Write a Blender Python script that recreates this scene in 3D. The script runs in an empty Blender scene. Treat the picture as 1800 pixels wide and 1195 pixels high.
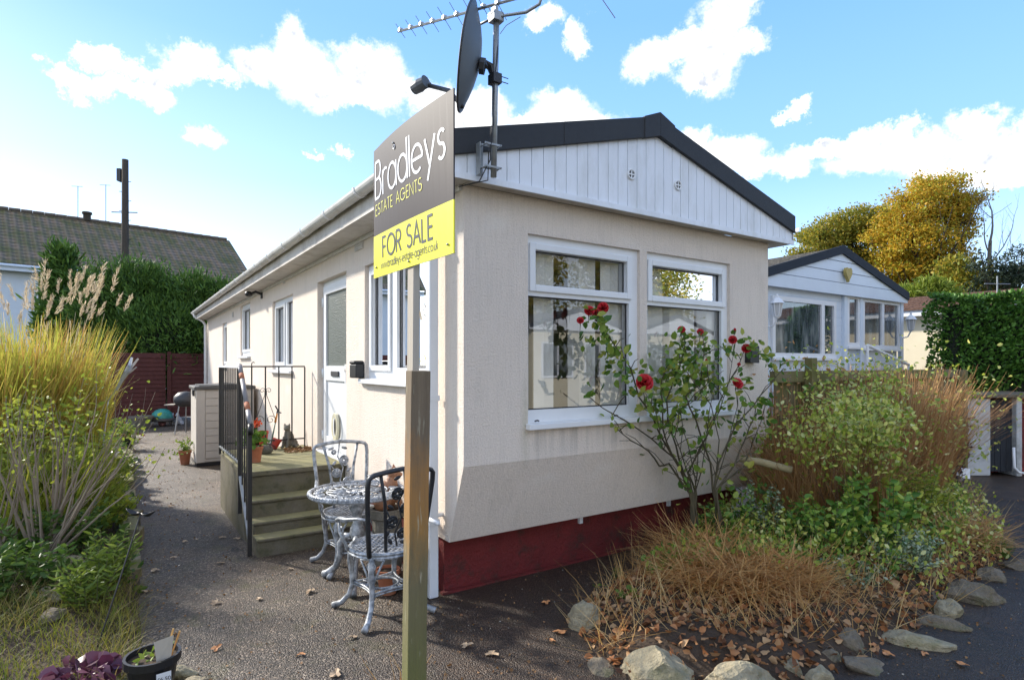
import bpy, bmesh, math, random
import numpy as np
from mathutils import Vector, Matrix
random.seed(7); RNG = np.random.default_rng(7)
C = bpy.context.scene.collection
R = math.radians
PI = math.pi
EYE = 1.6; F = 1026.0
def at(px, py, Y): return Vector(((px-900)/F*Y, Y, EYE+(640-py)/F*Y))
def gp(px, py, z=0.0):
    Y = (EYE-z)*F/(py-640)
    return Vector(((px-900)/F*Y, Y, z))
ANG = math.atan2(.5544, .8322)
U = Vector((math.cos(ANG), math.sin(ANG), 0)); V = Vector((-math.sin(ANG), math.cos(ANG), 0))
P0 = Vector((-.3146, 3.8, 0))
def H(lx, ly, z=0.0, o=P0): return o + U*lx + V*ly + Vector((0, 0, z))
def toH(p, o=P0):
    d = Vector((p[0], p[1], 0)) - Vector((o[0], o[1], 0))
    return d.dot(U), d.dot(V)
def sideY(px, lx, o=P0):                     # local y and depth where a pixel column meets the plane x=lx
    q = (px-900)/F
    b = o + U*lx
    s = (b.x - q*b.y)/(q*V.y - V.x)
    return s, b.y + V.y*s
def frontX(px, ly, o=P0):
    q = (px-900)/F
    b = o + V*ly
    w = (q*b.y - b.x)/(U.x - q*U.y)
    return w, b.y + U.y*w
def zat(py, Y): return EYE+(640-py)/F*Y

# ------------------------------------------------------------ objects
OFF = {}
def setp(o, label=None, cat=None, group=None, kind=None):
    if label: o['label'] = label
    if cat: o['category'] = cat
    if group: o['group'] = group
    if kind: o['kind'] = kind
    return o
def thing(name, label, cat, loc, rz=0.0, group=None, off=(0, 0, 0)):
    o = bpy.data.objects.new(name, None); C.objects.link(o)
    o.location = loc; o.rotation_euler = (0, 0, rz); o.empty_display_size = .1
    OFF[o.name] = Vector(off)
    return setp(o, label, cat, group)
def hthing(name, label, cat, lx, ly, group=None, o=P0):   # a thing set square to the park home
    return thing(name, label, cat, H(lx, ly, 0, o), ANG, group, (lx, ly, 0))
def dup(root, loc, rz=None, label=None, scale=None):
    r = root.copy(); C.objects.link(r); r.location = loc
    if rz is not None: r.rotation_euler = (0, 0, rz)
    if label: r['label'] = label
    if scale: r.scale = (scale,)*3
    for ch in list(root.children):
        c = ch.copy(); C.objects.link(c); c.parent = r
        for g in list(ch.children):
            d = g.copy(); C.objects.link(d); d.parent = c
    return r
class MB:
    def __init__(s): s.v = []; s.f = []
    def add(s, vs, fs):
        b = len(s.v); s.v += [tuple(v) for v in vs]; s.f += [tuple(b+i for i in f) for f in fs]; return s
    def box(s, x0, x1, y0, y1, z0, z1):
        return s.add([(x0,y0,z0),(x1,y0,z0),(x1,y1,z0),(x0,y1,z0),(x0,y0,z1),(x1,y0,z1),(x1,y1,z1),(x0,y1,z1)],
                     [(3,2,1,0),(4,5,6,7),(0,1,5,4),(1,2,6,5),(2,3,7,6),(3,0,4,7)])
    def obox(s, M, a0, a1, d0, d1, z0, z1):
        vs = [M(a,d,z) for z in (z0,z1) for a,d in ((a0,d0),(a1,d0),(a1,d1),(a0,d1))]
        return s.add(vs, [(3,2,1,0),(4,5,6,7),(0,1,5,4),(1,2,6,5),(2,3,7,6),(3,0,4,7)])
    def quad(s, a, b, c, d): return s.add([a,b,c,d], [(0,1,2,3)])
    def prism(s, poly, e):          # polygon points + extrusion vector
        n = len(poly); e = Vector(e); p = [Vector(q) for q in poly]
        return s.add(p+[q+e for q in p], [tuple(range(n))[::-1], tuple(range(n,2*n))]+[(i,(i+1)%n,n+(i+1)%n,n+i) for i in range(n)])
    def tube(s, path, r, n=6, cap=True, flat=1.0):
        P = [Vector(p) for p in path]
        m = len(P); rs = r if isinstance(r, (list, tuple)) else [r]*m
        if m < 2: return s
        t = (P[1]-P[0]).normalized()
        ref = Vector((0,0,1)) if abs(t.z) < .9 else Vector((1,0,0))
        nx = t.cross(ref).normalized(); vs = []
        for i in range(m):
            tt = (P[min(i+1,m-1)]-P[max(i-1,0)])
            if tt.length < 1e-9: tt = t
            t = tt.normalized()
            nx = (nx - t*nx.dot(t))
            if nx.length < 1e-6: nx = t.orthogonal()
            nx.normalize(); ny = t.cross(nx)
            for k in range(n):
                a = 2*PI*k/n
                vs.append(P[i]+nx*(rs[i]*math.cos(a))+ny*(rs[i]*flat*math.sin(a)))
        fs = [(i*n+k, i*n+(k+1)%n, (i+1)*n+(k+1)%n, (i+1)*n+k) for i in range(m-1) for k in range(n)]
        if cap: fs += [tuple(range(n))[::-1], tuple((m-1)*n+k for k in range(n))]
        return s.add(vs, fs)
    def ring(s, c, rad, r, n=24, k=6, ax=Vector((0,0,1)), sx=1.0, sy=1.0):
        c = Vector(c); ax = Vector(ax).normalized(); a = ax.orthogonal().normalized(); b = ax.cross(a)
        if abs(ax.z) > .99: a = Vector((1,0,0)); b = Vector((0,1,0))
        pts = []
        for i in range(n):
            th = 2*PI*i/n; d = a*(math.cos(th)*sx)+b*(math.sin(th)*sy)
            for j in range(k):
                ph = 2*PI*j/k
                pts.append(c + d*(rad+r*math.cos(ph)) + ax*(r*math.sin(ph)))
        return s.add(pts, [(i*k+j, ((i+1)%n)*k+j, ((i+1)%n)*k+(j+1)%k, i*k+(j+1)%k) for i in range(n) for j in range(k)])
    def lathe(s, prof, c=(0,0,0), n=20, close=True):
        c = Vector(c); vs = []; m = len(prof)
        for r_, z in prof:
            for k in range(n):
                a = 2*PI*k/n; vs.append(c+Vector((r_*math.cos(a), r_*math.sin(a), z)))
        fs = [(i*n+k, i*n+(k+1)%n, (i+1)*n+(k+1)%n, (i+1)*n+k) for i in range(m-1) for k in range(n)]
        if close: fs += [tuple(range(n))[::-1], tuple((m-1)*n+k for k in range(n))]
        return s.add(vs, fs)
    def ell(s, c, r, nu=10, nv=8, rot=None):
        c = Vector(c); vs = []
        for i in range(1, nv):
            for k in range(nu):
                th = PI*i/nv; a = 2*PI*k/nu
                p = Vector((r[0]*math.sin(th)*math.cos(a), r[1]*math.sin(th)*math.sin(a), r[2]*math.cos(th)))
                vs.append(c+(rot @ p if rot else p))
        top = Vector((0,0,r[2])); 
        vs += [c+(rot @ top if rot else top), c-(rot @ top if rot else top)]
        m = (nv-1)*nu; fs = [(i*nu+k, (i+1)*nu+k, (i+1)*nu+(k+1)%nu, i*nu+(k+1)%nu) for i in range(nv-2) for k in range(nu)]
        fs += [(m, k, (k+1)%nu) for k in range(nu)] + [(m+1, (nv-2)*nu+(k+1)%nu, (nv-2)*nu+k) for k in range(nu)]
        return s.add(vs, fs)
    def build(s, name, mat, parent=None, loc=None, rz=0.0, bevel=0, smooth=False, remesh=0, off=None):
        me = bpy.data.meshes.new(name)
        o_ = Vector(off) if off is not None else (OFF.get(parent.name, Vector((0,0,0))) if parent else Vector((0,0,0)))
        if parent and parent.name not in OFF and off is None:
            p = parent
            while p and p.name not in OFF: p = p.parent
            if p: o_ = OFF[p.name]
        vs = [Vector(v)-o_ for v in s.v]
        if loc is not None and not parent and off is None: vs = [v-Vector(loc) for v in vs]
        me.from_pydata([tuple(v) for v in vs], [], s.f); me.validate()
        bm = bmesh.new(); bm.from_mesh(me); bmesh.ops.recalc_face_normals(bm, faces=bm.faces); bm.to_mesh(me); bm.free()
        o = bpy.data.objects.new(name, me); C.objects.link(o)
        if mat: me.materials.append(mat)
        if parent: o.parent = parent
        if loc is not None and not parent: o.location = loc; o.rotation_euler = (0,0,rz)
        if smooth: me.polygons.foreach_set('use_smooth', [True]*len(me.polygons))
        if remesh:
            m = o.modifiers.new('r', 'REMESH'); m.mode = 'VOXEL'; m.voxel_size = remesh; m.use_smooth_shade = True
            m = o.modifiers.new('s', 'SMOOTH'); m.iterations = 3
        if bevel:
            m = o.modifiers.new('b', 'BEVEL'); m.width = bevel; m.segments = 2; m.limit_method = 'ANGLE'; m.angle_limit = R(40)
        return o
def npmesh(name, Vt, Fq, mat, parent=None, loc=None, smooth=False):
    """big meshes from numpy; all faces quads"""
    Vt = np.asarray(Vt, dtype=np.float32).reshape(-1, 3)
    if parent is not None:
        Vt = Vt - np.array(OFF.get(parent.name, (0,0,0)), dtype=np.float32)
    elif loc is not None: Vt = Vt - np.array(loc, dtype=np.float32)
    Fq = np.asarray(Fq, dtype=np.int32).reshape(-1, 4)
    me = bpy.data.meshes.new(name)
    me.vertices.add(len(Vt)); me.vertices.foreach_set('co', Vt.ravel())
    me.loops.add(Fq.size); me.loops.foreach_set('vertex_index', Fq.ravel())
    me.polygons.add(len(Fq)); me.polygons.foreach_set('loop_start', np.arange(0, Fq.size, 4, dtype=np.int32))
    me.update(calc_edges=True); me.validate()
    if smooth: me.polygons.foreach_set('use_smooth', [True]*len(me.polygons))
    me.materials.append(mat)
    o = bpy.data.objects.new(name, me); C.objects.link(o)
    if parent is not None: o.parent = parent
    elif loc is not None: o.location = loc
    return o
def leafset(P, D, size, aspect=.5, fold=.3, rng=RNG):
    """N folded six-point leaves; P base points, D directions"""
    P = np.asarray(P, float); N = len(P); D = np.asarray(D, float)
    D = D/np.maximum(np.linalg.norm(D, axis=1, keepdims=True), 1e-6)
    rnd = rng.normal(size=(N,3)); S = np.cross(D, rnd); S /= np.maximum(np.linalg.norm(S, axis=1, keepdims=True), 1e-6)
    Nn = np.cross(S, D); L = np.asarray(size).reshape(-1,1)*np.ones((N,1)); W = L*aspect*.5
    up = Nn*fold
    vs = np.stack([P, P+D*L*.3+(S+up)*W, P+D*L*.7+(S+up)*W*.8, P+D*L-Nn*L*.08, P+D*L*.7+(-S+up)*W*.8, P+D*L*.3+(-S+up)*W], axis=1)
    b = np.arange(N)[:,None]*6
    f = np.concatenate([b+np.array([[0,1,2,3]]), b+np.array([[0,3,4,5]])], axis=1).reshape(-1,4)
    return vs.reshape(-1,3), f
def ribbons(P, az, lean, bend, L, W, k=4, rng=RNG, tipw=.1):
    """N curved grass blades"""
    P = np.asarray(P, float); N = len(P); az = np.broadcast_to(az, N).astype(float); lean = np.broadcast_to(lean, N); bend = np.broadcast_to(bend, N)
    L = np.broadcast_to(L, N); W = np.broadcast_to(W, N)
    a2 = az + rng.uniform(.6, 2.5, N); S = np.stack([np.cos(a2), np.sin(a2), np.zeros(N)], 1)
    p = P.copy(); rows = []
    for i in range(k+1):
        t = i/k; w = (W*max(tipw, (1-t)**.6 if t > .3 else 1)*.5)[:,None]
        rows.append(np.stack([p-S*w, p+S*w], 1))
        tl = lean+bend*(t+.5/k)
        p = p + (L/k)[:,None]*np.stack([np.sin(tl)*np.cos(az), np.sin(tl)*np.sin(az), np.cos(tl)], 1)
    vs = np.stack(rows, 1)                     # N,k+1,2,3
    b = (np.arange(N)*(2*(k+1)))[:,None,None]; j = (np.arange(k)*2)[None,:,None]
    f = b+j+np.array([0,1,3,2])[None,None,:]
    return vs.reshape(-1,3), f.reshape(-1,4), p
def cat2(*parts):
    V_ = []; F_ = []; n = 0
    for v, f in parts:
        V_.append(v); F_.append(np.asarray(f)+n); n += len(v)
    return np.concatenate(V_), np.concatenate(F_)

# ------------------------------------------------------------ materials
class NT:
    def __init__(s, nt): s.nt = nt
    def n(s, t, **kw):
        nd = s.nt.nodes.new(t)
        for k, v in kw.items():
            if k.startswith('i_'):
                key = k[2:]; key = int(key) if key.isdigit() else key.replace('_', ' ')
                if isinstance(v, bpy.types.NodeSocket): s.nt.links.new(v, nd.inputs[key])
                else: nd.inputs[key].default_value = v
            else: setattr(nd, k, v)
        return nd
    def l(s, a, b): s.nt.links.new(a, b)
    def math(s, op, a, b=None, c=None, clamp=False):
        nd = s.nt.nodes.new('ShaderNodeMath'); nd.operation = op; nd.use_clamp = clamp
        for i, v in enumerate((a, b, c)):
            if v is None: continue
            if isinstance(v, bpy.types.NodeSocket): s.nt.links.new(v, nd.inputs[i])
            else: nd.inputs[i].default_value = v
        return nd.outputs[0]
    def ramp(s, fac, stops, interp='LINEAR'):
        nd = s.nt.nodes.new('ShaderNodeValToRGB'); cr = nd.color_ramp; cr.interpolation = interp
        while len(cr.elements) < len(stops): cr.elements.new(.5)
        for e, (p, c) in zip(cr.elements, stops):
            e.position = p; e.color = (*c, 1) if len(c) == 3 else c
        s.nt.links.new(fac, nd.inputs[0]); return nd.outputs[0]
    def mix(s, fac, a, b, mode='MIX'):
        nd = s.nt.nodes.new('ShaderNodeMix'); nd.data_type = 'RGBA'; nd.blend_type = mode
        for i, v in ((0, fac), (6, a), (7, b)):
            if isinstance(v, bpy.types.NodeSocket): s.nt.links.new(v, nd.inputs[i])
            else: nd.inputs[i].default_value = v if i == 0 else (*v, 1) if len(v) == 3 else v
        return nd.outputs[2]
def newmat(name):
    m = bpy.data.materials.new(name); m.use_nodes = True
    t = NT(m.node_tree); b = m.node_tree.nodes['Principled BSDF']
    return m, t, b
def noise(t, co, scale, detail=4, rough=.6, stretch=None):
    if stretch:
        mp = t.n('ShaderNodeMapping'); mp.inputs['Scale'].default_value = stretch; t.l(co, mp.inputs[0]); co = mp.outputs[0]
    nd = t.n('ShaderNodeTexNoise', i_Scale=scale, i_Detail=detail, i_Roughness=rough); t.l(co, nd.inputs['Vector']); return nd.outputs[0]
def mat(name, col, rough=.6, var=.12, vs=6, bump=0, bs=80, metal=0, spec=.5, dirt=None, dirts=3, dirtamt=.5, stretch=None, bd=.01, coat=0):
    m, t, b = newmat(name)
    co = t.n('ShaderNodeTexCoord').outputs['Object']
    c = t.mix(noise(t, co, vs, 5, .65, stretch), tuple(x*(1-var*2) for x in col), tuple(min(1, x*(1+var*2)) for x in col))
    if dirt:
        f = noise(t, co, dirts, 6, .7, stretch)
        f = t.math('MULTIPLY', t.math('SUBTRACT', f, .5, clamp=True), 6*dirtamt, clamp=True)
        c = t.mix(f, c, dirt)
    t.l(c, b.inputs['Base Color']); b.inputs['Roughness'].default_value = rough; b.inputs['Metallic'].default_value = metal
    b.inputs['Specular IOR Level'].default_value = spec
    if coat: b.inputs['Coat Weight'].default_value = coat
    if bump:
        bn = t.n('ShaderNodeBump', i_Strength=bump, i_Distance=bd); t.l(noise(t, co, bs, 4, .7), bn.inputs['Height']); t.l(bn.outputs[0], b.inputs['Normal'])
    return m
def leafmat(name, cols, trans=.35, rough=.55, patch=0.35):
    m, t, b = newmat(name)
    g = t.n('ShaderNodeNewGeometry'); co = t.n('ShaderNodeTexCoord').outputs['Object']
    f = t.math('ADD', t.math('MULTIPLY', g.outputs['Random Per Island'], 1-patch), t.math('MULTIPLY', noise(t, co, 1.3, 3), patch*1.0))
    n = len(cols); c = t.ramp(f, [(.08+.84*i/(n-1), c_) for i, c_ in enumerate(cols)])
    t.l(c, b.inputs['Base Color']); b.inputs['Roughness'].default_value = rough; b.inputs['Specular IOR Level'].default_value = .35
    tr = t.n('ShaderNodeBsdfTranslucent'); t.l(c, tr.inputs[0])
    mx = t.n('ShaderNodeMixShader', i_0=trans); t.l(b.outputs[0], mx.inputs[1]); t.l(tr.outputs[0], mx.inputs[2])
    t.l(mx.outputs[0], m.node_tree.nodes['Material Output'].inputs[0]); return m

def m_render():
    m, t, b = newmat('cream_render')
    co = t.n('ShaderNodeTexCoord').outputs['Object']
    big = noise(t, co, .9, 4, .6); st = noise(t, co, 2.3, 6, .75, (2.6, 1.4, .4))
    c = t.mix(big, (.78,.67,.57), (.88,.785,.69))
    c = t.mix(t.math('MULTIPLY', t.math('SUBTRACT', st, .54, clamp=True), 2.2, clamp=True), c, (.58,.51,.43))
    gr = noise(t, co, 9, 6, .8, (5, 5, .28)); c = t.mix(t.math('MULTIPLY', t.math('SUBTRACT', gr, .48, clamp=True), 2.0, clamp=True), c, (.60,.53,.45))
    fine = noise(t, co, 75, 3, .7)
    c = t.mix(t.math('MULTIPLY', t.math('SUBTRACT', fine, .48, clamp=True), 3.0, clamp=True), c, (.68,.59,.50))
    sp = noise(t, co, 1.7, 3, .5, (1, 1, 2))
    c = t.mix(t.math('MULTIPLY', t.math('SUBTRACT', sp, .62, clamp=True), 4, clamp=True), c, (.86,.79,.71))
    sx = t.n('ShaderNodeSeparateXYZ'); t.l(co, sx.inputs[0])
    dn_ = t.math('SUBTRACT', 1.145, sx.outputs[2]); dr = t.math('MULTIPLY', t.math('MULTIPLY', dn_, 60, clamp=True), t.math('SUBTRACT', 1.0, t.math('DIVIDE', dn_, .30), clamp=True))
    dr = t.math('MULTIPLY', dr, t.math('MULTIPLY', t.math('SUBTRACT', noise(t, co, 14, 4, .7, (1, .02, .04)), .46, clamp=True), 5, clamp=True))
    dr = t.math('MULTIPLY', dr, t.math('MULTIPLY', t.math('LESS_THAN', sx.outputs[1], .01), t.math('LESS_THAN', t.math('ABSOLUTE', t.math('SUBTRACT', sx.outputs[0], 1.65)), 1.15))); c = t.mix(t.math('MULTIPLY', dr, .6), c, (.36,.32,.27))
    # green algae streak where the sill drips
    dx = t.math('ABSOLUTE', t.math('SUBTRACT', sx.outputs[0], .49)); dz = t.math('SUBTRACT', 1.2, sx.outputs[2])
    a = t.math('SUBTRACT', 1.0, t.math('DIVIDE', dx, .05), clamp=True)
    a = t.math('MULTIPLY', a, t.math('MULTIPLY', t.math('SUBTRACT', 1.0, t.math('DIVIDE', t.math('ABSOLUTE', dz), .42), clamp=True), .6))
    c = t.mix(t.math('MULTIPLY', a, noise(t, co, 20, 3)), c, (.22,.24,.08))
    t.l(c, b.inputs['Base Color']); b.inputs['Roughness'].default_value = .9; b.inputs['Specular IOR Level'].default_value = .2
    bn = t.n('ShaderNodeBump', i_Strength=1.0, i_Distance=.010); t.l(noise(t, co, 75, 4, .7), bn.inputs['Height']); t.l(bn.outputs[0], b.inputs['Normal'])
    return m
def m_tarmac():
    m, t, b = newmat('worn_tarmac')
    co = t.n('ShaderNodeTexCoord').outputs['Object']
    v = t.n('ShaderNodeTexVoronoi', i_Scale=120.0); t.l(co, v.inputs['Vector'])
    agg = t.n('ShaderNodeSeparateColor'); t.l(v.outputs['Color'], agg.inputs[0])
    c = t.ramp(agg.outputs[0], [(0,(.018,.016,.014)),(.5,(.052,.046,.04)),(.85,(.10,.09,.078)),(1,(.26,.24,.21))])
    pat = noise(t, co, 1.6, 6, .7)
    c = t.mix(t.math('MULTIPLY', t.math('SUBTRACT', pat, .48, clamp=True), 3, clamp=True), c, (.05,.04,.026))
    moss = noise(t, co, 3.4, 6, .75)
    c = t.mix(t.math('MULTIPLY', t.math('SUBTRACT', moss, .54, clamp=True), 5, clamp=True), c, (.055,.06,.018))
    # sun on the left path and brown-tinted house shade in front, painted into colour
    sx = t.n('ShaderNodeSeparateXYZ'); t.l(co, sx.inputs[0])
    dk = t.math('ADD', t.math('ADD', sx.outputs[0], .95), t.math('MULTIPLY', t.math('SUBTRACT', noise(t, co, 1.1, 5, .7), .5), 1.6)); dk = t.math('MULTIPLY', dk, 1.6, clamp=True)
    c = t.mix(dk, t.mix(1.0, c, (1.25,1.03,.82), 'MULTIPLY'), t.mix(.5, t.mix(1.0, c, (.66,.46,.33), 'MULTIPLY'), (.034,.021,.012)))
    pz = noise(t, co, .55, 7, .75); c = t.mix(t.math('MULTIPLY', t.math('SUBTRACT', pz, .5, clamp=True), 5, clamp=True), c, t.mix(1.0, c, (2.0,1.85,1.65), 'MULTIPLY'))
    wp = t.n('ShaderNodeVectorMath', operation='ADD'); t.l(co, wp.inputs[0]); nn = t.n('ShaderNodeTexNoise', i_Scale=2.2, i_Detail=5.0); t.l(co, nn.inputs['Vector']); t.l(nn.outputs['Color'], wp.inputs[1])
    ce = t.n('ShaderNodeTexVoronoi', i_Scale=.75, feature='DISTANCE_TO_EDGE'); t.l(wp.outputs[0], ce.inputs['Vector'])
    crack = t.math('SUBTRACT', 1.0, t.math('DIVIDE', ce.outputs['Distance'], .011), clamp=True); crack = t.math('MULTIPLY', crack, t.math('MULTIPLY', t.math('SUBTRACT', pat, .38, clamp=True), 8, clamp=True))
    c = t.mix(t.math('MULTIPLY', crack, .8), c, (.012,.011,.008))
    t.l(c, b.inputs['Base Color'])
    t.l(t.math('ADD', .24, t.math('MULTIPLY', pat, .5), clamp=True), b.inputs['Roughness'])
    bn = t.n('ShaderNodeBump', i_Strength=.9, i_Distance=.012)
    hgt = t.math('ADD', t.math('MULTIPLY', v.outputs['Distance'], -.7), noise(t, co, 45, 4, .7))
    t.l(hgt, bn.inputs['Height']); t.l(bn.outputs[0], b.inputs['Normal'])
    return m
def m_glass(name, tint=(.97,.98,.98), base=.11, rough=.0):
    m, t, b = newmat(name); m.node_tree.nodes.remove(b)
    lw = t.n('ShaderNodeLayerWeight', i_Blend=.25)
    f = t.math('ADD', base, t.math('MULTIPLY', lw.outputs['Fresnel'], .85), clamp=True)
    g = t.n('ShaderNodeBsdfGlossy', i_Roughness=rough, i_Color=(.92,.95,1,1)); tr = t.n('ShaderNodeBsdfTransparent', i_Color=(*tint, 1))
    mx = t.n('ShaderNodeMixShader'); t.l(f, mx.inputs[0]); t.l(tr.outputs[0], mx.inputs[1]); t.l(g.outputs[0], mx.inputs[2])
    t.l(mx.outputs[0], m.node_tree.nodes['Material Output'].inputs[0]); return m
def m_wood(name, c1, c2, green=None, gz=None, scale=1.0):
    m, t, b = newmat(name)
    co = t.n('ShaderNodeTexCoord').outputs['Object']
    gr = noise(t, co, 30*scale, 6, .7, (1, 1, .06)); c = t.mix(gr, c1, c2)
    if green:
        f = t.math('MULTIPLY', t.math('SUBTRACT', noise(t, co, 5*scale, 5, .7, (1,1,.5)), .42, clamp=True), 5, clamp=True)
        if gz is not None:
            sx = t.n('ShaderNodeSeparateXYZ'); t.l(co, sx.inputs[0])
            f = t.math('MULTIPLY', f, t.math('SUBTRACT', 1.0, t.math('DIVIDE', sx.outputs[2], gz), clamp=True))
            f = t.math('MULTIPLY', f, 1.6, clamp=True)
        c = t.mix(f, c, green)
    t.l(c, b.inputs['Base Color']); b.inputs['Roughness'].default_value = .85; b.inputs['Specular IOR Level'].default_value = .25
    bn = t.n('ShaderNodeBump', i_Strength=.5, i_Distance=.004); t.l(gr, bn.inputs['Height']); t.l(bn.outputs[0], b.inputs['Normal'])
    return m
def m_step():
    m, t, b = newmat('mossy_concrete')
    co = t.n('ShaderNodeTexCoord').outputs['Object']; g = t.n('ShaderNodeNewGeometry'); sx = t.n('ShaderNodeSeparateXYZ'); t.l(g.outputs['Normal'], sx.inputs[0])
    c = t.mix(noise(t, co, 14, 7, .8), (.05,.042,.03), (.25,.225,.17))
    f = t.math('MULTIPLY', t.math('SUBTRACT', noise(t, co, 4, 6, .75), .38, clamp=True), 4, clamp=True)
    c = t.mix(t.math('MULTIPLY', f, .6), c, (.11,.10,.04))
    c = t.mix(t.math('MULTIPLY', t.math('SUBTRACT', noise(t, co, 7, 5, .7), .52, clamp=True), 5, clamp=True), c, (.045,.05,.022))
    c = t.mix(t.math('MULTIPLY', t.math('SUBTRACT', sx.outputs[2], .4, clamp=True), t.math('MULTIPLY', noise(t, co, 5, 5, .7), 1.6, clamp=True), clamp=True), c, (.33,.30,.12))
    t.l(c, b.inputs['Base Color']); b.inputs['Roughness'].default_value = .9
    bn = t.n('ShaderNodeBump', i_Strength=.8, i_Distance=.01); t.l(noise(t, co, 40, 5, .7), bn.inputs['Height']); t.l(bn.outputs[0], b.inputs['Normal'])
    return m
def m_cast():
    m, t, b = newmat('silver_cast_metal')
    co = t.n('ShaderNodeTexCoord').outputs['Object']
    n1 = noise(t, co, 26, 5, .6)
    c = t.ramp(n1, [(.30,(.10,.11,.125)),(.48,(.27,.285,.30)),(.66,(.50,.52,.55))])
    t.l(c, b.inputs['Base Color']); b.inputs['Metallic'].default_value = .2; b.inputs['Roughness'].default_value = .45
    bn = t.n('ShaderNodeBump', i_Strength=.4, i_Distance=.003); t.l(noise(t, co, 110, 3), bn.inputs['Height']); t.l(bn.outputs[0], b.inputs['Normal'])
    return m
def m_tile(name, c1, c2, moss, sx_=5.0, sz=4.0):
    """roof tiles: courses across and waves along, in object coordinates x (along eave), z (height)"""
    m, t, b = newmat(name)
    co = t.n('ShaderNodeTexCoord').outputs['UV']
    s = t.n('ShaderNodeSeparateXYZ'); t.l(co, s.inputs[0])
    row = t.math('FRACT', t.math('MULTIPLY', s.outputs[1], sz)); col = t.math('SINE', t.math('MULTIPLY', s.outputs[0], sx_*2*PI))
    hgt = t.math('ADD', t.math('MULTIPLY', t.math('SUBTRACT', 1.0, row), 1.0), t.math('MULTIPLY', col, .5))
    ed = t.math('GREATER_THAN', row, t.math('ADD', .8, t.math('MULTIPLY', col, .12)))
    c = t.mix(noise(t, co, 9, 5, .7), c1, c2)
    c = t.mix(t.math('MULTIPLY', t.math('SUBTRACT', noise(t, co, 1.2, 6, .7), .4, clamp=True), 5, clamp=True), c, moss)
    c = t.mix(t.math('MULTIPLY', ed, .75), c, tuple(x*.25 for x in c1))
    t.l(c, b.inputs['Base Color']); b.inputs['Roughness'].default_value = .9
    bn = t.n('ShaderNodeBump', i_Strength=1.0, i_Distance=.08); t.l(hgt, bn.inputs['Height']); t.l(bn.outputs[0], b.inputs['Normal'])
    return m
M = {}
M['render'] = m_render(); M['tarmac'] = m_tarmac(); M['step'] = m_step(); M['cast'] = m_cast()
M['glass'] = m_glass('window_glass'); M['glass_side'] = m_glass('side_window_glass', base=.6)
M['upvc'] = mat('white_upvc', (.78,.79,.80), .35, .03, 4, dirt=(.6,.6,.56), dirtamt=.15)
M['upvc_dirty'] = mat('grimy_white_plastic', (.66,.65,.62), .5, .08, 5, dirt=(.32,.30,.26), dirtamt=.5, dirts=4)
M['soffit'] = mat('stained_soffit_board', (.56,.53,.49), .7, .1, 3, dirt=(.26,.22,.18), dirtamt=.55, dirts=2.2)
M['panel'] = mat('white_gable_boarding', (.82,.85,.90), .45, .05, 3, dirt=(.58,.59,.57), dirtamt=.4, dirts=4, stretch=(1,1,.3))
M['roofblack'] = mat('black_verge_trim', (.022,.024,.028), .65, .2, 20, bump=.3, bs=200)
M['roof'] = mat('dark_roof_sheet', (.05,.05,.055), .8, .2, 10)
M['flare'] = mat('weathered_cream_base', (.86,.785,.70), .85, .06, 2.5, bump=.8, bs=110, bd=.005, dirt=(.50,.45,.40), dirtamt=.5, dirts=2.5)
M['red_skirt'] = mat('red_painted_brick', (.17,.016,.014), .7, .3, 3, bump=1, bs=40, bd=.02, dirt=(.055,.022,.014), dirtamt=1.0, dirts=5)
M['black'] = mat('black_plastic', (.012,.012,.014), .45, .1)
M['iron'] = mat('black_painted_iron', (.016,.015,.015), .5, .2, 30)
M['galv'] = mat('galvanised_steel', (.34,.36,.37), .45, .12, 20, metal=.6, dirt=(.2,.13,.08), dirtamt=.25, dirts=14)
M['dish'] = mat('grey_dish_paint', (.11,.12,.13), .5, .1, 6)
M['darkm'] = mat('dark_metal', (.05,.05,.055), .5, .15, 30, metal=.3)
M['blind'] = mat('cream_blind_fabric', (.84,.83,.79), .9, .05, 4)
M['curtain'] = mat('brown_curtain', (.30,.22,.12), .9, .1, 8)
M['inside'] = mat('room_walls', (.5,.44,.36), .9, .1)
M['terracotta'] = mat('terracotta', (.36,.12,.055), .8, .15, 12, dirt=(.3,.2,.14), dirtamt=.4)
M['redpot'] = mat('red_plastic', (.42,.035,.02), .4, .1)
M['stonecat'] = mat('weathered_stone', (.17,.155,.125), .9, .2, 20, bump=.6, bs=70, dirt=(.08,.085,.05), dirtamt=.5)
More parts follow.
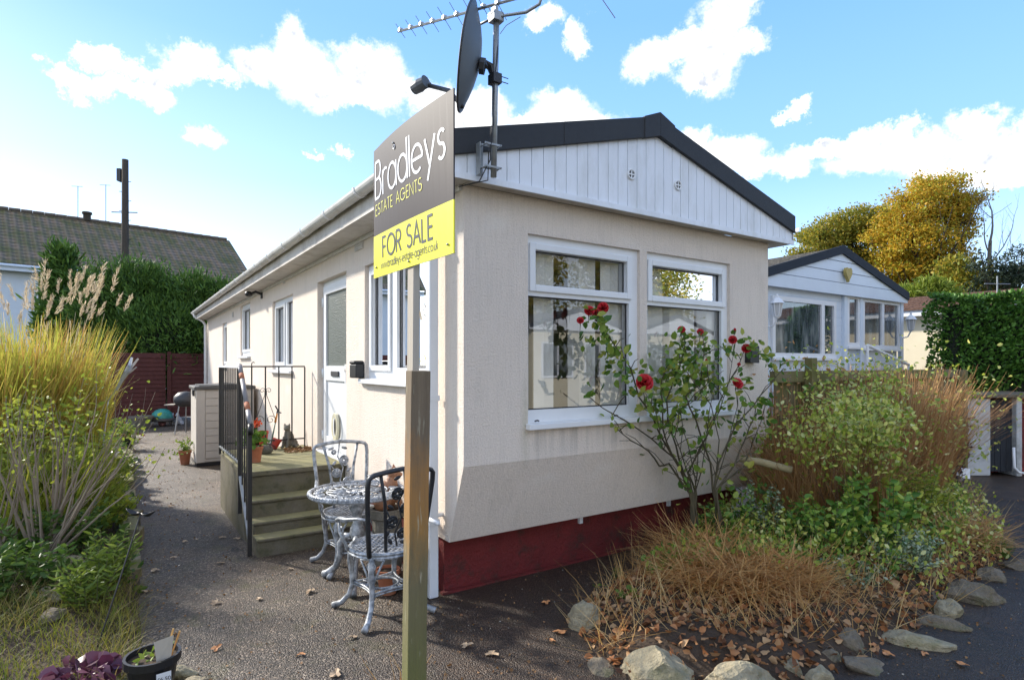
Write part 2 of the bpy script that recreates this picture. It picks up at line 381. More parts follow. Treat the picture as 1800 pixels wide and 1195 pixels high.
def m_stake():
    m, t, b = newmat('old_stake_wood'); co = t.n('ShaderNodeTexCoord').outputs['Object']; sx = t.n('ShaderNodeSeparateXYZ'); t.l(co, sx.inputs[0])
    gr = noise(t, co, 45, 7, .75, (1,1,.05)); pt = noise(t, co, 9, 6, .75, (1,1,.35)); z = t.math('ADD', sx.outputs[2], t.math('MULTIPLY', t.math('SUBTRACT', pt, .5), .55))
    c = t.mix(gr, (.06,.042,.028), (.30,.23,.15))
    org = t.math('MULTIPLY', t.math('SUBTRACT', 1.0, t.math('DIVIDE', t.math('ABSOLUTE', t.math('SUBTRACT', z, 1.05)), .28), clamp=True), 1.5, clamp=True)
    c = t.mix(t.math('MULTIPLY', org, t.math('MULTIPLY', gr, 1.4, clamp=True)), c, (.40,.19,.045))
    gn = t.math('MULTIPLY', t.math('SUBTRACT', 1.1, z), 1.1, clamp=True); c = t.mix(t.math('MULTIPLY', gn, t.math('ADD', .25, gr, clamp=True)), c, (.125,.145,.025))
    wh = noise(t, co, 60, 3, .6, (1,1,.12)); c = t.mix(t.math('MULTIPLY', t.math('SUBTRACT', wh, .62, clamp=True), 6, clamp=True), c, (.45,.42,.30))
    t.l(c, b.inputs['Base Color']); b.inputs['Roughness'].default_value = .88
    bn = t.n('ShaderNodeBump', i_Strength=.7, i_Distance=.005); t.l(gr, bn.inputs['Height']); t.l(bn.outputs[0], b.inputs['Normal']); return m
M['stakewood'] = m_stake()
M['palewood'] = m_wood('pale_sawn_wood', (.34,.30,.25), (.56,.51,.43))
M['fencewood'] = m_wood('weathered_fence_wood', (.12,.10,.06), (.27,.22,.13), (.16,.15,.05))
M['redfence'] = mat('red_stained_fence', (.085,.022,.017), .85, .2, 8, bump=.4, bs=30)
M['bark'] = mat('bark', (.06,.048,.036), .95, .3, 14, bump=.9, bs=30, bd=.03)
M['soil'] = mat('dark_soil', (.06,.038,.022), .95, .3, 20, bump=1, bs=30, bd=.03)
M['rock'] = mat('lichened_rock', (.33,.28,.18), .85, .35, 16, bump=1, bs=30, bd=.03, dirt=(.13,.125,.03), dirtamt=.6, dirts=5)
M['rockd'] = mat('dark_rock', (.18,.145,.10), .85, .35, 16, bump=1, bs=30, bd=.03, dirt=(.085,.095,.022), dirtamt=.6, dirts=5)
M['grey_plas'] = mat('beige_grey_plastic', (.50,.45,.39), .7, .06, 5, bump=.2, bs=60)
M['grey_lid'] = mat('dark_grey_plastic', (.09,.085,.08), .6, .1, 5)
M['white'] = mat('white_paint', (.75,.76,.78), .5, .04)
M['bluewhite'] = mat('pale_blue_white_cladding', (.64,.71,.80), .5, .04, 4)
M['creamwall'] = mat('cream_wall', (.72,.64,.46), .85, .05, 3)
M['yellow'] = mat('yellow_sign_vinyl', (.85,.80,.02), .3, .02)
M['signgrey'] = mat('charcoal_sign_vinyl', (.034,.027,.031), .55, .04, spec=.15)
M['signwhite'] = mat('white_vinyl_lettering', (.8,.8,.82), .35, .01)
M['signyel'] = mat('yellow_vinyl_lettering', (.72,.68,.08), .35, .01)
M['signdark'] = mat('dark_vinyl_lettering', (.05,.045,.05), .35, .01)
# ============================================================ camera, sky, sun
cam = bpy.data.cameras.new('camera'); co_ = bpy.data.objects.new('camera', cam); C.objects.link(co_)
co_.location = (0, 0, EYE); co_.rotation_euler = (R(90), 0, 0)
cam.sensor_width = 36; cam.lens = 36*F/1800; cam.shift_y = 42.5/1800; cam.clip_end = 3000; cam.clip_start = .05
bpy.context.scene.camera = co_
SUN_EL = 30.0; SUN_AZ = -62.0         # azimuth from +Y, negative = left
sd = Vector((math.sin(R(SUN_AZ))*math.cos(R(SUN_EL)), math.cos(R(SUN_AZ))*math.cos(R(SUN_EL)), math.sin(R(SUN_EL))))
sl = bpy.data.lights.new('sun', 'SUN'); sl.energy = 2.4; sl.angle = R(3.5); sl.color = (1, .93, .82)
so = bpy.data.objects.new('sun', sl); C.objects.link(so); so.rotation_euler = sd.to_track_quat('Z', 'Y').to_euler()
w = bpy.data.worlds.new("World"); bpy.context.scene.world = w; w.use_nodes = True
t = NT(w.node_tree); bg = w.node_tree.nodes['Background']
sky = t.n('ShaderNodeTexSky'); sky.sky_type = 'NISHITA'; sky.sun_disc = False
sky.sun_elevation = R(SUN_EL); sky.sun_rotation = R(SUN_AZ); sky.air_density = 1.0; sky.dust_density = .6; sky.ozone_density = 1.6
tc = t.n('ShaderNodeTexCoord').outputs['Generated']
nrm = t.n('ShaderNodeVectorMath', operation='NORMALIZE'); t.l(tc, nrm.inputs[0]); tc = nrm.outputs[0]
sp = t.n('ShaderNodeSeparateXYZ'); t.l(tc, sp.inputs[0])
az = t.math('ARCTAN2', sp.outputs[0], sp.outputs[1]); el = t.math('ARCSINE', sp.outputs[2])
cb = t.n('ShaderNodeCombineXYZ'); t.l(az, cb.inputs[0]); t.l(el, cb.inputs[1]); P = cb.outputs[0]
def vnoise(scale, detail, rough, amp):
    nd = t.n('ShaderNodeTexNoise', i_Scale=scale, i_Detail=detail, i_Roughness=rough); t.l(tc, nd.inputs['Vector'])
    s_ = t.n('ShaderNodeVectorMath', operation='SUBTRACT'); t.l(nd.outputs['Color'], s_.inputs[0]); s_.inputs[1].default_value = (.5,.5,.5)
    k_ = t.n('ShaderNodeVectorMath', operation='SCALE'); t.l(s_.outputs[0], k_.inputs[0]); k_.inputs['Scale'].default_value = amp; return k_.outputs[0]
a_ = t.n('ShaderNodeVectorMath', operation='ADD'); t.l(P, a_.inputs[0]); t.l(vnoise(13, 6, .72, .10), a_.inputs[1]); P = a_.outputs[0]
BL = [(150,97,30,14),(205,112,45,17),(275,125,45,17),(330,108,45,24),(385,135,45,14),(118,135,25,18),(165,150,52,18),(222,155,52,17),(265,162,40,18),
 (450,112,48,26),(505,75,36,34),(520,112,62,42),(560,150,62,36),(577,180,34,18),(640,108,52,30),(660,142,58,42),(630,172,40,18),(703,152,24,20),(350,240,30,20),
 (548,283,14,7),(600,274,16,8),(762,178,42,26),(800,205,60,30),(850,192,45,26),(830,232,70,30),(980,203,62,30),(1000,218,85,20),(930,215,50,16),
 (958,28,34,17),(940,42,22,14),(1012,70,20,26),(1140,102,46,28),(1120,105,30,16),(1190,84,40,22),(1262,38,50,42),(1290,18,36,30),(1252,98,50,46),(1240,132,50,20),(1315,74,36,22),
 (1402,191,28,12),(1362,199,20,9),(1218,253,28,22),(1270,273,60,24),(1310,292,75,18),(1390,290,44,20),(1432,260,42,15),(1500,254,52,15),(1580,238,36,18),
 (1570,270,110,28),(1650,280,90,34),(1720,270,80,32),(1760,303,85,22),(1702,220,56,24),(1810,232,44,26),(1640,312,60,14)]
acc = None
for (bx, by, rx, ry) in BL:
    a0 = math.atan((bx-900)/F); e0 = math.atan((640-by)/F*math.cos(a0)); ra = rx/F*math.cos(a0)**2*1.12; re = ry/F*math.cos(a0)*1.12
    m_ = t.n('ShaderNodeVectorMath', operation='MULTIPLY_ADD'); t.l(P, m_.inputs[0]); m_.inputs[1].default_value = (1/ra, 1/re, 0); m_.inputs[2].default_value = (-(a0+.002)/ra, -e0/re, 0)
    l_ = t.n('ShaderNodeVectorMath', operation='LENGTH'); t.l(m_.outputs[0], l_.inputs[0])
    acc = l_.outputs['Value'] if acc is None else t.math('MINIMUM', acc, l_.outputs['Value'])
dens = t.math('SUBTRACT', 1.0, acc)
fine = t.n('ShaderNodeTexNoise', i_Scale=34.0, i_Detail=4.0, i_Roughness=.65); t.l(tc, fine.inputs['Vector'])
dens = t.math('ADD', dens, t.math('MULTIPLY', t.math('SUBTRACT', fine.outputs[0], .5), .8))
cmr = t.n('ShaderNodeMapRange', interpolation_type='SMOOTHSTEP'); t.l(dens, cmr.inputs[0]); cmr.inputs[1].default_value = -.2; cmr.inputs[2].default_value = .5; cm = cmr.outputs[0]
# unseen cumulus behind the camera, cover raised to whiten the fill light
nb = t.n('ShaderNodeTexNoise', i_Scale=3.2, i_Detail=4.0, i_Roughness=.58); t.l(tc, nb.inputs['Vector'])
back = t.math('MULTIPLY', t.math('SUBTRACT', nb.outputs[0], .44, clamp=True), 9, clamp=True)
back = t.math('MULTIPLY', t.math('MULTIPLY', back, .95), t.math('MULTIPLY', t.math('SUBTRACT', .15, sp.outputs[1], clamp=True), 3, clamp=True))
cm = t.math('MAXIMUM', cm, back)
core = t.math('MULTIPLY', t.math('SUBTRACT', dens, .25, clamp=True), 1.0, clamp=True)
shn = nb
ccol = t.mix(t.math('MULTIPLY', t.math('MULTIPLY', t.math('SUBTRACT', fine.outputs[0], .47, clamp=True), 4.0, clamp=True), t.math('MULTIPLY', core, 2.5, clamp=True)), (1.0,1.0,1.0), (.52,.56,.64))
CLOUD = .46
cs = t.n('ShaderNodeVectorMath', operation='SCALE'); t.l(ccol, cs.inputs[0]); cs.inputs['Scale'].default_value = CLOUD/.1
# pale blue of a moist autumn sky: deeper overhead, milky low down and toward the sun side
hz = t.ramp(t.math('MAXIMUM', sp.outputs[2], 0.0), [(0,(5.2,5.6,5.8)),(.10,(3.0,4.25,5.8)),(.28,(1.4,2.7,5.2)),(.5,(.9,2.05,4.6)),(1,(.8,1.8,3.9))])
side = t.math('MULTIPLY', t.math('ADD', t.math('MULTIPLY', sp.outputs[0], -1.0), .1, clamp=True), .75, clamp=True)
lowside = t.math('MULTIPLY', side, t.math('SUBTRACT', 1.0, t.math('MULTIPLY', sp.outputs[2], 2.2), clamp=True))
hz = t.mix(lowside, hz, (6.0,6.6,6.9))
skyc = t.mix(.86, sky.outputs[0], hz)
below = t.math('LESS_THAN', sp.outputs[2], 0.0)
fin = t.mix(cm, skyc, cs.outputs[0])
t.l(fin, bg.inputs[0]); bg.inputs[1].default_value = .1
w.cycles_visibility.camera = True
sc = bpy.context.scene
sc.view_settings.view_transform = 'Standard'; sc.view_settings.look = 'None'; sc.view_settings.gamma = 1; sc.view_settings.use_curve_mapping = False
sc.view_settings.exposure = 1.65
sc.cycles.max_bounces = 6; sc.cycles.transparent_max_bounces = 12; sc.cycles.use_denoising = True

# ============================================================ ground
def flat(name, pts, z, m, kind='structure'):
    b = MB(); b.add([(p[0], p[1], z) for p in pts], [tuple(range(len(pts)))]); return setp(b.build(name, m), kind=kind)
def grid_mesh(name, m, x0, x1, y0, y1, nx, ny, hf, inside=None, xf=None, kind='structure', smooth=True):
    b = MB(); idx = {}
    for j in range(ny+1):
        for i in range(nx+1):
            x = x0+(x1-x0)*i/nx; y = y0+(y1-y0)*j/ny
            idx[i,j] = len(b.v); p = (x, y) if xf is None else xf(x, y); b.v.append((p[0], p[1], hf(x, y)))
    for j in range(ny):
        for i in range(nx):
            b.f.append((idx[i,j], idx[i+1,j], idx[i+1,j+1], idx[i,j+1]))
    return setp(b.build(name, m, smooth=smooth), kind=kind)
M['grassland'] = mat('rough_grass_ground', (.07,.08,.03), .95, .3, 2, bump=.6, bs=20)
flat('ground', [(-600,-600),(600,-600),(600,900),(-600,900)], -.012, M['grassland'])
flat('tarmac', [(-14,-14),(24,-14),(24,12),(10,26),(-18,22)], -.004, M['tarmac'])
def fbm(x, y, s=1.0):
    return (math.sin(x*2.1*s+1.3*math.sin(y*1.7*s))+math.sin(y*2.7*s+1.1*math.sin(x*2.3*s+1))+.5*math.sin(x*6.1*s+y*4.3*s)+.5*math.sin(y*7.7*s-x*3.1*s))/3
# left bed: local x < -1.73, raised behind a low stone edge
EDGE = -1.74
def left_h(lx, ly):
    d = EDGE-lx
    k = max(0.0, min(1.0, (ly-.3)/2.2))          # edging fades out toward the viewer
    return -.03+min(1, max(0, d)/.12)*(.05+.13*k)+.10*min(1, max(0, d-.1)/1.2)*(.4+.6*k)+.02*fbm(lx*3, ly*3)
grid_mesh('left_bed', M['soil'], -9, EDGE+.02, -3.2, 15.4, 60, 130, left_h, xf=lambda x, y: H(x, y)[:2])
# right bed: polygon mound
BED = [gp(1000,1082), gp(1040,1150), gp(1100,1200), gp(1400,1200), gp(1520,1160), gp(1640,1088), gp(1700,1032), gp(1775,990), gp(1760,930), gp(1715,875)]
BED = [Vector((p.x, p.y)) for p in BED] + [Vector(H(7.6,-.05)[:2]), Vector(H(3.4,-.05)[:2]), Vector(H(3.3,.3)[:2]), Vector(H(2.35,.3)[:2])]
def in_bed(x, y):
    c = False; n = len(BED)
    for i in range(n):
        a, b = BED[i], BED[i-1]
        if (a.y > y) != (b.y > y) and x < (b.x-a.x)*(y-a.y)/(b.y-a.y)+a.x: c = not c
    return c
def dist_bed(x, y):
    m_ = 9; p = Vector((x, y)); n = len(BED)
    for i in range(n):
        a, b = BED[i-1], BED[i]; ab = b-a; k = max(0, min(1, (p-a).dot(ab)/ab.length_squared)); m_ = min(m_, (p-a-ab*k).length)
    return m_ if in_bed(x, y) else -m_
def right_h(x, y):
    d = dist_bed(x, y)
    return -.05+.17*min(1, max(0, d+.06)/.35)+ (.05*min(1, max(0, d-.3)/.8)) + .02*fbm(x*4, y*4)*(1 if d > 0 else 0)
grid_mesh('right_bed', M['soil'], .2, 6.6, 2.6, 8.6, 96, 90, right_h)

# ============================================================ main park home
home = hthing('park_home', 'cream rendered park home with white boarded gable, black verge and red painted skirt', 'park home', 0, 0)
WL, WD, WT = 3.364, 13.9, 2.77
Mf = lambda a, d, z: Vector((a, -d, z))           # front wall frame
Ms = lambda a, d, z: Vector((-d, a, z))           # side wall frame
def wall_sheet(b, Mx, a0, a1, z0, z1, holes, depth):
    as_ = sorted({a0, a1, *[h[0] for h in holes], *[h[1] for h in holes]}); zs = sorted({z0, z1, *[h[2] for h in holes], *[h[3] for h in holes]})
    for i in range(len(as_)-1):
        for j in range(len(zs)-1):
            ca = (as_[i]+as_[i+1])/2; cz = (zs[j]+zs[j+1])/2
            if any(h[0] < ca < h[1] and h[2] < cz < h[3] for h in holes): continue
            b.quad(Mx(as_[i],0,zs[j]), Mx(as_[i+1],0,zs[j]), Mx(as_[i+1],0,zs[j+1]), Mx(as_[i],0,zs[j+1]))
    for h in holes:
        c = [(h[0],h[2]),(h[1],h[2]),(h[1],h[3]),(h[0],h[3])]
        for i in range(4):
            (p, q), (r_, s_) = c[i], c[(i+1)%4]
            b.quad(Mx(p,0,q), Mx(r_,0,s_), Mx(r_,-depth,s_), Mx(p,-depth,q))
ZT, ZS = 2.515, 1.185
fh = [(.512,1.615,ZS,ZT),(1.694,2.772,ZS,ZT)]
# side openings measured from the photograph
s1, _ = sideY(641, 0); s0, _ = sideY(752, 0)
nearw = (s0-.03, s1, 1.47, 2.50)
door = (2.40, 3.44, .63, 2.53)
midw = (4.60, 5.85, 1.52, 2.52); w3 = (7.68, 8.69, 1.75, 2.69); w4 = (10.43, 11.08, 1.56, 2.50)
sh = [nearw, door, midw, w3, w4]
b = MB(); wall_sheet(b, Mf, 0, WL, .93, WT, fh, .07)
hs = [(h[0], h[1], h[2], h[3]) for h in sh]
as_side = wall_sheet(b, Ms, .2, WD, .39, WT, hs, .1)
b.add([(0,.001,.93),(0,.2,.93),(0,.2,.39)], [(0,1,2)]); b.quad((0,0,.93),(0,.2,.93),(0,.2,WT),(0,0,WT))
b.add([(WL,0,.93),(WL,.2,.93),(WL,.2,.39)], [(0,1,2)]); b.quad((WL,0,.93),(WL,.2,.93),(WL,.2,WT),(WL,0,WT)); b.quad((WL,.2,.39),(WL,WD,.39),(WL,WD,WT),(WL,.2,WT))
b.quad((0,WD,.39),(WL,WD,.39),(WL,WD,WT),(0,WD,WT))
b.quad((0,.2,.39),(WL,.2,.39),(WL,WD,.39),(0,WD,.39))
b.build('wall', M['render'], home)
b = MB(); b.quad(Mf(0,.0005,.93), Mf(WL,.0005,.93), Mf(WL,-.2,.39), Mf(0,-.2,.39)); b.build('flared_base', M['render'], home)
b = MB(); b.box(.12, WL-.1, .22, WD-.1, .60, .62); b.box(.13, WL-.12, 2.4, 2.45, .62, 2.76); b.box(.1, WL-.1, .1, WD-.1, 2.76, 2.768); b.build('interior', M['inside'], home)
b = MB(); b.box(.03, WL-.03, .34, WD-.03, -.05, .388); b.build('skirt', M['red_skirt'], home)
b = MB(); b.box(.0, WL, .30, .339, -.05, .012); b.build('skirt_ledge', M['red_skirt'], home)
# small vents under the wall
for px in (1020, 1175):
    x, Y = frontX(px, .33); b = MB(); b.box(x-.018, x+.018, .318, .34, .30, .37); b.build('skirt_clip', M['upvc'], home)
# gable
RZ, EZ = 3.512, 2.98; RX = WL/2; EX0, EX1 = -.25, WL+.22
def verge(x): return EZ+(RZ-EZ)*(1-abs(x-RX)/(RX-EX0))
b = MB(); x = EX0+.01
while x < EX1-.02:
    x1 = min(x+.100, EX1-.01); xm = x+.001; xn = x1-.0045
    b.prism([(xm,-.12,WT),(xn,-.12,WT),(xn,-.12,verge(xn)-.10),((xm+xn)/2,-.12,verge((xm+xn)/2)-.10),(xm,-.12,verge(xm)-.10)], (0,.012,0)); x = x1
gb = b.build('gable_boarding', M['panel'], home)
b = MB(); b.box(EX0+.012, EX1-.012, -.106, -.10, WT, EZ-.06); b.prism([(EX0+.02,-.106,EZ-.06),(EX1-.02,-.106,EZ-.06),(RX,-.106,RZ-.1)], (0,.006,0)); b.build('gable_backing', M['upvc_dirty'], home)
b = MB(); b.box(EX0, EX1, -.135, -.121, WT-.012, WT+.03); b.build('gable_trim', M['panel'], home)
for px, py in ((1109,307), (1191,326)):
    x, Y = frontX(px, -.12); z = zat(py, Y); vt = MB()
    vt.ring((x,-.126,z), .036, .008, 20, 6, Vector((0,1,0))); vt.box(x-.005,x+.005,-.130,-.122,z-.034,z+.034); vt.box(x-.034,x+.034,-.131,-.123,z-.005,z+.005)
    o = vt.build('gable_vent', M['upvc'], home); d = MB(); d.ell((x,-.121,z), (.034,.004,.034)); d.build('vent_hole', M['black'], o, off=(0,0,0))
b = MB()
for sg in (-1, 1):
    xe = EX0 if sg < 0 else EX1
    for k, (f0, f1) in enumerate(((0,.5),(.5,.93))):
        xa = xe+(RX-xe)*f0; xb = xe+(RX-xe)*f1; dy = .002*k
        za, zb = verge(xa), verge(xb)
        b.prism([(xa,-.150-dy,za-.115),(xb,-.150-dy,zb-.115),(xb,-.150-dy,zb+.045),(xa,-.150-dy,za+.045)], (0,.028,0))
    xa = xe+(RX-xe)*.91; b.prism([(xa,-.158,verge(xa)-.118),(RX,-.158,RZ-.115),(RX,-.158,RZ+.075),(xa,-.158,verge(xa)+.052)], (0,.04,0))
b.build('verge_trim', M['roofblack'], home, bevel=.004)
b = MB()
for xe in (EX0, EX1):
    b.prism([(xe,-.148,verge(xe)+.012),(RX,-.148,RZ+.012),(RX,-.148,RZ+.03),(xe,-.148,verge(xe)+.03)], (0,WD+.3,0))
b.build('roof', M['roof'], home)
b = MB(); b.prism([(RX-.1,-.12,RZ+.02),(RX,-.12,RZ+.062),(RX+.1,-.12,RZ+.02)], (0,WD+.26,0)); b.build('ridge_cap', M['roofblack'], home)
b = MB()
for x0, x1 in ((EX0, -.004), (WL+.004, EX1)): b.box(x0, x1, -.10, WD+.1, WT+.001, WT+.012)
b.box(0, WL, -.10, -.004, WT+.001, WT+.012); b.build('soffit', M['soffit'], home)
b = MB(); b.box(EX0-.014, EX0-.001, -.12, WD+.1, WT, EZ-.01); b.box(EX1+.001, EX1+.014, -.12, WD+.1, WT, EZ-.01); b.build('fascia', M['soffit'], home)
b = MB(); b.box(-.022, -.002, .02, WD-.02, WT-.035, WT); b.build('wall_trim', M['upvc_dirty'], home)
# gutters: half round with brackets
def gutter(xc, y0, y1):
    b = MB(); n = 10; prof = [(xc+.055*math.cos(PI+PI*i/n), 2.945+.055*math.sin(PI+PI*i/n)) for i in range(n+1)]
    inn = [(xc+.049*math.cos(PI+PI*i/n), 2.945+.049*math.sin(PI+PI*i/n)) for i in range(n+1)][::-1]
    b.prism([(x, y0, z) for x, z in prof+inn], (0, y1-y0, 0)); g = b.build('gutter', M['upvc_dirty'], home, smooth=False)
    y = y0+.35
    while y < y1:
        c = MB(); pr = [(xc+.061*math.cos(PI+PI*i/n), 2.945+.061*math.sin(PI+PI*i/n)) for i in range(n+1)]
        c.prism([(x, y, z) for x, z in pr+[(xc+.062,2.952),(xc-.062,2.952)]], (0,.035,0)); pass
        c.build('gutter_bracket', M['upvc'], g, off=(0,0,0)); y += .82
    return g
gutter(EX0-.07, -.12, WD+.12); gutter(EX1+.07, -.12, WD+.12)
# downpipes
def pipe_sq(name, y, x, z0, z1, r=.034, m=None):
    b = MB(); b.box(x-r, x+r, y-r, y+r, z0, z1); g = b.build(name, m or M['upvc'], home, bevel=.008)
    for z in (z0+.5, (z0+z1)/2, z1-.3):
        c = MB(); c.box(x-r-.006, x+r+.006, y-r-.006, y+r+.006, z, z+.035); c.build('pipe_clip', M['upvc'], g, off=(0,0,0))
    return g
sp_, _ = sideY(759.5, -.075)
pipe_sq('downpipe', sp_, -.075, .0, 2.70)
b = MB(); b.tube([(-.075,sp_,2.69),(-.09,sp_,2.76),(-.28,sp_,2.84),(-.32,sp_,2.9)], .032, 8); b.build('pipe_bend', M['upvc'], home, smooth=True)
sp2, _ = sideY(361, -.06); sp2 = min(sp2, WD-.06)
b = MB(); b.tube([(-.32,sp2,2.9),(-.31,sp2,2.83),(-.12,sp2,2.72),(-.06,sp2,2.62),(-.06,sp2,.02)], .034, 8); b.build('downpipe', M['upvc'], home, smooth=True)
b = MB(); yy,_ = sideY(768,-.1); b.tube([(.02,.30,.56),(-.13,.30,.56)], .016, 8); b.tube([(-.13,.30,.56),(-.135,.10,.56)], .016, 8); b.build('overflow_pipe', M['upvc'], home, smooth=True)

def window(Mx, hole, panes, d0=-.06, sash=(), glass='glass', sill=True, fw=.02, zpad=0.0, blind=None, sillx=.03):
    a0, a1, z0, z1 = hole
    b = MB()
    as_ = sorted({a0, a1, *[p[0] for p in panes], *[p[1] for p in panes]}); zs = sorted({z0, z1, *[p[2] for p in panes], *[p[3] for p in panes]})
    # frame as bars around each pane
    for i in range(len(as_)-1):
        for j in range(len(zs)-1):
            ca = (as_[i]+as_[i+1])/2; cz = (zs[j]+zs[j+1])/2
            if any(p[0] < ca < p[1] and p[2] < cz < p[3] for p in panes): continue
            b.obox(Mx, as_[i], as_[i+1], d0-.05, d0+.03, zs[j], zs[j+1])
    bm_ = b.build('window', M['upvc'], home)
    for k, p in enumerate(panes):
        g = MB(); g.quad(Mx(p[0]-.004,d0-.008,p[2]-.004), Mx(p[1]+.004,d0-.008,p[2]-.004), Mx(p[1]+.004,d0-.008,p[3]+.004), Mx(p[0]-.004,d0-.008,p[3]+.004)); g.build('pane', M[glass], bm_, off=(0,0,0))
        gs = MB()
        for q in ((p[0],p[0]+.007,p[2],p[3]),(p[1]-.007,p[1],p[2],p[3]),(p[0]+.007,p[1]-.007,p[2],p[2]+.007),(p[0]+.007,p[1]-.007,p[3]-.007,p[3])): gs.obox(Mx, q[0], q[1], d0-.004, d0+.004, q[2], q[3])
        gs.build('gasket', M['black'], bm_, off=(0,0,0))
        if k in sash:
            s_ = MB(); e = .05
            for q in ((p[0]-e,p[0],p[2]-e,p[3]+e),(p[1],p[1]+e,p[2]-e,p[3]+e),(p[0],p[1],p[2]-e,p[2]),(p[0],p[1],p[3],p[3]+e)): s_.obox(Mx, q[0], q[1], d0+.0305, d0+.048, q[2], q[3])
            s_.build('sash', M['upvc'], bm_, off=(0,0,0), bevel=.006)
    if blind:
        bl = MB(); x = a0+.03
        while x < a1-.06:
            if random.random() > blind[1]:
                ang = R(random.uniform(8, 30) if random.random() < .75 else random.uniform(50, 75)); wd = .089
                c_, s_ = math.cos(ang)*wd/2, math.sin(ang)*wd/2; dd = -.135
                bl.add([Mx(x-c_, dd-s_, z0+.02), Mx(x+c_, dd+s_, z0+.02), Mx(x+c_, dd+s_, z1-.01), Mx(x-c_, dd-s_, z1-.01)], [(0,1,2,3)])
            x += .082
        bl.build('vertical_blind', M[blind[0]], bm_, off=(0,0,0))
    if sill:
        s_ = MB(); s_.obox(Mx, a0-sillx, a1+sillx, .001, .055, z0-.045, z0-.005); s_.obox(Mx, a0+.001, a1-.001, d0+.03, .001, z0-.03, z0+.002); s_.build('sill', M['upvc'], bm_, off=(0,0,0), bevel=.006)
    return bm_
wA = window(Mf, fh[0], [(.59,1.49,2.165,2.41),(.535,1.52,1.275,2.085)], sash=(0,), blind=('blind', .10), sill=False)
wB = window(Mf, fh[1], [(1.775,2.68,2.165,2.41),(1.73,2.69,1.275,2.085)], sash=(0,), blind=('blind', .10), sill=False)
b = MB(); b.box(.49, 2.80, -.06, -.001, 1.143, 1.184); b.box(.514, 1.613, 0, .03, 1.17, 1.188); b.box(1.696,2.77,0,.03,1.17,1.188); b.build('window_sill', M['upvc'], home, bevel=.005)
for (x0, x1) in ((.56,.66),(1.32,1.42),(2.3,2.38)):
    b = MB(); b.tube([(x0,-.015,1.2),(x0+.02,-.02,1.205),(x0+.035,-.015,1.2)], .006, 6); b.build('window_stay', M['darkm'], wA if x0 < 1.6 else wB, off=(0,0,0))
# curtains in front room
b = MB()
for xc, wd in ((.62,.14),(1.36,.22),(2.2,.16),(2.62,.12)):
    pts = [(xc-wd/2+wd*i/12, .42+.02*math.sin(i*1.9)) for i in range(13)]
    for i in range(12): b.quad((pts[i][0],pts[i][1],.95),(pts[i+1][0],pts[i+1][1],.95),(pts[i+1][0],pts[i+1][1],2.55),(pts[i][0],pts[i][1],2.55))
b.build('curtain', M['curtain'], home)
def spx(px, lx=.06): return sideY(px, lx)[0]
nw = nearw
window(Ms, nw, [(nw[1]-.50, nw[1]-.10, nw[2]+.12, nw[3]-.10), (nw[0]+.07, nw[1]-.66, nw[2]+.10, nw[3]-.07)], d0=-.07, sash=(0,), glass='glass_side', blind=('curtain', .5))
window(Ms, midw, [(midw[0]+.07, midw[0]+.50, midw[2]+.08, midw[3]-.07), (midw[0]+.63, midw[1]-.11, midw[2]+.11, midw[3]-.11)], d0=-.07, sash=(1,), glass='glass_side', blind=('blind', .4))
window(Ms, w3, [(w3[0]+.1, w3[1]-.1, w3[2]+.12, w3[3]-.1)], d0=-.07, sash=(0,), glass='glass_side', blind=('blind', .4))
window(Ms, w4, [(w4[0]+.08, w4[1]-.08, w4[2]+.1, w4[3]-.1)], d0=-.07, sash=(0,), glass='glass_side', blind=('blind', .4))
# door
a0, a1, z0, z1 = door
b = MB()
for q in ((a0,a0+.055,z0,z1),(a1-.055,a1,z0,z1),(a0+.055,a1-.055,z1-.055,z1),(a0+.055,a1-.055,z0,z0+.04)): b.obox(Ms, q[0], q[1], -.12, -.07, q[2], q[3])
dr = b.build('door', M['upvc'], home)
L0, L1 = a0+.06, a1-.06; zg0, zg1 = 1.58, z1-.15
b = MB()
for q in ((L0,L0+.1,z0+.045,z1-.06),(L1-.1,L1,z0+.045,z1-.06),(L0+.1,L1-.1,z1-.15,z1-.06),(L0+.1,L1-.1,1.42,zg0),(L0+.1,L1-.1,z0+.045,z0+.17)): b.obox(Ms, q[0], q[1], -.10, -.05, q[2], q[3])
b.obox(Ms, L0+.1, L1-.1, -.09, -.068, z0+.17, 1.42)
b.build('door_leaf', M['upvc'], dr, off=(0,0,0), bevel=.003)
m, t_, pb = newmat('obscured_glass'); co = t_.n('ShaderNodeTexCoord').outputs['Object']
pb.inputs['Base Color'].default_value = (.13,.145,.125,1); pb.inputs['Roughness'].default_value = .32; pb.inputs['Specular IOR Level'].default_value = .5
vn = t_.n('ShaderNodeTexVoronoi', i_Scale=90.0); t_.l(co, vn.inputs['Vector']); bn = t_.n('ShaderNodeBump', i_Strength=.8, i_Distance=.006); t_.l(vn.outputs[0], bn.inputs['Height']); t_.l(bn.outputs[0], pb.inputs['Normal'])
M['obsc'] = m
b = MB(); b.obox(Ms, L0+.1, L1-.1, -.085, -.07, zg0, zg1); b.build('door_glass', M['obsc'], dr, off=(0,0,0))
ym = (L0+L1)/2
b = MB(); b.obox(Ms, ym-.13, ym+.13, -.049, -.035, 1.47, 1.525); b.build('letter_slot', M['darkm'], dr, off=(0,0,0), bevel=.004)
b = MB(); b.obox(Ms, L0+.03, L0+.06, -.049, -.02, 1.40, 1.60); b.obox(Ms, L0+.03, L0+.16, -.02, -.005, 1.535, 1.555); b.build('handle', M['upvc'], dr, off=(0,0,0))
for z in (z0+.12, 1.45, z1-.28):
    b = MB(); b.tube([(.048,L1+.01,z),(.048,L1+.01,z+.1)], .014, 8); b.build('hinge', M['upvc'], dr, off=(0,0,0), smooth=True)
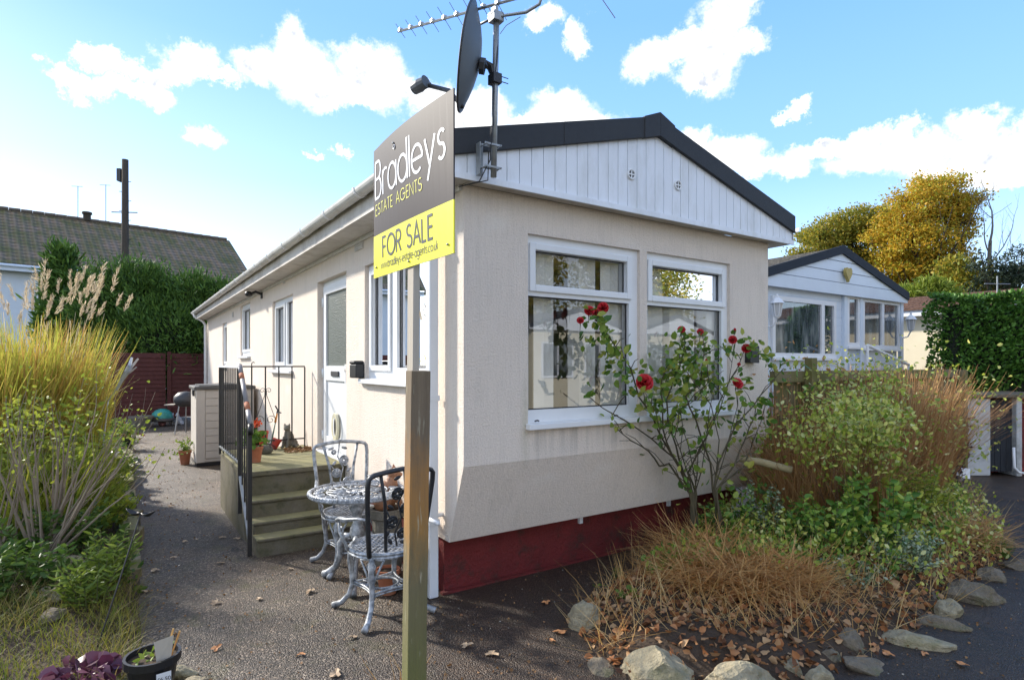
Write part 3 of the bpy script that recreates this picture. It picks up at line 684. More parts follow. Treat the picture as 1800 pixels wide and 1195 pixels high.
b = MB(); b.ring((.055,ym-.05,.93), .105, .022, 28, 8, Vector((1,0,0)), sx=1.0, sy=1.45) if False else None
b.add([Ms(ym-.02+.115*math.cos(2*PI*i/28), -.05, .93+.155*math.sin(2*PI*i/28)) for i in range(28)]+[Ms(ym-.02+.105*math.cos(2*PI*i/28), -.03, .93+.145*math.sin(2*PI*i/28)) for i in range(28)]
      +[Ms(ym-.02+.06*math.cos(2*PI*i/28), -.03, .93+.10*math.sin(2*PI*i/28)) for i in range(28)], [(i,(i+1)%28,28+(i+1)%28,28+i) for i in range(28)]+[(28+i,28+(i+1)%28,56+(i+1)%28,56+i) for i in range(28)])
M['cream_plas'] = mat('cream_plastic', (.62,.58,.42), .5, .05)
cf = b.build('cat_flap', M['cream_plas'], dr, off=(0,0,0), smooth=False)
b = MB(); b.add([Ms(ym-.02+.062*math.cos(2*PI*i/28), -.045, .93+.102*math.sin(2*PI*i/28)) for i in range(28)], [tuple(range(28))]); b.build('flap', M['darkm'], cf, off=(0,0,0))
# door sill / threshold
b = MB(); b.obox(Ms, a0-.02, a1+.02, -.07, .03, z0-.03, z0+.001); b.build('threshold', M['upvc'], dr, off=(0,0,0))
# wall fittings
yb, Yb = sideY(628, -.04); zb = zat(650, Yb)
b = MB(); b.box(-.085,-.001,yb-.09,yb+.09,zb-.075,zb+.055); b.box(-.095,-.001,yb-.07,yb+.07,zb+.055,zb+.085); b.build('letter_box', M['black'], home, bevel=.012)
for px, py, sz in ((632,430,.11),(500,492,.05),(410,553,.05)):
    y_, Y_ = sideY(px, 0); z_ = zat(py, Y_); b = MB(); b.box(-.012,-.001,y_-sz,y_+sz,z_-.05,z_+.05)
    for k in range(4): b.box(-.018,-.012,y_-sz*.85,y_+sz*.85,z_-.036+k*.022,z_-.028+k*.022)
    b.build('wall_vent', M['soffit'], home)
y_, Y_ = sideY(461, 0); z_ = zat(517, Y_); b = MB(); b.box(-.02,-.001,y_-.04,y_+.04,z_-.07,z_+.07); b.tube([(-.01,y_,z_),(-.1,y_,z_+.03),(-.16,y_,z_+.0)], .02, 8); b.ell((-.2,y_,z_-.01),(.06,.06,.045)); b.build('security_light', M['black'], home)
# meter box on the front wall, right of the window
x_, Y_ = frontX(1322, -.03); z_ = zat(621, Y_); b = MB(); b.box(x_-.07,x_+.07,-.06,-.001,z_-.09,z_+.07); b.box(x_-.05,x_+.05,-.064,-.06,z_-.03,z_+.05); b.build('wall_box', M['black'], home, bevel=.008)
# ============================================================ for sale sign
def arc(cx, cy, r, a0, a1, n=18, sx=1.0):
    return [(cx+r*sx*math.cos(R(a0+(a1-a0)*i/n)), cy+r*math.sin(R(a0+(a1-a0)*i/n))) for i in range(n+1)]
X_ = .65; rr = X_/2
def glyph(c):
    ci = arc(rr, rr, rr, 0, 360, 28)
    G = {
    'B': ([[(0,0),(0,1)], [(0,1)]+arc(.27,.765,.235,90,-90)+[(0,.53)], [(0,.53)]+arc(.30,.265,.265,90,-90)+[(0,0)]], .57),
    'r': ([[(0,0),(0,X_)], arc(.23,.42,.23,180,55)], .33),
    'a': ([ci, [(X_,0),(X_,X_)]], X_), 'd': ([ci, [(X_,0),(X_,1)]], X_), 'l': ([[(0,0),(0,1)]], .0),
    'e': ([[(0,rr),(X_,rr)]+arc(rr,rr,rr,0,310,26)], X_),
    'y': ([[(0,X_),(.27,0)], [(.54,X_),(.13,-.33)]], .54),
    's': ([arc(.19,.49,.155,35,270,16)+arc(.19,.17,.165,90,-145,16)], .36),
    'E': ([[(.42,0),(0,0),(0,1),(.42,1)], [(0,.52),(.38,.52)]], .44),
    'S': ([arc(.25,.76,.235,40,270,18)+arc(.25,.265,.26,90,-150,18)], .5),
    'T': ([[(.24,0),(.24,1)], [(0,1),(.48,1)]], .48),
    'A': ([[(0,0),(.34,1),(.68,0)], [(.12,.34),(.56,.34)]], .68),
    'G': ([arc(.46,.5,.48,48,360,28,.95)+[(.5,.5)]], .92),
    'N': ([[(0,0),(0,1),(.6,0),(.6,1)]], .6), 'F': ([[(0,0),(0,1),(.42,1)], [(0,.52),(.38,.52)]], .44),
    'O': ([arc(.48,.5,.49,0,360,32,.97)], .96), 'R': ([[(0,0),(0,1)], [(0,1)]+arc(.27,.75,.25,90,-90)+[(0,.5)], [(.22,.5),(.52,0)]], .53),
    'L': ([[(0,1),(0,0),(.38,0)]], .4), 'w': ([[(0,X_),(.2,0),(.38,X_),(.56,0),(.76,X_)]], .76), '.': ([[(0,0),(0,.08)]], .05), '-': ([[(0,.3),(.26,.3)]], .28),
    't': ([[(.13,0),(.13,.92)], [(0,X_),(.28,X_)]], .3), 'g': ([ci, [(X_,X_),(X_,-.1)]+arc(rr,-.06,rr,0,-150,12)], X_),
    'n': ([[(0,0),(0,X_)], arc(.25,.4,.25,180,0,12)+[(.5,0)]], .5), 'c': ([arc(rr,rr,rr,50,310,22)], .56), 'o': ([ci], X_), 'b': ([ci, [(0,0),(0,1)]], X_),
    'u': ([[(0,X_)]+arc(.24,.24,.24,180,360,12)+[(.48,X_)]], .48), 'k': ([[(0,0),(0,1)], [(.4,X_),(0,.26)], [(.1,.34),(.44,0)]], .44), ' ': ([], .32)}
    return G[c]
def stroke_text(s, x0, x1, z0, hgt, th, gap=.16):
    adv = []; x = 0
    for ch in s:
        st, w_ = glyph(ch); adv.append((st, x)); x += w_+gap
    tot = x-gap; sx = (x1-x0)/tot; polys = []
    for st, xo in adv:
        for pl in st: polys.append([(x0+(xo+p[0])*sx, z0+p[1]*hgt) for p in pl])
    return polys, th
def ribbon2d(b, pl, th, mp):
    n = len(pl); L, Rr = [], []
    closed = (abs(pl[0][0]-pl[-1][0])+abs(pl[0][1]-pl[-1][1])) < 1e-6
    for i in range(n):
        a = pl[i-1] if i > 0 else (pl[-2] if closed else pl[0]); c = pl[i+1] if i < n-1 else (pl[1] if closed else pl[-1])
        d1 = Vector((pl[i][0]-a[0], pl[i][1]-a[1])); d2 = Vector((c[0]-pl[i][0], c[1]-pl[i][1]))
        if d1.length < 1e-9: d1 = d2.copy()
        if d2.length < 1e-9: d2 = d1.copy()
        d1.normalize(); d2.normalize(); n1 = Vector((-d1.y, d1.x)); n2 = Vector((-d2.y, d2.x)); m_ = n1+n2
        if m_.length < 1e-6: m_ = n1.copy()
        m_.normalize(); k = th/2/max(.45, m_.dot(n1))
        L.append(mp(pl[i][0]+m_.x*k, pl[i][1]+m_.y*k)); Rr.append(mp(pl[i][0]-m_.x*k, pl[i][1]-m_.y*k))
    b.add(L+Rr, [(i, i+1, n+i+1, n+i) for i in range(n-1)])
A = Vector((-.676, 2.807, 0)); B_ = Vector((-.227, 2.158, 0)); BW = (B_-A).length; du = (B_-A).normalized(); dn = Vector((du.y, -du.x, 0))
if dn.y > 0: dn = -dn
ZB0, ZB1, ZY = 2.012, 2.624, 2.212
post_xy = A+du*(.52*BW)-dn*.034
sg = thing('for_sale_sign', "estate agent's FOR SALE board, charcoal over yellow, nailed to a slim pale post", 'sale sign', (post_xy.x, post_xy.y, 0), 0, None, (post_xy.x, post_xy.y, 0))
def bow(a, z, d=0.0):
    k = a/BW; o = .020*math.sin(PI*min(1, max(0, k)))*(.15+.85*(z-ZB0)/(ZB1-ZB0)); p = A+du*a+dn*(o-.018+d)
    return Vector((p.x, p.y, z))
def board(z0, z1, d0, d1):
    b = MB(); n = 16
    for zz in (0,):
        vs = [bow(BW*i/n, z, d) for i in range(n+1) for z, d in ((z0,d0),(z1,d0),(z1,d1),(z0,d1))]
        fs = [(i*4+k, (i+1)*4+k, (i+1)*4+(k+1)%4, i*4+(k+1)%4) for i in range(n) for k in range(4)]+[(3,2,1,0),(n*4,n*4+1,n*4+2,n*4+3)]
        b.add(vs, fs)
    return b
board(ZY, ZB1, 0, .006).build('board', M['signgrey'], sg); board(ZB0, ZY-.0005, 0, .006).build('yellow_panel', M['yellow'], sg)
def letters(name, txt, t0, t1, z0, h, th, m_, gap=.16):
    pls, th = stroke_text(txt, t0*BW, t1*BW, z0, h, th, gap); k = 0; tot = 0
    words = txt.split(' ')
    for wd in words:
        n = sum(len(glyph(ch)[0]) for ch in wd); b = MB()
        for i, pl in enumerate(pls[k:k+n]): ribbon2d(b, pl, th, lambda a, z, i=i: bow(a, z, .0072+.00025*(i%3)))
        b.build(name, M[m_], sg); k += n
letters('large_lettering', 'Bradleys', .035, .925, 2.385, .172, .0125, 'signwhite', .15)
letters('small_lettering', 'ESTATE AGENTS', .04, .69, 2.305, .05, .0052, 'signyel', .2)
letters('sale_lettering', 'FOR SALE', .15, .80, 2.095, .093, .0115, 'signdark', .18)
letters('web_lettering', 'www.bradleys-estate-agents.co.uk', .12, .85, 2.045, .036, .0036, 'signdark', .17)
for a, z in ((.35,2.575),(.05,2.06),(.95,2.05),(.52,2.035)):
    b = MB(); p = bow(a*BW, z, .009); b.ell(p, (.005,.005,.005), 8, 6); b.build('nail', M['galv'], sg, smooth=True)
b = MB(); b.ring(bow(.36*BW, 2.556, .008), .009, .002, 14, 5, dn); b.build('hole_ring', M['signwhite'], sg)
b = MB(); px_, py_ = post_xy.x, post_xy.y
q = [Vector((px_,py_,0))+du*s1_*.028+dn*s2_*.015 for s1_, s2_ in ((-1,-1),(1,-1),(1,1),(-1,1))]
ql = [p+Vector((-.006,0,0)) for p in q]
b.add([Vector((p.x-.02,p.y,-.1)) for p in q]+[Vector((p.x,p.y,2.55)) for p in q], [(3,2,1,0),(4,5,6,7),(0,1,5,4),(1,2,6,5),(2,3,7,6),(3,0,4,7)])
b.build('sign_post', M['palewood'], sg)
# old stake in front
sx_, sy_ = (735-900)/F*2.33, 2.33
b = MB(); aa = R(32); cA, sA = math.cos(aa), math.sin(aa); hw, hd = .0405, .031
def sq(cx, cy): return [(cx+cA*x-sA*y, cy+sA*x+cA*y) for x, y in ((-hw,-hd),(hw,-hd),(hw,hd),(-hw,hd))]
aa = R(30); lo, hi = sq(sx_-.022, sy_), sq(sx_, sy_)
n = 10; vs = []
for i in range(n+1):
    k = i/n; z = -.1+(1.573+.1)*k
    vs += [(lo[j][0]*(1-k)+hi[j][0]*k+random.uniform(-.0012,.0012), lo[j][1]*(1-k)+hi[j][1]*k, z+(random.uniform(-.003,.003) if i == n else 0)) for j in range(4)]
b.add(vs, [(i*4+k, i*4+(k+1)%4, (i+1)*4+(k+1)%4, (i+1)*4+k) for i in range(n) for k in range(4)]+[(3,2,1,0),(n*4,n*4+1,n*4+2,n*4+3)])
setp(b.build('timber_stake', M['stakewood'], loc=(sx_, sy_, 0), bevel=.003), 'weathered green stained timber stake standing in front of the sale sign post', 'stake')

# ============================================================ dish and aerial on one mast
xm, _ = frontX(870, -.24); Ym = frontX(870, -.24)[1]
z0m, z1m = zat(312, Ym), zat(22, Ym)
mast = hthing('satellite_dish', 'grey satellite dish seen from behind, clamped to a galvanised mast on the gable corner', 'satellite dish', xm, -.24)
b = MB(); b.tube([(xm-.01,-.24,z0m),(xm,-.24,(z0m+z1m)/2),(xm+.012,-.24,z1m)], .019, 12); b.build('mast', M['galv'], mast, smooth=True)
b = MB(); b.box(xm-.085,xm-.045,-.17,-.151,z0m+.02,z0m+.22); b.box(xm-.085,xm-.078,-.20,-.17,z0m+.02,z0m+.22)
for z in (z0m+.05, z0m+.19):
    b.box(xm-.085,xm+.035,-.262,-.256,z,z+.012); b.tube([(xm-.07,-.265,z+.006),(xm-.07,-.16,z+.006)], .005, 6); b.tube([(xm+.03,-.27,z+.006),(xm+.03,-.21,z+.006)], .004, 6)
    b.box(xm-.085,xm+.035,-.222,-.216,z,z+.012)
b.build('wall_bracket', M['galv'], mast)
# dish in world space then into the frame
def loc2h(p):
    x, y = toH(p); return Vector((x, y, p[2]))
mp = H(xm, -.24, 0)
dc = at(822, 98, mp.y-.10)                     # centre of the dish
face = Vector((-.985, .02, .17)).normalized()   # looks left and a little away and up
sd_ = face.cross(Vector((0,0,1))).normalized(); up_ = sd_.cross(face).normalized()
if up_.z < 0: up_ = -up_
RU, RS = .305, .27
def dpt(r, a, off=0.0):
    s_ = math.cos(a); u_ = math.sin(a)
    k = 1.0 if u_ > 0 else (1.0+.10*abs(u_)**3)                # lower rim drawn to a blunt point
    return dc + sd_*(RS*r*s_*(1-.12*(u_ < 0)*abs(u_))) + up_*(RU*r*u_*k) - face*(.075*(1-r*r)+off)
b = MB(); n = 40; rs = [0.02,.2,.4,.6,.8,.95,1.0]
for off in (0, .004):
    vs = [dpt(r, 2*PI*k/n, off) for r in rs for k in range(n)]
    b.add([loc2h(v) for v in vs], [(i*n+k, i*n+(k+1)%n, (i+1)*n+(k+1)%n, (i+1)*n+k) for i in range(len(rs)-1) for k in range(n)])
b.build('reflector', M['dish'], mast, smooth=True)
b = MB(); b.tube([loc2h(dpt(1.0, 2*PI*k/n, -.0)) for k in range(n+1)], .0075, 6); b.build('rim', M['darkm'], mast, smooth=True)
hub = dpt(.0, 0, .01)
mz = zat(140, mp.y)
hubp = at(848, 108, mp.y-.03)
b = MB()
b.tube([loc2h(hub-up_*.05), loc2h(hub-up_*.05-face*.03)], .05, 8)
b.tube([loc2h(hub-up_*.05-face*.02), loc2h(hubp), loc2h(at(862,118,mp.y)), loc2h(Vector((mp.x-.015,mp.y,mz+.03))), loc2h(Vector((mp.x-.004,mp.y,mz-.08)))], [.03,.026,.028,.022,.012], 6, flat=.6)
b.box(xm-.03,xm+.03,-.275,-.205,mz-.03,mz+.03)
for z in (mz-.014, mz+.018): b.tube([(xm+.0,-.262,z),(xm+.085,-.262,z)], .003, 5)
b.build('dish_bracket', M['darkm'], mast)
lnb = at(742, 148, mp.y+.0+.12); foot = dpt(.93, -PI/2, .01)
mid_ = at(790, 160, (lnb.y+foot.y)/2)
b = MB(); b.tube([loc2h(foot), loc2h(mid_), loc2h(lnb+Vector((.045,0,-.01)))], .014, 8); b.build('feed_arm', M['darkm'], mast, smooth=True)
b = MB(); dl = (dc-lnb).normalized(); b.tube([loc2h(lnb-dl*.075), loc2h(lnb-dl*.02), loc2h(lnb+dl*.03), loc2h(lnb+dl*.035)], [.036,.042,.034,.042], 12)
b.tube([loc2h(lnb+Vector((0,0,-.03))), loc2h(lnb+Vector((.06,0,-.0)))], .013, 6); b.build('receiver_head', M['dish'], mast)
b = MB(); b.tube([(xm+.02,-.245,z1m-.12),(xm+.0,-.265,z1m-.3),(xm-.028,-.262,mz-.1),(xm-.024,-.262,mz-.3),(xm-.04,-.258,z0m+.3),(xm-.04,-.25,z0m+.1),(xm-.09,-.2,z0m-.03),(xm-.12,-.1,z0m-.03)], .0045, 5)
b.tube([(xm-.02,-.265,mz-.05),(xm-.035,-.262,mz-.4),(xm-.055,-.255,z0m+.15),(xm-.04,-.22,z0m-.02),(xm-.16,-.06,z0m-.04)], .004, 5); b.build('cable', M['black'], mast)
ae = hthing('television_aerial', 'long multi-element television aerial clamped to the top of the dish mast', 'aerial', xm, -.24)
b = MB(); top = Vector((xm+.01,-.24,z1m-.03)); b.box(xm-.03,xm+.045,-.275,-.205,z1m-.06,z1m-.005); b.box(xm-.012,xm+.012,-.262,-.218,z1m-.005,z1m+.03); b.tube([(xm-.06,-.25,z1m+.02),(xm-.02,-.25,z1m-.04)], .004, 5)
b.build('clamp', M['galv'], ae)
mp2 = H(xm, -.24, z1m)
pL = at(700, 56, mp2.y+.55); pR = at(885, 4, mp2.y-.25)
pR2 = pL + (pR-pL)*1.55
b = MB(); b.tube([loc2h(pL), loc2h(pR2)], .0085, 6); b.build('boom', M['galv'], ae)
arm0 = at(838, 46, mp2.y+.05); arm1 = at(925, 22, mp2.y-.05); arm2 = at(948, 8, mp2.y-.08)
arm3 = at(960, -30, mp2.y-.1)
b = MB(); b.tube([loc2h(arm0), loc2h(Vector((mp2.x, mp2.y, z1m-.03))), loc2h(arm1), loc2h(arm2), loc2h(arm3)], [.008,.009,.010,.010,.008], 8); b.build('support_arm', M['galv'], ae, smooth=True)
b = MB(); b.tube([loc2h(at(915,30,mp2.y-.05)), loc2h(at(890,45,mp2.y-.04)), loc2h(at(879,60,mp2.y-.03))], .0025, 5); b.build('cable', M['galv'], ae)
bd = (pR2-pL).normalized(); eldir = bd.cross(Vector((0,0,1))).normalized()
eldir = Vector((-.35,-.55,.42)).normalized(); eldir = (eldir-bd*eldir.dot(bd)).normalized()
L_ = (pR2-pL).length
for k in range(14):
    p = pL+bd*(.03+k*L_/1.55/8.6); h_ = .055+.006*k
    if k > 8: break
    b = MB(); b.tube([loc2h(p-eldir*h_), loc2h(p+eldir*h_)], .0022, 5); b.box(*[c for c in (loc2h(p).x-.012,loc2h(p).x+.012,loc2h(p).y-.012,loc2h(p).y+.012,loc2h(p).z-.004,loc2h(p).z+.018)]); b.build('element', M['galv'], ae)
# the loose element end seen at top right
b = MB(); q0 = at(1055,-6,mp2.y+.3); q1 = at(1081,32,mp2.y+.1); b.tube([loc2h(q0+(q0-q1)*2), loc2h(q1)], .003, 5); b.tube([loc2h(pR2), loc2h(q0+(q0-q1)*2)], .006, 5); b.build('reflector_rod', M['darkm'], ae)

# ============================================================ steps
st = hthing('concrete_steps', 'mossy concrete doorstep platform with four steps beside the white door', 'steps', -.46, 2.9)
SX0, SX1 = -.93, -.004
b = MB(); b.box(SX0, SX1, 2.42, 3.98, -.02, .575); b.build('platform', M['step'], st, bevel=.012)
slabs = [(2.385, 3.0), (3.006, 3.6), (3.606, 3.99)]
for y0, y1 in slabs:
    b = MB(); b.box(SX0-.012, SX1, y0, y1, .576, .622); b.build('paving_slab', M['step'], st, bevel=.008)
for k, (y0, y1, z) in enumerate(((2.20,2.419,.40),(2.03,2.199,.25),(1.86,2.029,.15))):
    b = MB(); b.box(SX0+.01, SX1, y0, y1, -.02, z-.03); b.box(SX0, SX1, y0-.02, y1, z-.029, z); b.build('step', M['step'], st, bevel=.012)
# ============================================================ railings
def srail(name, label, lx, ly): return hthing(name, label, 'railing', lx, ly)
ra = srail('side_railing', 'black iron railing with sloping grey handrail down the open side of the steps', -.95, 3.0)
RXx = -.965
b = MB(); b.box(RXx-.016,RXx+.016,1.92,1.952,0,1.09); b.build('post', M['iron'], ra)
b = MB(); b.box(RXx-.016,RXx+.016,2.42,2.452,.25,1.565); b.build('post', M['iron'], ra)
b = MB(); b.box(RXx-.012,RXx+.012,3.72,3.744,.62,1.565); b.build('post', M['iron'], ra)
b = MB(); b.box(RXx-.02,RXx+.02,2.41,3.76,1.566,1.585); b.build('top_rail', M['white'], ra)
b = MB(); b.box(RXx-.014,RXx+.014,2.452,3.72,.70,.715); b.build('bottom_rail', M['galv'], ra)
for k in range(9):
    y = 2.452+(k+1)*(3.72-2.452)/10; b = MB(); b.box(RXx-.006,RXx+.006,y-.006,y+.006,.715,1.566); b.build('bar', M['iron'], ra)
for k in range(3):
    y = 1.952+(k+1)*(2.42-1.952)/4; zt = 1.07+(1.56-1.07)*(k+1)/4; zl = .14+(k+1)*.13; b = MB(); b.box(RXx-.006,RXx+.006,y-.006,y+.006,zl,zt); b.build('bar', M['iron'], ra)
b = MB(); b.prism([(RXx-.012,1.95,.10),(RXx-.012,2.42,.56),(RXx-.012,2.42,.59),(RXx-.012,1.95,.13)], (.024,0,0)); b.build('sloping_rail', M['galv'], ra)
M['greyrail'] = mat('faded_grey_handrail', (.20,.19,.195), .5, .1)
for i in range(5):
    k0, k1 = [0,.16,.26,.66,.78,1][i:i+2]; p0 = Vector((RXx,2.44,1.59)); p1 = Vector((RXx,1.90,1.10)); b = MB()
    b.tube([p0+(p1-p0)*k0, p0+(p1-p0)*k1], .021 if i % 2 == 0 else .0215, 10)
    b.build('handrail', M['greyrail'] if i % 2 == 0 else M['terracotta'], ra, smooth=True)
b = MB(); b.tube([(RXx,1.90,1.10),(RXx,1.885,1.05),(RXx,1.90,1.02)], .022, 10); b.build('handrail_end', M['black'], ra, smooth=True)
rb = srail('back_railing', 'thin black railing with scrollwork across the back of the doorstep', -.5, 3.75)
RY = 3.76; X0r, X1r = -.93, -.06
b = MB()
b.box(X0r,X1r,RY-.008,RY+.008,1.565,1.581); b.box(X0r,X1r,RY-.008,RY+.008,.72,.734); b.build('rail', M['iron'], rb)
for k in range(7):
    x = X0r+(X1r-X0r)*k/6; b = MB(); b.box(x-.007,x+.007,RY-.0065,RY+.0065,.622 if k in (0,6) else .734,1.565); b.build('bar', M['iron'], rb)
xs = X0r+(X1r-X0r)*3.0/6-.0; b = MB(); x_s = X0r+(X1r-X0r)*2/6+.145*.0
xs = X0r+(X1r-X0r)*3/6
def sp2d(cx, cz, r0, turns, sgn, a0=0, n=22): return [(cx+sgn*r0*(1-.75*i/n)*math.cos(R(a0)+turns*2*PI*i/n), RY-.012, cz+r0*(1-.75*i/n)*math.sin(R(a0)+turns*2*PI*i/n)) for i in range(n+1)]
for sg_ in (-1, 1):
    b.tube(sp2d(xs+sg_*.035, 1.30, .032, -1.2, sg_, 200), .0035, 5); b.tube([(xs, RY-.012, 1.28),(xs+sg_*.10, RY-.012, .98)], .0035, 5)
    b.tube(sp2d(xs+sg_*.055, .965, .052, 1.25, sg_, 0), .0035, 5)
b.box(xs-.012,xs+.012,RY-.02,RY-.004,1.25,1.30); b.build('scrollwork', M['iron'], rb)
b = MB(); xk = X0r+(X1r-X0r)*2/6; b.tube([(xk,RY,1.58),(xk,RY,1.61),(xk+.015,RY,1.625),(xk+.03,RY,1.615)], .006, 6); b.build('hook', M['iron'], rb)

# ============================================================ storage cabinet
cx0, cx1, cy0, cy1 = -.90, -.06, 6.96, 7.78
cab = hthing('storage_cabinet', 'beige grey plastic storage cabinet with dark lid standing against the side wall', 'storage cabinet', (cx0+cx1)/2, (cy0+cy1)/2)
b = MB(); b.box(cx0, cx1, cy0, cy1, .06, 1.20); b.build('body', M['grey_plas'], cab, bevel=.01)
b = MB(); b.box(cx0+.01, cx1-.01, cy0+.01, cy1-.01, 0, .06); b.build('plinth', M['black'], cab)
b = MB()
for k in range(9):
    z = .12+k*.118; b.box(cx0+.13, cx1-.05, cy0-.014, cy0-.001, z, z+.110); 
b.box(cx0+.0, cx0+.125, cy0-.018, cy0-.001, .06, 1.20); b.build('door_panel', M['grey_plas'], cab, bevel=.004)
b = MB(); b.prism([(cx0-.03,cy0-.04,1.20),(cx1+.02,cy0-.04,1.20),(cx1+.02,cy0-.04,1.25),((cx0+cx1)/2+.1,cy0-.04,1.285),(cx0-.03,cy0-.04,1.25)], (0,cy1-cy0+.06,0)); b.build('lid', M['grey_lid'], cab, bevel=.012)
M['lid_top'] = mat('weathered_lid_top', (.42,.41,.38), .8, .15, 4)
b = MB(); b.box(cx0+.05,cx1-.4,cy0+.05,cy1-.1,1.262,1.272); b.build('lid_ridge', M['grey_lid'], cab)
b = MB(); b.box(cx0-.034,cx0-.012,cy0+.10,cy0+.22,1.10,1.19); b.box(cx0-.03,cx0-.0,cy0+.3,cy0+.34,1.12,1.18); b.build('latch', M['black'], cab)

# ============================================================ cast metal furniture
def chair(name, label):
    t_ = thing(name, label, 'garden chair', (0,0,0), 0, 'cast metal bistro chairs'); m_ = M['cast']; SZ = .425
    b = MB(); n = 32
    def rim(r): return [(r*1.02*math.cos(2*PI*i/n)*(1 if math.sin(2*PI*i/n) > 0 else 1.0), r*math.sin(2*PI*i/n)) for i in range(n)]
    b.ring((0,0,SZ), .212, .014, 36, 6)
    b.ring((0,0,SZ-.022), .214, .010, 36, 6)
    for s_ in (-1, 1):
        for k in range(-6, 7):
            o = k*.032; h_ = math.sqrt(max(0, .208**2-o*o))
            d = Vector((1, s_, 0)).normalized(); p = Vector((-s_, 1, 0)).normalized()*o*1.0
            b.tube([p-d*h_+Vector((0,0,SZ+.002*s_)), p+Vector((0,0,SZ-.006+.002*s_)), p+d*h_+Vector((0,0,SZ+.002*s_))], .0068, 4, cap=False, flat=.6)
    b.build('seat', m_, t_, smooth=False)
    for ix in (-1, 1):
        for iy in (-1, 1):
            d = Vector((ix, iy, 0)).normalized(); b = MB()
            prof = [(.20,SZ-.02),(.225,.36),(.222,.30),(.205,.22),(.20,.15),(.225,.08),(.275,.03),(.375,.0+.005)] if True else None
            prof = [(.205,SZ-.02),(.225,.37),(.228,.31),(.215,.23),(.212,.16),(.235,.09),(.285,.035),(.345,.012)]
            b.tube([d*r_+Vector((0,0,z)) for r_, z in prof], [.019,.020,.020,.018,.017,.017,.018,.022], 8)
            # rose bracket
            sd = Vector((-d.y, d.x, 0))
            for s_ in (-1, 1): b.tube([d*.205+sd*s_*.075+Vector((0,0,SZ-.03)), d*.214+sd*s_*.045+Vector((0,0,.33)), d*.22+sd*s_*.012+Vector((0,0,.25)), d*.215+Vector((0,0,.20))], .0075, 5)
            b.tube([d*.208+sd*.075+Vector((0,0,SZ-.032)), d*.208-sd*.075+Vector((0,0,SZ-.032))], .0075, 5)
            cc = d*.228+Vector((0,0,.355))
            for r0 in (.026,.017,.008): b.ring(cc+d*.004*(1 if r0 < .02 else 0), r0, .0045, 14, 5, d)
            b.tube([d*.222+Vector((0,0,.33)), d*.222+Vector((0,0,.26))], .005, 5)
            b.build('leg', m_, t_, smooth=True)
    b = MB()                                  # pierced stretcher
    for k in range(4):
        a0 = PI/4+k*PI/2; a1 = a0+PI/2; p0 = Vector((math.cos(a0), math.sin(a0), 0))*.212; p1 = Vector((math.cos(a1), math.sin(a1), 0))*.212; mid = (p0+p1)*.5; mid *= .62
        pts = []
        for i in range(11):
            q = i/10; pts.append((p0*(1-q)**2+mid*2*q*(1-q)+p1*q*q)+Vector((0,0,.175)))
        b.tube(pts, .008, 5); b.tube([p+Vector((0,0,-.016)) for p in pts], .006, 5)
        for i in (2,3,4,6,7,8):
            th = math.atan2(pts[i].y, pts[i].x); b.tube([pts[i], Vector((math.cos(th+.15)*.095, math.sin(th+.15)*.095, .175))], .005, 4)
    b.ring((0,0,.175), .095, .009, 28, 5); b.build('stretcher', m_, t_, smooth=True)
    # back: at -y, reclining
    def bp(x, z): k = (z-SZ)/.52; return Vector((x, -.185-.075*k*(.6+.4*k)-.02*0 + .0*x, z))
    path = [bp(-.185,SZ), bp(-.20,.58), bp(-.215,.75), bp(-.222,.86)]+[bp(-.222+.05*(1-math.cos(a)), .90+.035*math.sin(a)) for a in (0.3,.8,1.3)]
    path += [bp(-.09,.948), bp(0,.955), bp(.09,.948)]+[bp(.222-.05*(1-math.cos(a)), .90+.035*math.sin(a)) for a in (1.3,.8,.3)]+[bp(.222,.86),bp(.215,.75),bp(.20,.58),bp(.185,SZ)]
    b = MB(); b.tube(path, .021, 8, flat=.7); b.build('back_frame', m_, t_, smooth=True)
    b = MB()
    for s_ in (-1, 1): b.tube([bp(s_*.075,SZ), bp(s_*.085,.58), bp(s_*.10,.75), bp(s_*.145,.935)], .011, 6)
    def rose(x, z, r):
        for q in (1, .66, .32): b.ring(bp(x, z)+Vector((0,.004*(1-q),0)), r*q, r*.17, 14, 5, Vector((0,1,.15)))
        for k in range(5): a = k*2*PI/5; b.ell(bp(x+r*.55*math.cos(a), z+r*.55*math.sin(a)), (r*.42,.008,r*.42), 6, 5)
    rose(-.02,.80,.036); rose(.045,.70,.034); rose(-.045,.62,.038); rose(.03,.54,.032); rose(.06,.87,.02)
    b.tube([bp(.0,.46), bp(-.02,.55), bp(.02,.64), bp(-.01,.74), bp(.03,.83), bp(.01,.94)], .006, 5)
    b.tube([bp(.03,.54), bp(.075,.60)], .005, 5); b.tube([bp(-.045,.62), bp(-.085,.70)], .005, 5); b.tube([bp(.045,.70), bp(.10,.78)], .005, 5)
    for x, z, a in ((-.06,.72,.6),(.07,.62,2.4),(-.05,.5,1),(.06,.78,.8),(-.03,.9,2.8),(.08,.9,.3),(-.07,.55,2.2),(.04,.48,.4)):
        rt = Matrix.Rotation(a, 3, 'Y'); b.ell(bp(x, z), (.026,.006,.012), 6, 5, rt)
    b.build('rose_panel', m_, t_, smooth=True)
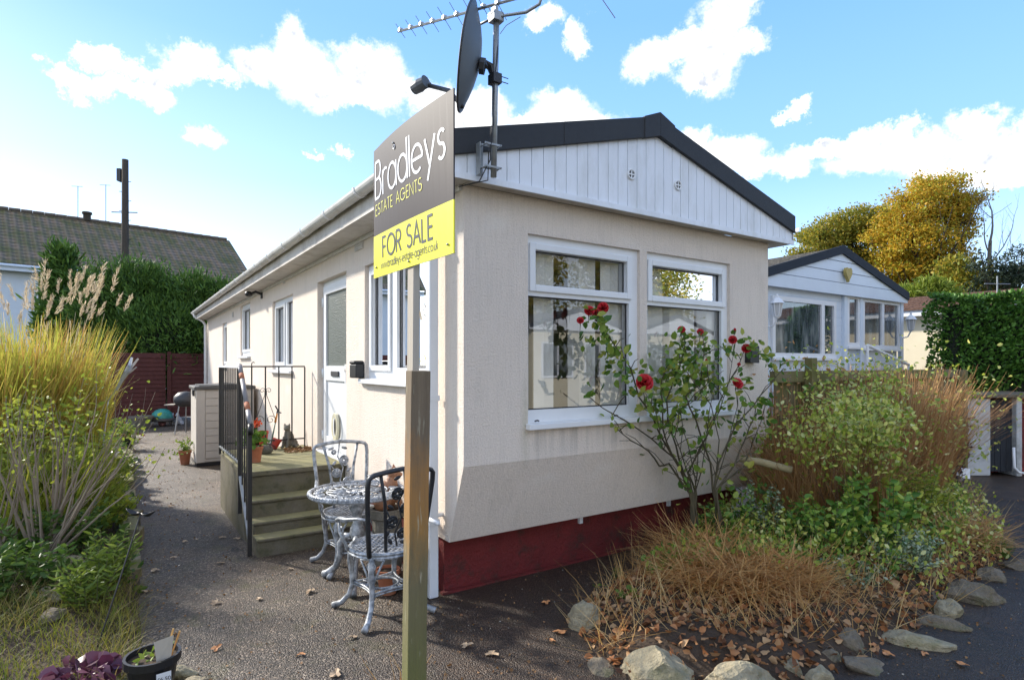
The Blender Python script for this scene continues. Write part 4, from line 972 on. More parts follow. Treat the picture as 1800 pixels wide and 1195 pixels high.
    for s_ in (-1, 1):
        b = MB(); pts = [bp(s_*.208,.66), Vector((s_*.235,-.12,.655)), Vector((s_*.262,-.02,.635)), Vector((s_*.268,.07,.625)), Vector((s_*.262,.125,.605)), Vector((s_*.25,.13,.575)), Vector((s_*.25,.10,.565))]
        b.tube(pts, [.012,.014,.017,.019,.017,.012,.009], 8, flat=.6)
        b.tube([Vector((s_*.26,.10,.60)), Vector((s_*.268,.075,.54)), Vector((s_*.25,.04,.48)), Vector((s_*.215,.05,SZ-.01))], .010, 6)
        b.ring((s_*.262,.055,.55), .022, .006, 14, 5, Vector((1,0,0))); b.ring((s_*.245,.075,.50), .02, .006, 14, 5, Vector((1,0,0)))
        b.build('armrest', m_, t_, smooth=True)
    return t_
ch = chair('garden_chair', 'silver cast metal chair with its rose patterned back to the viewer, nearest the stakes')
ch.location = (-.838, 3.81, 0); ch.rotation_euler = (0, 0, math.atan2(.785, -.62)-PI/2)
M['shadecast'] = mat('shaded_cast_metal', (.028,.03,.035), .42, .3, 40, metal=.3)  # silver metal darkened, shade on the near chair's rear put into its colour
p_ = H(-.33, 1.27)
ch2 = dup(ch, p_, ANG+PI, 'silver cast metal chair facing the viewer between the round table and the steps')
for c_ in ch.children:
    if c_.name.startswith(('back_frame', 'rose_panel')): c_.data = c_.data.copy(); c_.data.materials[0] = M['shadecast']; c_['label'] = 'dark unlit rear of the cast metal chair back'
tb = thing('bistro_table', 'small round silver cast metal garden table with pierced scrollwork top', 'table', H(-.41, .873), .3)
TZ = .67; TR = .345
b = MB(); b.ring((0,0,TZ), TR-.014, .014, 64, 8); b.ring((0,0,TZ-.012), TR-.008, .012, 64, 6)
for i in range(72):
    a = 2*PI*i/72; b.ell((math.cos(a)*(TR-.004), math.sin(a)*(TR-.004), TZ-.002), (.011,.007,.014), 5, 4, Matrix.Rotation(a, 3, 'Z'))
b.build('top_rim', M['cast'], tb, smooth=True)
b = MB(); b.ring((0,0,TZ), .075, .009, 24, 5); b.ring((0,0,TZ), .215, .007, 40, 5); b.lathe([(.0,TZ-.004),(.04,TZ-.004),(.04,TZ+.004),(0.0,TZ+.004)], n=16)
for i in range(18):
    a = 2*PI*i/18; b.tube([(math.cos(a)*.04,math.sin(a)*.04,TZ),(math.cos(a+.25)*.12,math.sin(a+.25)*.12,TZ),(math.cos(a)*.21,math.sin(a)*.21,TZ)], .006, 4)
    b.ell((math.cos(a+.17)*.15, math.sin(a+.17)*.15, TZ), (.026,.010,.005), 6, 4, Matrix.Rotation(a+.8, 3, 'Z'))
    cx_, cy_ = math.cos(a)*.272, math.sin(a)*.272; b.ring((cx_,cy_,TZ), .030, .0062, 14, 4)
    b.ring((cx_,cy_,TZ+.001), .014, .005, 10, 4)
    b.ell((math.cos(a+.175)*.29, math.sin(a+.175)*.29, TZ), (.028,.011,.005), 6, 4, Matrix.Rotation(a-.5, 3, 'Z')); b.ell((math.cos(a+.175)*.245, math.sin(a+.175)*.245, TZ), (.024,.010,.005), 6, 4, Matrix.Rotation(a+1.0, 3, 'Z'))
b.build('pierced_top', M['cast'], tb, smooth=True)
b = MB(); b.lathe([(.10,TZ-.02),(.06,.63),(.045,.60),(.06,.55),(.035,.50),(.03,.44),(.05,.40),(.055,.36),(.03,.30),(.03,.2)], n=14); b.build('pedestal', M['cast'], tb, smooth=True)
for k in range(3):
    a = k*2*PI/3+R(-81)-.3; d = Vector((math.cos(a), math.sin(a), 0)); b = MB()
    b.tube([d*.03+Vector((0,0,.34)), d*.10+Vector((0,0,.33)), d*.15+Vector((0,0,.27)), d*.15+Vector((0,0,.18)), d*.19+Vector((0,0,.09)), d*.27+Vector((0,0,.03)), d*.30+Vector((0,0,.016))], [.02,.024,.026,.024,.023,.025,.030], 8)
    b.ring(d*.07+Vector((0,0,.25)), .035, .007, 14, 5, Vector((-d.y,d.x,0))); b.tube([d*.03+Vector((0,0,.21)), d*.15+Vector((0,0,.19))], .008, 5)
    b.build('leg', M['cast'], tb, smooth=True)

# ============================================================ pots and ornaments
def pot(name, label, cat, p, h, r, m_, group=None, fill=True):
    t_ = thing(name, label, cat, p, 0, group)
    b = MB(); b.lathe([(r*.7,0),(r*.95,h*.82),(r*1.06,h*.83),(r*1.06,h),(r*.95,h),(r*.92,h*.85)], n=20, close=True); b.build('pot', m_, t_, smooth=False)
    if fill: b = MB(); b.lathe([(0.001,h*.88),(r*.92,h*.88)], n=20, close=False); b.build('compost', M['soil'], t_)
    return t_
def cat_statue(name, label, p, s=1.0, rz=0.0, m_='stonecat'):
    b = MB(); 
    b.ell((0,0,.10), (.06,.075,.10)); b.ell((0,-.03,.155), (.045,.045,.085)); b.ell((0,-.045,.245), (.042,.042,.038)); b.ell((0,-.085,.235), (.02,.022,.016))
    for s_ in (-1, 1):
        b.tube([(s_*.028,-.045,.27),(s_*.032,-.04,.305)], [.018,.004], 6); b.tube([(s_*.025,-.06,.14),(s_*.028,-.08,.05),(s_*.03,-.09,.015)], [.022,.018,.02], 8)
        b.ell((s_*.032,-.10,.015), (.02,.03,.015)); b.ell((s_*.055,.03,.05), (.035,.06,.05))
    b.tube([(.03,.07,.03),(.09,.05,.025),(.10,-.02,.02)], [.02,.018,.014], 8)
    b.v = [(x*s,y*s,z*s) for x,y,z in b.v]
    o = b.build(name, M[m_], loc=(0,0,0), remesh=.006*s, smooth=True); o.location = p; o.rotation_euler = (0,0,rz); return setp(o, label, 'ornament')
ZP = .623
def pp(px, py): return gp(px, py, ZP)
cat_statue('cat_statue', 'grey stone sitting cat figure on the doorstep platform', pp(508,786), .95, R(-10))
pot('red_pot', 'tall red plastic pot standing on the doorstep beside the cat figure', 'flower pot', pp(463,787), .20, .055, M['redpot'])
o = pot('red_pot', 'red plastic pot leaning against the tall red pot on the doorstep', 'flower pot', pp(480,789), .125, .05, M['redpot']); o.rotation_euler = (R(-14), R(20), 0)
o = pot('geranium_pot', 'terracotta pot of geranium with one orange flower behind the side railing', 'potted plant', gp(448,812,ZP), .16, .075, M['terracotta'])
M['ger_leaf'] = leafmat('geranium_leaf', [(.05,.11,.02),(.12,.22,.03),(.20,.30,.05)])
M['orange_fl'] = mat('orange_petals', (.75,.10,.02), .6, .1)
P_ = RNG.normal(size=(150,3))*[.06,.06,.05]+[0,0,.24]; v_, f_ = leafset(P_, RNG.normal(size=(150,3))+[0,0,.3], RNG.uniform(.035,.06,150), .8); npmesh('foliage', v_, f_, M['ger_leaf'], o)
b = MB(); b.tube([(0,0,.15),(.01,0,.3),(.03,-.01,.375)], .004, 5); b.build('stem', M['ger_leaf'], o)
P_ = RNG.normal(size=(40,3))*[.018,.018,.014]+[.03,-.01,.385]; v_, f_ = leafset(P_, RNG.normal(size=(40,3)), .025, .9); npmesh('flower', v_, f_, M['orange_fl'], o)
# hedgehog ornament
b = MB(); b.ell((0,0,.045), (.085,.06,.055)); b.ell((-.085,0,.03), (.035,.028,.025)); o = b.build('hedgehog_ornament', M['stonecat'], loc=(0,0,0), remesh=.006); o.location = pp(467,797); setp(o, 'dark bristly hedgehog figure lying on the doorstep in front of the red pots', 'ornament')
vs_ = RNG.normal(size=(700,3)); vs_ /= np.linalg.norm(vs_, axis=1, keepdims=True); vs_ = vs_[vs_[:,2] > -.2]
v_, f_ = leafset(vs_*[.083,.058,.053]+[.01,0,.047], vs_+RNG.normal(size=vs_.shape)*.3, .024, .12)
M['bristle'] = mat('dark_bristle', (.05,.045,.045), .9, .3, 50)
sp_o = npmesh('bristles', v_, f_, M['bristle']); sp_o.parent = o
# garden fork with wooden grip leaning on the rail
ft = thing('garden_trowel', 'long handled garden tool with orange grip leaning on the back railing', 'garden tool', pp(477,779))
tip = at(488,720, pp(477,779).y+.1)-pp(477,779); k1 = tip*.62
b = MB(); b.tube([(0,0,.0), k1], .009, 8); M['greenshaft'] = mat('green_tool_shaft', (.05,.12,.08), .5, .1); b.build('shaft', M['greenshaft'], ft, smooth=True)
M['orangegrip'] = mat('orange_grip', (.62,.26,.06), .5, .1)
b = MB(); b.tube([k1, tip*.88], .014, 8); b.build('grip', M['orangegrip'], ft, smooth=True)
b = MB(); b.tube([tip*.88, tip, tip+Vector((-.03,.0,.05))], .009, 6); b.tube([tip*.95, tip*.95+Vector((.05,0,-.02))], .008, 6); b.build('prongs', M['iron'], ft)
# door corner debris and leaves
M['deadleaf'] = leafmat('dead_leaf', [(.10,.05,.02),(.22,.11,.04),(.34,.20,.09),(.16,.06,.03)], .2, .7)
n = 160; P_ = np.stack([RNG.uniform(-.34,-.03,n), RNG.uniform(3.35,3.7,n), RNG.uniform(.625,.645,n)], 1); P_ = np.array([tuple(H(p[0],p[1],p[2])) for p in P_])
v_, f_ = leafset(P_, RNG.normal(size=(n,3))*[1,1,.15], RNG.uniform(.03,.06,n), .5); setp(npmesh('leaf_litter', v_, f_, M['deadleaf']), 'dead leaves blown into the corner of the doorstep below the door', 'leaf litter', kind='stuff')
# terracotta planter with fox figure by the wall
pl = hthing('stone_pedestal', 'brown stone pedestal planter standing on the ground between the round table and the side wall', 'planter', -.16, .92)
b = MB(); b.lathe([(.10,0),(.12,.1),(.11,.42),(.14,.44),(.14,.50),(.11,.50),(.10,.46)], c=(-.16,.92,0), n=20); b.build('pot', M['stonecat'], pl)
b = MB(); b.lathe([(0.001,.488),(.105,.488)], c=(-.16,.92,0), n=16, close=False); b.build('compost', M['soil'], pl)
M['brownfig'] = mat('brown_glazed_figure', (.26,.12,.06), .5, .25, 30)
cat_statue('squirrel_figure', 'brown pointed-ear animal figure sitting on the stone pedestal behind the table', H(-.16,.92,.49), 1.12, R(100), 'brownfig')
pot('terracotta_pot', 'small terracotta pot on the ground under the garden table', 'flower pot', H(-.30,.55), .17, .08, M['terracotta'])
ln = hthing('terracotta_lantern', 'small brown terracotta lantern hanging on the white corner downpipe', 'lantern', -.13, sp_)
lz = zat(857, H(-.14, sp_).y)
b = MB(); b.lathe([(.03,lz-.07),(.045,lz-.06),(.04,lz-.01),(.05,lz),(.035,lz+.03),(.03,lz+.07),(.01,lz+.09)], c=(-.15,sp_,0), n=12); b.build('body', M['brownfig'], ln, smooth=True)
b = MB(); b.tube([(-.15,sp_,lz+.085),(-.145,sp_,lz+.13),(-.113,sp_,lz+.13)], .003, 5); b.build('hook', M['iron'], ln)
# ============================================================ foliage helpers
def rel(p, base): return np.asarray(p)-np.asarray(base)
def blob_points(blobs, n, rng=RNG, shell=.55):
    """random points through a set of ellipsoids (cx,cy,cz,rx,ry,rz); outward directions returned too"""
    w_ = np.array([(b[3]*b[4]*b[5])**(2/3) for b in blobs]); idx = rng.choice(len(blobs), n, p=w_/w_.sum()); B = np.array(blobs)[idx]
    d = rng.normal(size=(n,3)); d /= np.linalg.norm(d, axis=1, keepdims=True); r_ = rng.uniform(shell**3, 1, n)**(1/3)
    r_ *= 1+.12*np.sin(d[:,0]*7+idx)*np.sin(d[:,2]*6+idx*2)
    return B[:,:3]+d*B[:,3:6]*r_[:,None], d
def crown(name, m_, parent, blobs, ncl, per, clr, lsz, aspect=.6, shell=.5, rng=RNG, dirup=.2, flatz=.6, gaps=True):
    c, d = blob_points(blobs, ncl*2 if gaps else ncl, rng, shell)
    if gaps:
        s_ = 2*PI/(1.1*np.mean([b[3] for b in blobs])); f__ = np.sin(c[:,0]*s_+1.3*np.sin(c[:,2]*s_*.7))+np.sin(c[:,2]*s_*1.25+1.1*np.sin(c[:,1]*s_))+np.sin(c[:,1]*s_*.9+2)*.6
        k_ = np.argsort(-(f__+rng.normal(size=len(c))*.35))[:ncl]; c = c[k_]; d = d[k_]
    P_ = np.repeat(c, per, 0)+rng.normal(size=(ncl*per,3))*[clr,clr,clr*flatz]
    D = np.repeat(d, per, 0)*.6+rng.normal(size=(ncl*per,3))*.7+[0,0,dirup]
    v_, f_ = leafset(P_, D, rng.uniform(.6,1.3,ncl*per)*lsz, aspect, rng=rng); return npmesh(name, v_, f_, m_, parent)
def limbs(b, p, d, L, r, depth, rnd, tips, spread=.6, n=6, kids=3, shrink=.68, up=.15, wob=.12):
    pts = [Vector(p)]; rs = [r]; dd = Vector(d).normalized(); k = 4
    for i in range(k):
        dd = (dd+Vector((rnd.uniform(-wob,wob), rnd.uniform(-wob,wob), rnd.uniform(-wob,wob)+up*.3))).normalized(); pts.append(pts[-1]+dd*(L/k)); rs.append(r*(1-.45*(i+1)/k))
    b.tube(pts, rs, n, cap=False)
    if depth <= 0: tips.append((pts[-1], dd)); return
    for j in range(kids):
        q = pts[-1] if j == 0 else pts[rnd.randint(2, k)]; a = Vector((rnd.gauss(0,1), rnd.gauss(0,1), rnd.gauss(0,.7))).normalized()
        limbs(b, q, (dd+a*spread*(.5 if j == 0 else 1.1)).normalized(), L*shrink*rnd.uniform(.8,1.15), rs[-1]*(.9 if j == 0 else .62), depth-1, rnd, tips, spread, max(3,n-1), kids, shrink, up, wob)
M['oak_leaf'] = leafmat('autumn_oak_leaves', [(.18,.17,.02),(.44,.33,.03),(.70,.38,.035),(.40,.44,.05),(.60,.26,.03)], .45)
M['oak_green'] = leafmat('olive_oak_leaves', [(.10,.13,.02),(.24,.27,.035),(.44,.33,.04),(.22,.18,.025)], .45)
M['conifer'] = leafmat('dark_conifer_sprays', [(.02,.055,.012),(.055,.125,.022),(.13,.24,.035),(.035,.085,.018)], .12, .65)
M['hedgeleaf'] = leafmat('clipped_hedge_leaves', [(.018,.06,.008),(.055,.15,.02),(.13,.27,.04),(.035,.10,.014)], .15, .5)
M['pine'] = leafmat('pine_needles', [(.015,.028,.016),(.03,.05,.025),(.045,.06,.03)], .1)
M['lime'] = leafmat('yellow_green_sprays', [(.10,.16,.02),(.22,.28,.03),(.30,.33,.05)], .3)
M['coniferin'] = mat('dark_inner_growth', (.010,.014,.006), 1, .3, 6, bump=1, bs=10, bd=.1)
def seeded(n): return random.Random(n)
def tree(name, label, cat, base, blobs, leafm, ncl, per, clr, lsz, rad, hgt, seed, dirn=(0,0,1), depth=3, group=None, shell=.35, **kw):
    t_ = thing(name, label, cat, base, 0, group, base); rnd = seeded(seed); b = MB(); tips = []
    limbs(b, base, dirn, hgt*.42, rad, depth, rnd, tips, kw.pop('spread', .6), 7, kw.pop('kids', 3), .7, .25)
    # limbs reaching into every blob so that nothing floats
    top = Vector(base)+Vector(dirn)*hgt*.3
    for bl in blobs:
        c = Vector(bl[:3]); m1 = top.lerp(c, .5)+Vector((0,0,-.05*hgt)); b.tube([top, m1, c], [rad*.45, rad*.28, rad*.08], 5, cap=False)
        for q in range(5):
            e = c+Vector((rnd.uniform(-1,1)*bl[3], rnd.uniform(-1,1)*bl[4], rnd.uniform(-.8,1)*bl[5]))*.85; b.tube([m1.lerp(c,.6), m1.lerp(e,.8), e], [rad*.15, rad*.09, rad*.03], 4, cap=False)
    b.build('trunk', M['bark'], t_, smooth=True)
    crown('crown', leafm, t_, blobs, ncl, per, clr, lsz, shell=shell, **kw); return t_
def pxblobs(lst, Y, dep=1.0):
    out = []
    for (x, y, rx, ry) in lst:
        p = at(x, y, Y); out.append((p.x, p.y+random.uniform(-.3,.3)*rx/F*Y*dep, p.z, rx/F*Y, rx/F*Y*dep, ry/F*Y))
    return out
# ---- trees at the right
Y = 40.0; bl = pxblobs([(1655,330,42,24),(1618,348,42,32),(1590,385,44,36),(1640,392,48,36),(1688,355,16,10),(1708,352,18,14),(1672,372,22,16),(1600,440,64,36),(1655,455,46,38),(1560,408,34,30),(1690,405,20,18),(1640,495,56,28),(1585,480,50,36),(1698,388,14,10)], Y)
q = at(1652,600,Y); tree('oak_tree', 'tall autumn oak with golden brown crown, tallest tree beyond the pale neighbouring home', 'tree', (q.x, q.y, 0), bl, M['oak_leaf'], 640, 62, .36, .17, .42, 13, 3)
Y = 44.0; bl = pxblobs([(1505,392,46,22),(1455,410,42,28),(1420,438,34,30),(1540,395,36,22),(1480,430,56,40),(1398,458,20,18),(1550,440,46,36),(1440,470,50,26)], Y)
q = at(1490,600,Y); tree('oak_tree', 'rounded olive green oak standing left of the golden oak above the neighbouring roof', 'tree', (q.x, q.y, 0), bl, M['oak_green'], 620, 50, .36, .18, .38, 11, 4)
Y = 36.0; bl = pxblobs([(1700,500,34,26),(1735,505,30,24),(1680,470,20,18),(1665,520,24,16)], Y)
q = at(1708,600,Y); tree('broadleaf_tree', 'low brownish green tree between the golden oak and the dark pine', 'tree', (q.x, q.y, 0), bl, M['oak_green'], 260, 22, .35, .22, .22, 7, 5)
Y = 34.0; bl = pxblobs([(1722,442,16,8),(1728,466,22,7),(1765,475,26,7),(1742,492,34,8),(1778,503,34,9),(1804,440,22,8),(1812,474,26,9),(1785,522,30,10),(1712,514,24,8)], Y)
q = at(1762,600,Y); tree('pine_tree', 'dark pine with flat layered branches at the right edge behind the clipped hedge', 'tree', (q.x, q.y, 0), bl, M['pine'], 150, 26, .26, .24, .2, 8.5, 6, aspect=.3)
q = at(1750,600,38); t_ = thing('bare_tree', 'leafless grey tree with fine branches rising behind the dark pine', 'tree', (q.x, q.y, 0), 0, None, (q.x, q.y, 0)); b = MB(); tips = []
limbs(b, Vector((q.x, q.y, 0)), (-.02,0,1), 6.4, .36, 5, seeded(12), tips, .62, 6, 3, .62, .5); b.build('branches', mat('grey_twigs', (.15,.14,.13), .9, .2), t_)
Y = 27.0; bl = pxblobs([(1632,512,34,18),(1605,520,20,12),(1655,522,22,14),(1680,530,14,8)], Y)
q = at(1632,600,Y); tree('golden_conifer', 'pale yellow green conifer behind the roof of the cream bungalow', 'tree', (q.x, q.y, 0), bl, M['lime'], 220, 26, .16, .22, .15, 4, 7, aspect=.25, dirup=.8)

# ---- neighbouring park home at the right
NO = Vector((7.39, 10.9, 0)) - U*4.56 + V*.12
def park_home(name, label, o, width, depth_, wallm, gabm, off_r=.16, wins=True, front=1):
    t_ = thing(name, label, 'park home', o, ANG, None, (0,0,0)); Wd = width
    b = MB(); b.box(0, Wd, 0, depth_, .0, 2.77); b.build('wall', wallm, t_)
    RXn = Wd/2; ez, rz = 2.88, 3.50; x0, x1 = -off_r, Wd+off_r
    def vg(x): return ez+(rz-ez)*(1-abs(x-RXn)/(RXn-x0))
    b = MB(); z = 2.77; k = 0
    b.prism([(x0,-.12,2.74),(x1,-.12,2.74),(x1,-.12,2.93),(x0,-.12,2.93)], (0,.05,0)); z = 2.94
    while z < rz-.1:
        za = min(z+.165, rz-.04); 
        def xa(zz): return x0+(RXn-x0)*max(0, (zz-ez)/(rz-ez))
        l0, l1 = xa(z)+.01, xa(za)+.01
        if za > rz-.03: za = rz-.03
        b.prism([(l0,-.118,z),(2*RXn-l0,-.118,z),(2*RXn-l1,-.112,za),(l1,-.112,za)], (0,.03,0)); z += .175
    b.prism([(x0,-.085,2.9),(x1,-.085,2.9),(RXn,-.085,rz)], (0,.02,0))
    b.build('gable_boarding', gabm, t_)
    b = MB()
    for s_, xe in ((1,x0),(-1,x1)): b.prism([(xe,-.15,ez-.09),(RXn,-.15,rz-.09),(RXn,-.15,rz+.05),(xe,-.15,ez+.05)], (0,.029,0))
    b.build('verge_trim', M['vergeblue'], t_)
    roof = MB()
    for s_, xe in ((1,x0),(-1,x1)):
        n = 12
        for i in range(n):
            f0, f1 = i/n, (i+1)/n; xa_ = xe+(RXn-xe)*f0; xb_ = xe+(RXn-xe)*f1; za_ = ez+(rz-ez)*f0+.035; zb_ = ez+(rz-ez)*f1+.01
            roof.prism([(xa_,-.12,za_),(xb_,-.12,zb_+.0),(xb_,-.12,zb_-.02),(xa_,-.12,za_-.04)], (0,depth_+.24,0))
    roof.build('roof', M['greytile'], t_)
    b = MB(); b.box(x0+.01, x1-.01, -.115, -.001, 2.765, 2.78); b.build('soffit', gabm, t_)
    return t_
M['vergeblue'] = mat('dark_blue_grey_verge', (.02,.028,.042), .9, .1)
M['greytile'] = mat('grey_roof_tiles', (.10,.095,.09), .9, .3, 6, bump=.8, bs=14, bd=.05, dirt=(.07,.075,.03), dirtamt=.4)
nh = park_home('neighbouring_park_home', 'pale blue white clad park home with gold heart on its gable, beyond the timber fence', NO, 4.4, 9, M['bluewhite'], M['bluewhite'])
def nwin(px0, px1, py0, py1, mull=(), label='window', dd=.0, fwx=.07, blind=True):
    a0, Y0 = frontX(px0, 0, NO); a1, Y1 = frontX(px1, 0, NO); zt = zat(py0, Y0); zb = zat(py1, Y0)
    b = MB(); 
    for q in ((a0-fwx,a0,zb-fwx,zt+fwx),(a1,a1+fwx,zb-fwx,zt+fwx),(a0,a1,zb-fwx,zb),(a0,a1,zt,zt+fwx)): b.box(q[0],q[1],-.05,-.001,q[2],q[3])
    for m_ in mull: am, _ = frontX(m_, 0, NO); b.box(am-.045, am+.045, -.048, -.002, zb, zt)
    w_ = b.build('window', M['white'], nh)
    b = MB(); b.box(a0, a1, -.02, -.012, zb, zt); b.build('pane', M['glassd'], w_, off=(0,0,0))
    b = MB(); b.box(a0-fwx-.02, a1+fwx+.02, -.09, -.0505, zb-fwx-.04, zb-fwx); b.build('sill', M['white'], w_, off=(0,0,0))
    return a0, a1, zb, zt
# opaque dark glass with curtains behind reads as a dim room
def m_darkglass():
    m, t, b = newmat('dark_window_glass'); co = t.n('ShaderNodeTexCoord').outputs['Object']
    n1 = noise(t, co, 3, 4, .6, (3,3,.6)); c = t.ramp(n1, [(.35,(.02,.025,.03)),(.55,(.10,.12,.13)),(.7,(.25,.27,.27))])
    t.l(c, b.inputs['Base Color']); b.inputs['Roughness'].default_value = .03; b.inputs['Specular IOR Level'].default_value = 1.0; b.inputs['IOR'].default_value = 1.9; return m
M['glassd'] = m_darkglass()
nwin(1358,1461,528,620,(1442,))
nwin(1488,1503,525,602); nwin(1515,1574,531,606,(1547.5,), fwx=.06)
# horizontal cladding joints, corner posts and porch panels
b = MB(); aP, _ = frontX(1481, 0, NO); aC, _ = frontX(1582, 0, NO)
z = .5
while z < 2.72:
    b.box(0, aP, -.008, -.001, z, z+.128); z += .134
for px in (1481, 1509, 1580): a, _ = frontX(px, 0, NO); b.box(a-.05, a+.05, -.06, -.001, 0, 2.74)
for px in (1492,1500,1508.5,1524,1533,1542,1556,1566): a, _ = frontX(px, 0, NO); b.box(a-.03, a+.03, -.02, -.001, .5, 1.62)
b.build('cladding', M['bluewhite'], nh)
aH, YH = frontX(1486, -.13, NO); zH = zat(484, YH); b = MB(); n = 30
hp = []
for i in range(n):
    th = 2*PI*i/n; x = 16*math.sin(th)**3; y = 13*math.cos(th)-5*math.cos(2*th)-2*math.cos(3*th)-math.cos(4*th); hp.append((aH+x*.0062, -.145, zH+.02+y*.0082))
b.prism(hp, (0,-.05,0)); ho = b.build('heart_ornament', mat('gold_painted_heart', (.42,.33,.10), .6, .15, 20), loc=(0,0,0), bevel=.006)
ho.data.transform(Matrix.Translation((-aH, .12, -zH))); ho.location = H(aH, -.12, zH, NO); ho.rotation_euler = (0,0,ANG); setp(ho, 'gold heart shaped plaque fixed to the pale gable of the neighbouring home', 'plaque')
def lantern(label, px, py, side):
    a, Yl = frontX(px, -.2, NO); z = zat(py, Yl); t_ = thing('wall_lantern', label, 'lantern', H(a, -.2, z, NO), ANG, None, (0,0,0))
    b = MB(); b.lathe([(.045,-.12),(.07,.06),(.075,.07)], n=6); b.build('glass', mat('frosted_lamp_glass', (.5,.5,.5), .2, .02), t_)
    b = MB(); b.lathe([(.10,.065),(.06,.12),(.02,.15),(.015,.19),(0.001,.2)], n=6); b.lathe([(.02,-.16),(.05,-.12),(.05,-.115)], n=6)
    for k in range(6): a_ = k*PI/3; b.tube([(.046*math.cos(a_),.046*math.sin(a_),-.12),(.073*math.cos(a_),.073*math.sin(a_),.065)], .006, 4)
    b.build('cage', M['white'], t_); b = MB(); b.tube([(0,0,-.15),(0,.05,-.25),(side*.02,.12,-.27),(0,.195,-.22)], .012, 6); b.box(-.04,.04,.17,.198,-.32,-.14); b.build('bracket', M['white'], t_)
lantern('white carriage lantern beside the large window of the neighbouring home', 1366, 541, 1)
lantern('white carriage lantern on the right hand corner of the neighbouring home', 1601, 568, -1)
hr = thing('white_handrail', 'white sloping handrail in front of the neighbouring porch windows', 'handrail', H(*[frontX(1525,-.5,NO)[0], -.5], 0, NO), ANG)
a0r, Yr = frontX(1525, -.5, NO); a1r, Yr1 = frontX(1597, -.5, NO); OFF[hr.name] = Vector((a0r, -.5, 0))
b = MB(); b.tube([(a0r,-.5,zat(607,Yr)),(a1r,-.5,zat(641,Yr1))], .025, 8); b.build('rail', M['white'], hr)
for a, z in ((a0r, zat(607,Yr)), (a1r, zat(641,Yr1))): b = MB(); b.tube([(a,-.5,0),(a,-.5,z)], .022, 8); b.build('post', M['white'], hr)

# ---- cream bungalow and clipped hedge
CO = Vector((8.62, 12.75, 0))
cb_ = thing('cream_bungalow', 'cream walled bungalow with brown tiled roof partly hidden by the clipped hedge', 'bungalow', CO, ANG)
b = MB(); b.box(0, 5, -5, 5, 0, 2.7); b.build('wall', M['creamwall'], cb_)
b = MB(); b.box(-.26, -.22, -5.1, 5.1, 2.62, 2.76); b.box(-.22, 0, -5, 5, 2.68, 2.70); b.build('fascia', M['white'], cb_)
M['browntile'] = mat('brown_roof_tiles', (.12,.065,.045), .9, .3, 5, bump=.8, bs=12, bd=.05)
b = MB(); n = 7
for i in range(n):
    f0, f1 = i/n, (i+1)/n; b.prism([(-.3+1.8*f0,-5.2,2.80+.42*f0),(-.3+1.8*f1,-5.2,2.77+.42*f1),(-.3+1.8*f1,-5.2,2.74+.42*f1),(-.3+1.8*f0,-5.2,2.74+.42*f0)], (0,10.4,0))
b.prism([(1.5,-5.2,3.17),(1.5,-5.2,3.20),(5,-5.2,2.8),(5,-5.2,2.76)], (0,10.4,0)); b.build('roof', M['browntile'], cb_)
aer = thing('television_aerial', 'slim aerial pole standing on the cream bungalow roof above the hedge', 'aerial', at(1753,530,11.5)-Vector((0,0,.6)))
b = MB(); b.tube([(0,0,0),(0,0,1.1)], .012, 6); b.tube([(-.25,0,.95),(.3,.05,.95)], .008, 5); b.build('pole', M['galv'], aer)
def hedge(name, label, x0, x1, y0, y1, z1, n, lm, cat='hedge'):
    c = ((x0+x1)/2, (y0+y1)/2, 0); t_ = thing(name, label, cat, c, 0, None, c)
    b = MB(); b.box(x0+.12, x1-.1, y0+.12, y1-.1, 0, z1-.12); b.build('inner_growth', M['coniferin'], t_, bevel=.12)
    rng = RNG; A_f = (x1-x0)*z1; A_t = (x1-x0)*(y1-y0); A_s = (y1-y0)*z1; tot = A_f+A_t+A_s
    nf, ntp, ns = int(n*A_f/tot), int(n*A_t/tot), int(n*A_s/tot)
    def bump(a, b_): return .07*np.sin(a*3.1+np.sin(b_*2.3)*1.5)+.05*np.sin(b_*4.7+a*1.9)
    u, v = rng.uniform(x0,x1,nf), rng.uniform(0,z1,nf); Pf = np.stack([u, y0+.05+bump(u,v)+rng.uniform(-.02,.1,nf), v], 1); Df = rng.normal(size=(nf,3))*.6+[0,-.8,.5]
    # rounded corner
    rc = np.clip((x0+.35-Pf[:,0])/.35, 0, 1)**2*.35+np.clip((Pf[:,2]-z1+.25)/.25, 0, 1)**2*.2; Pf[:,1] += rc
    u, v = rng.uniform(x0,x1,ntp), rng.uniform(y0,y1,ntp); Pt = np.stack([u, v, z1+bump(u,v)*.6+rng.uniform(-.06,.02,ntp)], 1); Dt = rng.normal(size=(ntp,3))*.6+[0,0,.9]
    u, v = rng.uniform(y0,y1,ns), rng.uniform(0,z1,ns); Ps = np.stack([x0+.05+bump(u,v)+np.clip((y0+.35-u)/.35,0,1)**2*.25+np.clip((v-z1+.3)/.3,0,1)**2*.25, u, v], 1); Ds = rng.normal(size=(ns,3))*.6+[-.8,0,.5]
    P_ = np.concatenate([Pf,Pt,Ps]); D_ = np.concatenate([Df,Dt,Ds]); v_, f_ = leafset(P_, D_, rng.uniform(.045,.085,len(P_)), .55); npmesh('leaves', v_, f_, lm, t_)
hedge('clipped_hedge', 'tall dense clipped green hedge behind the low whitewashed shed', 6.93, 12.5, 9.2, 9.75, 2.68, 30000, M['hedgeleaf'])

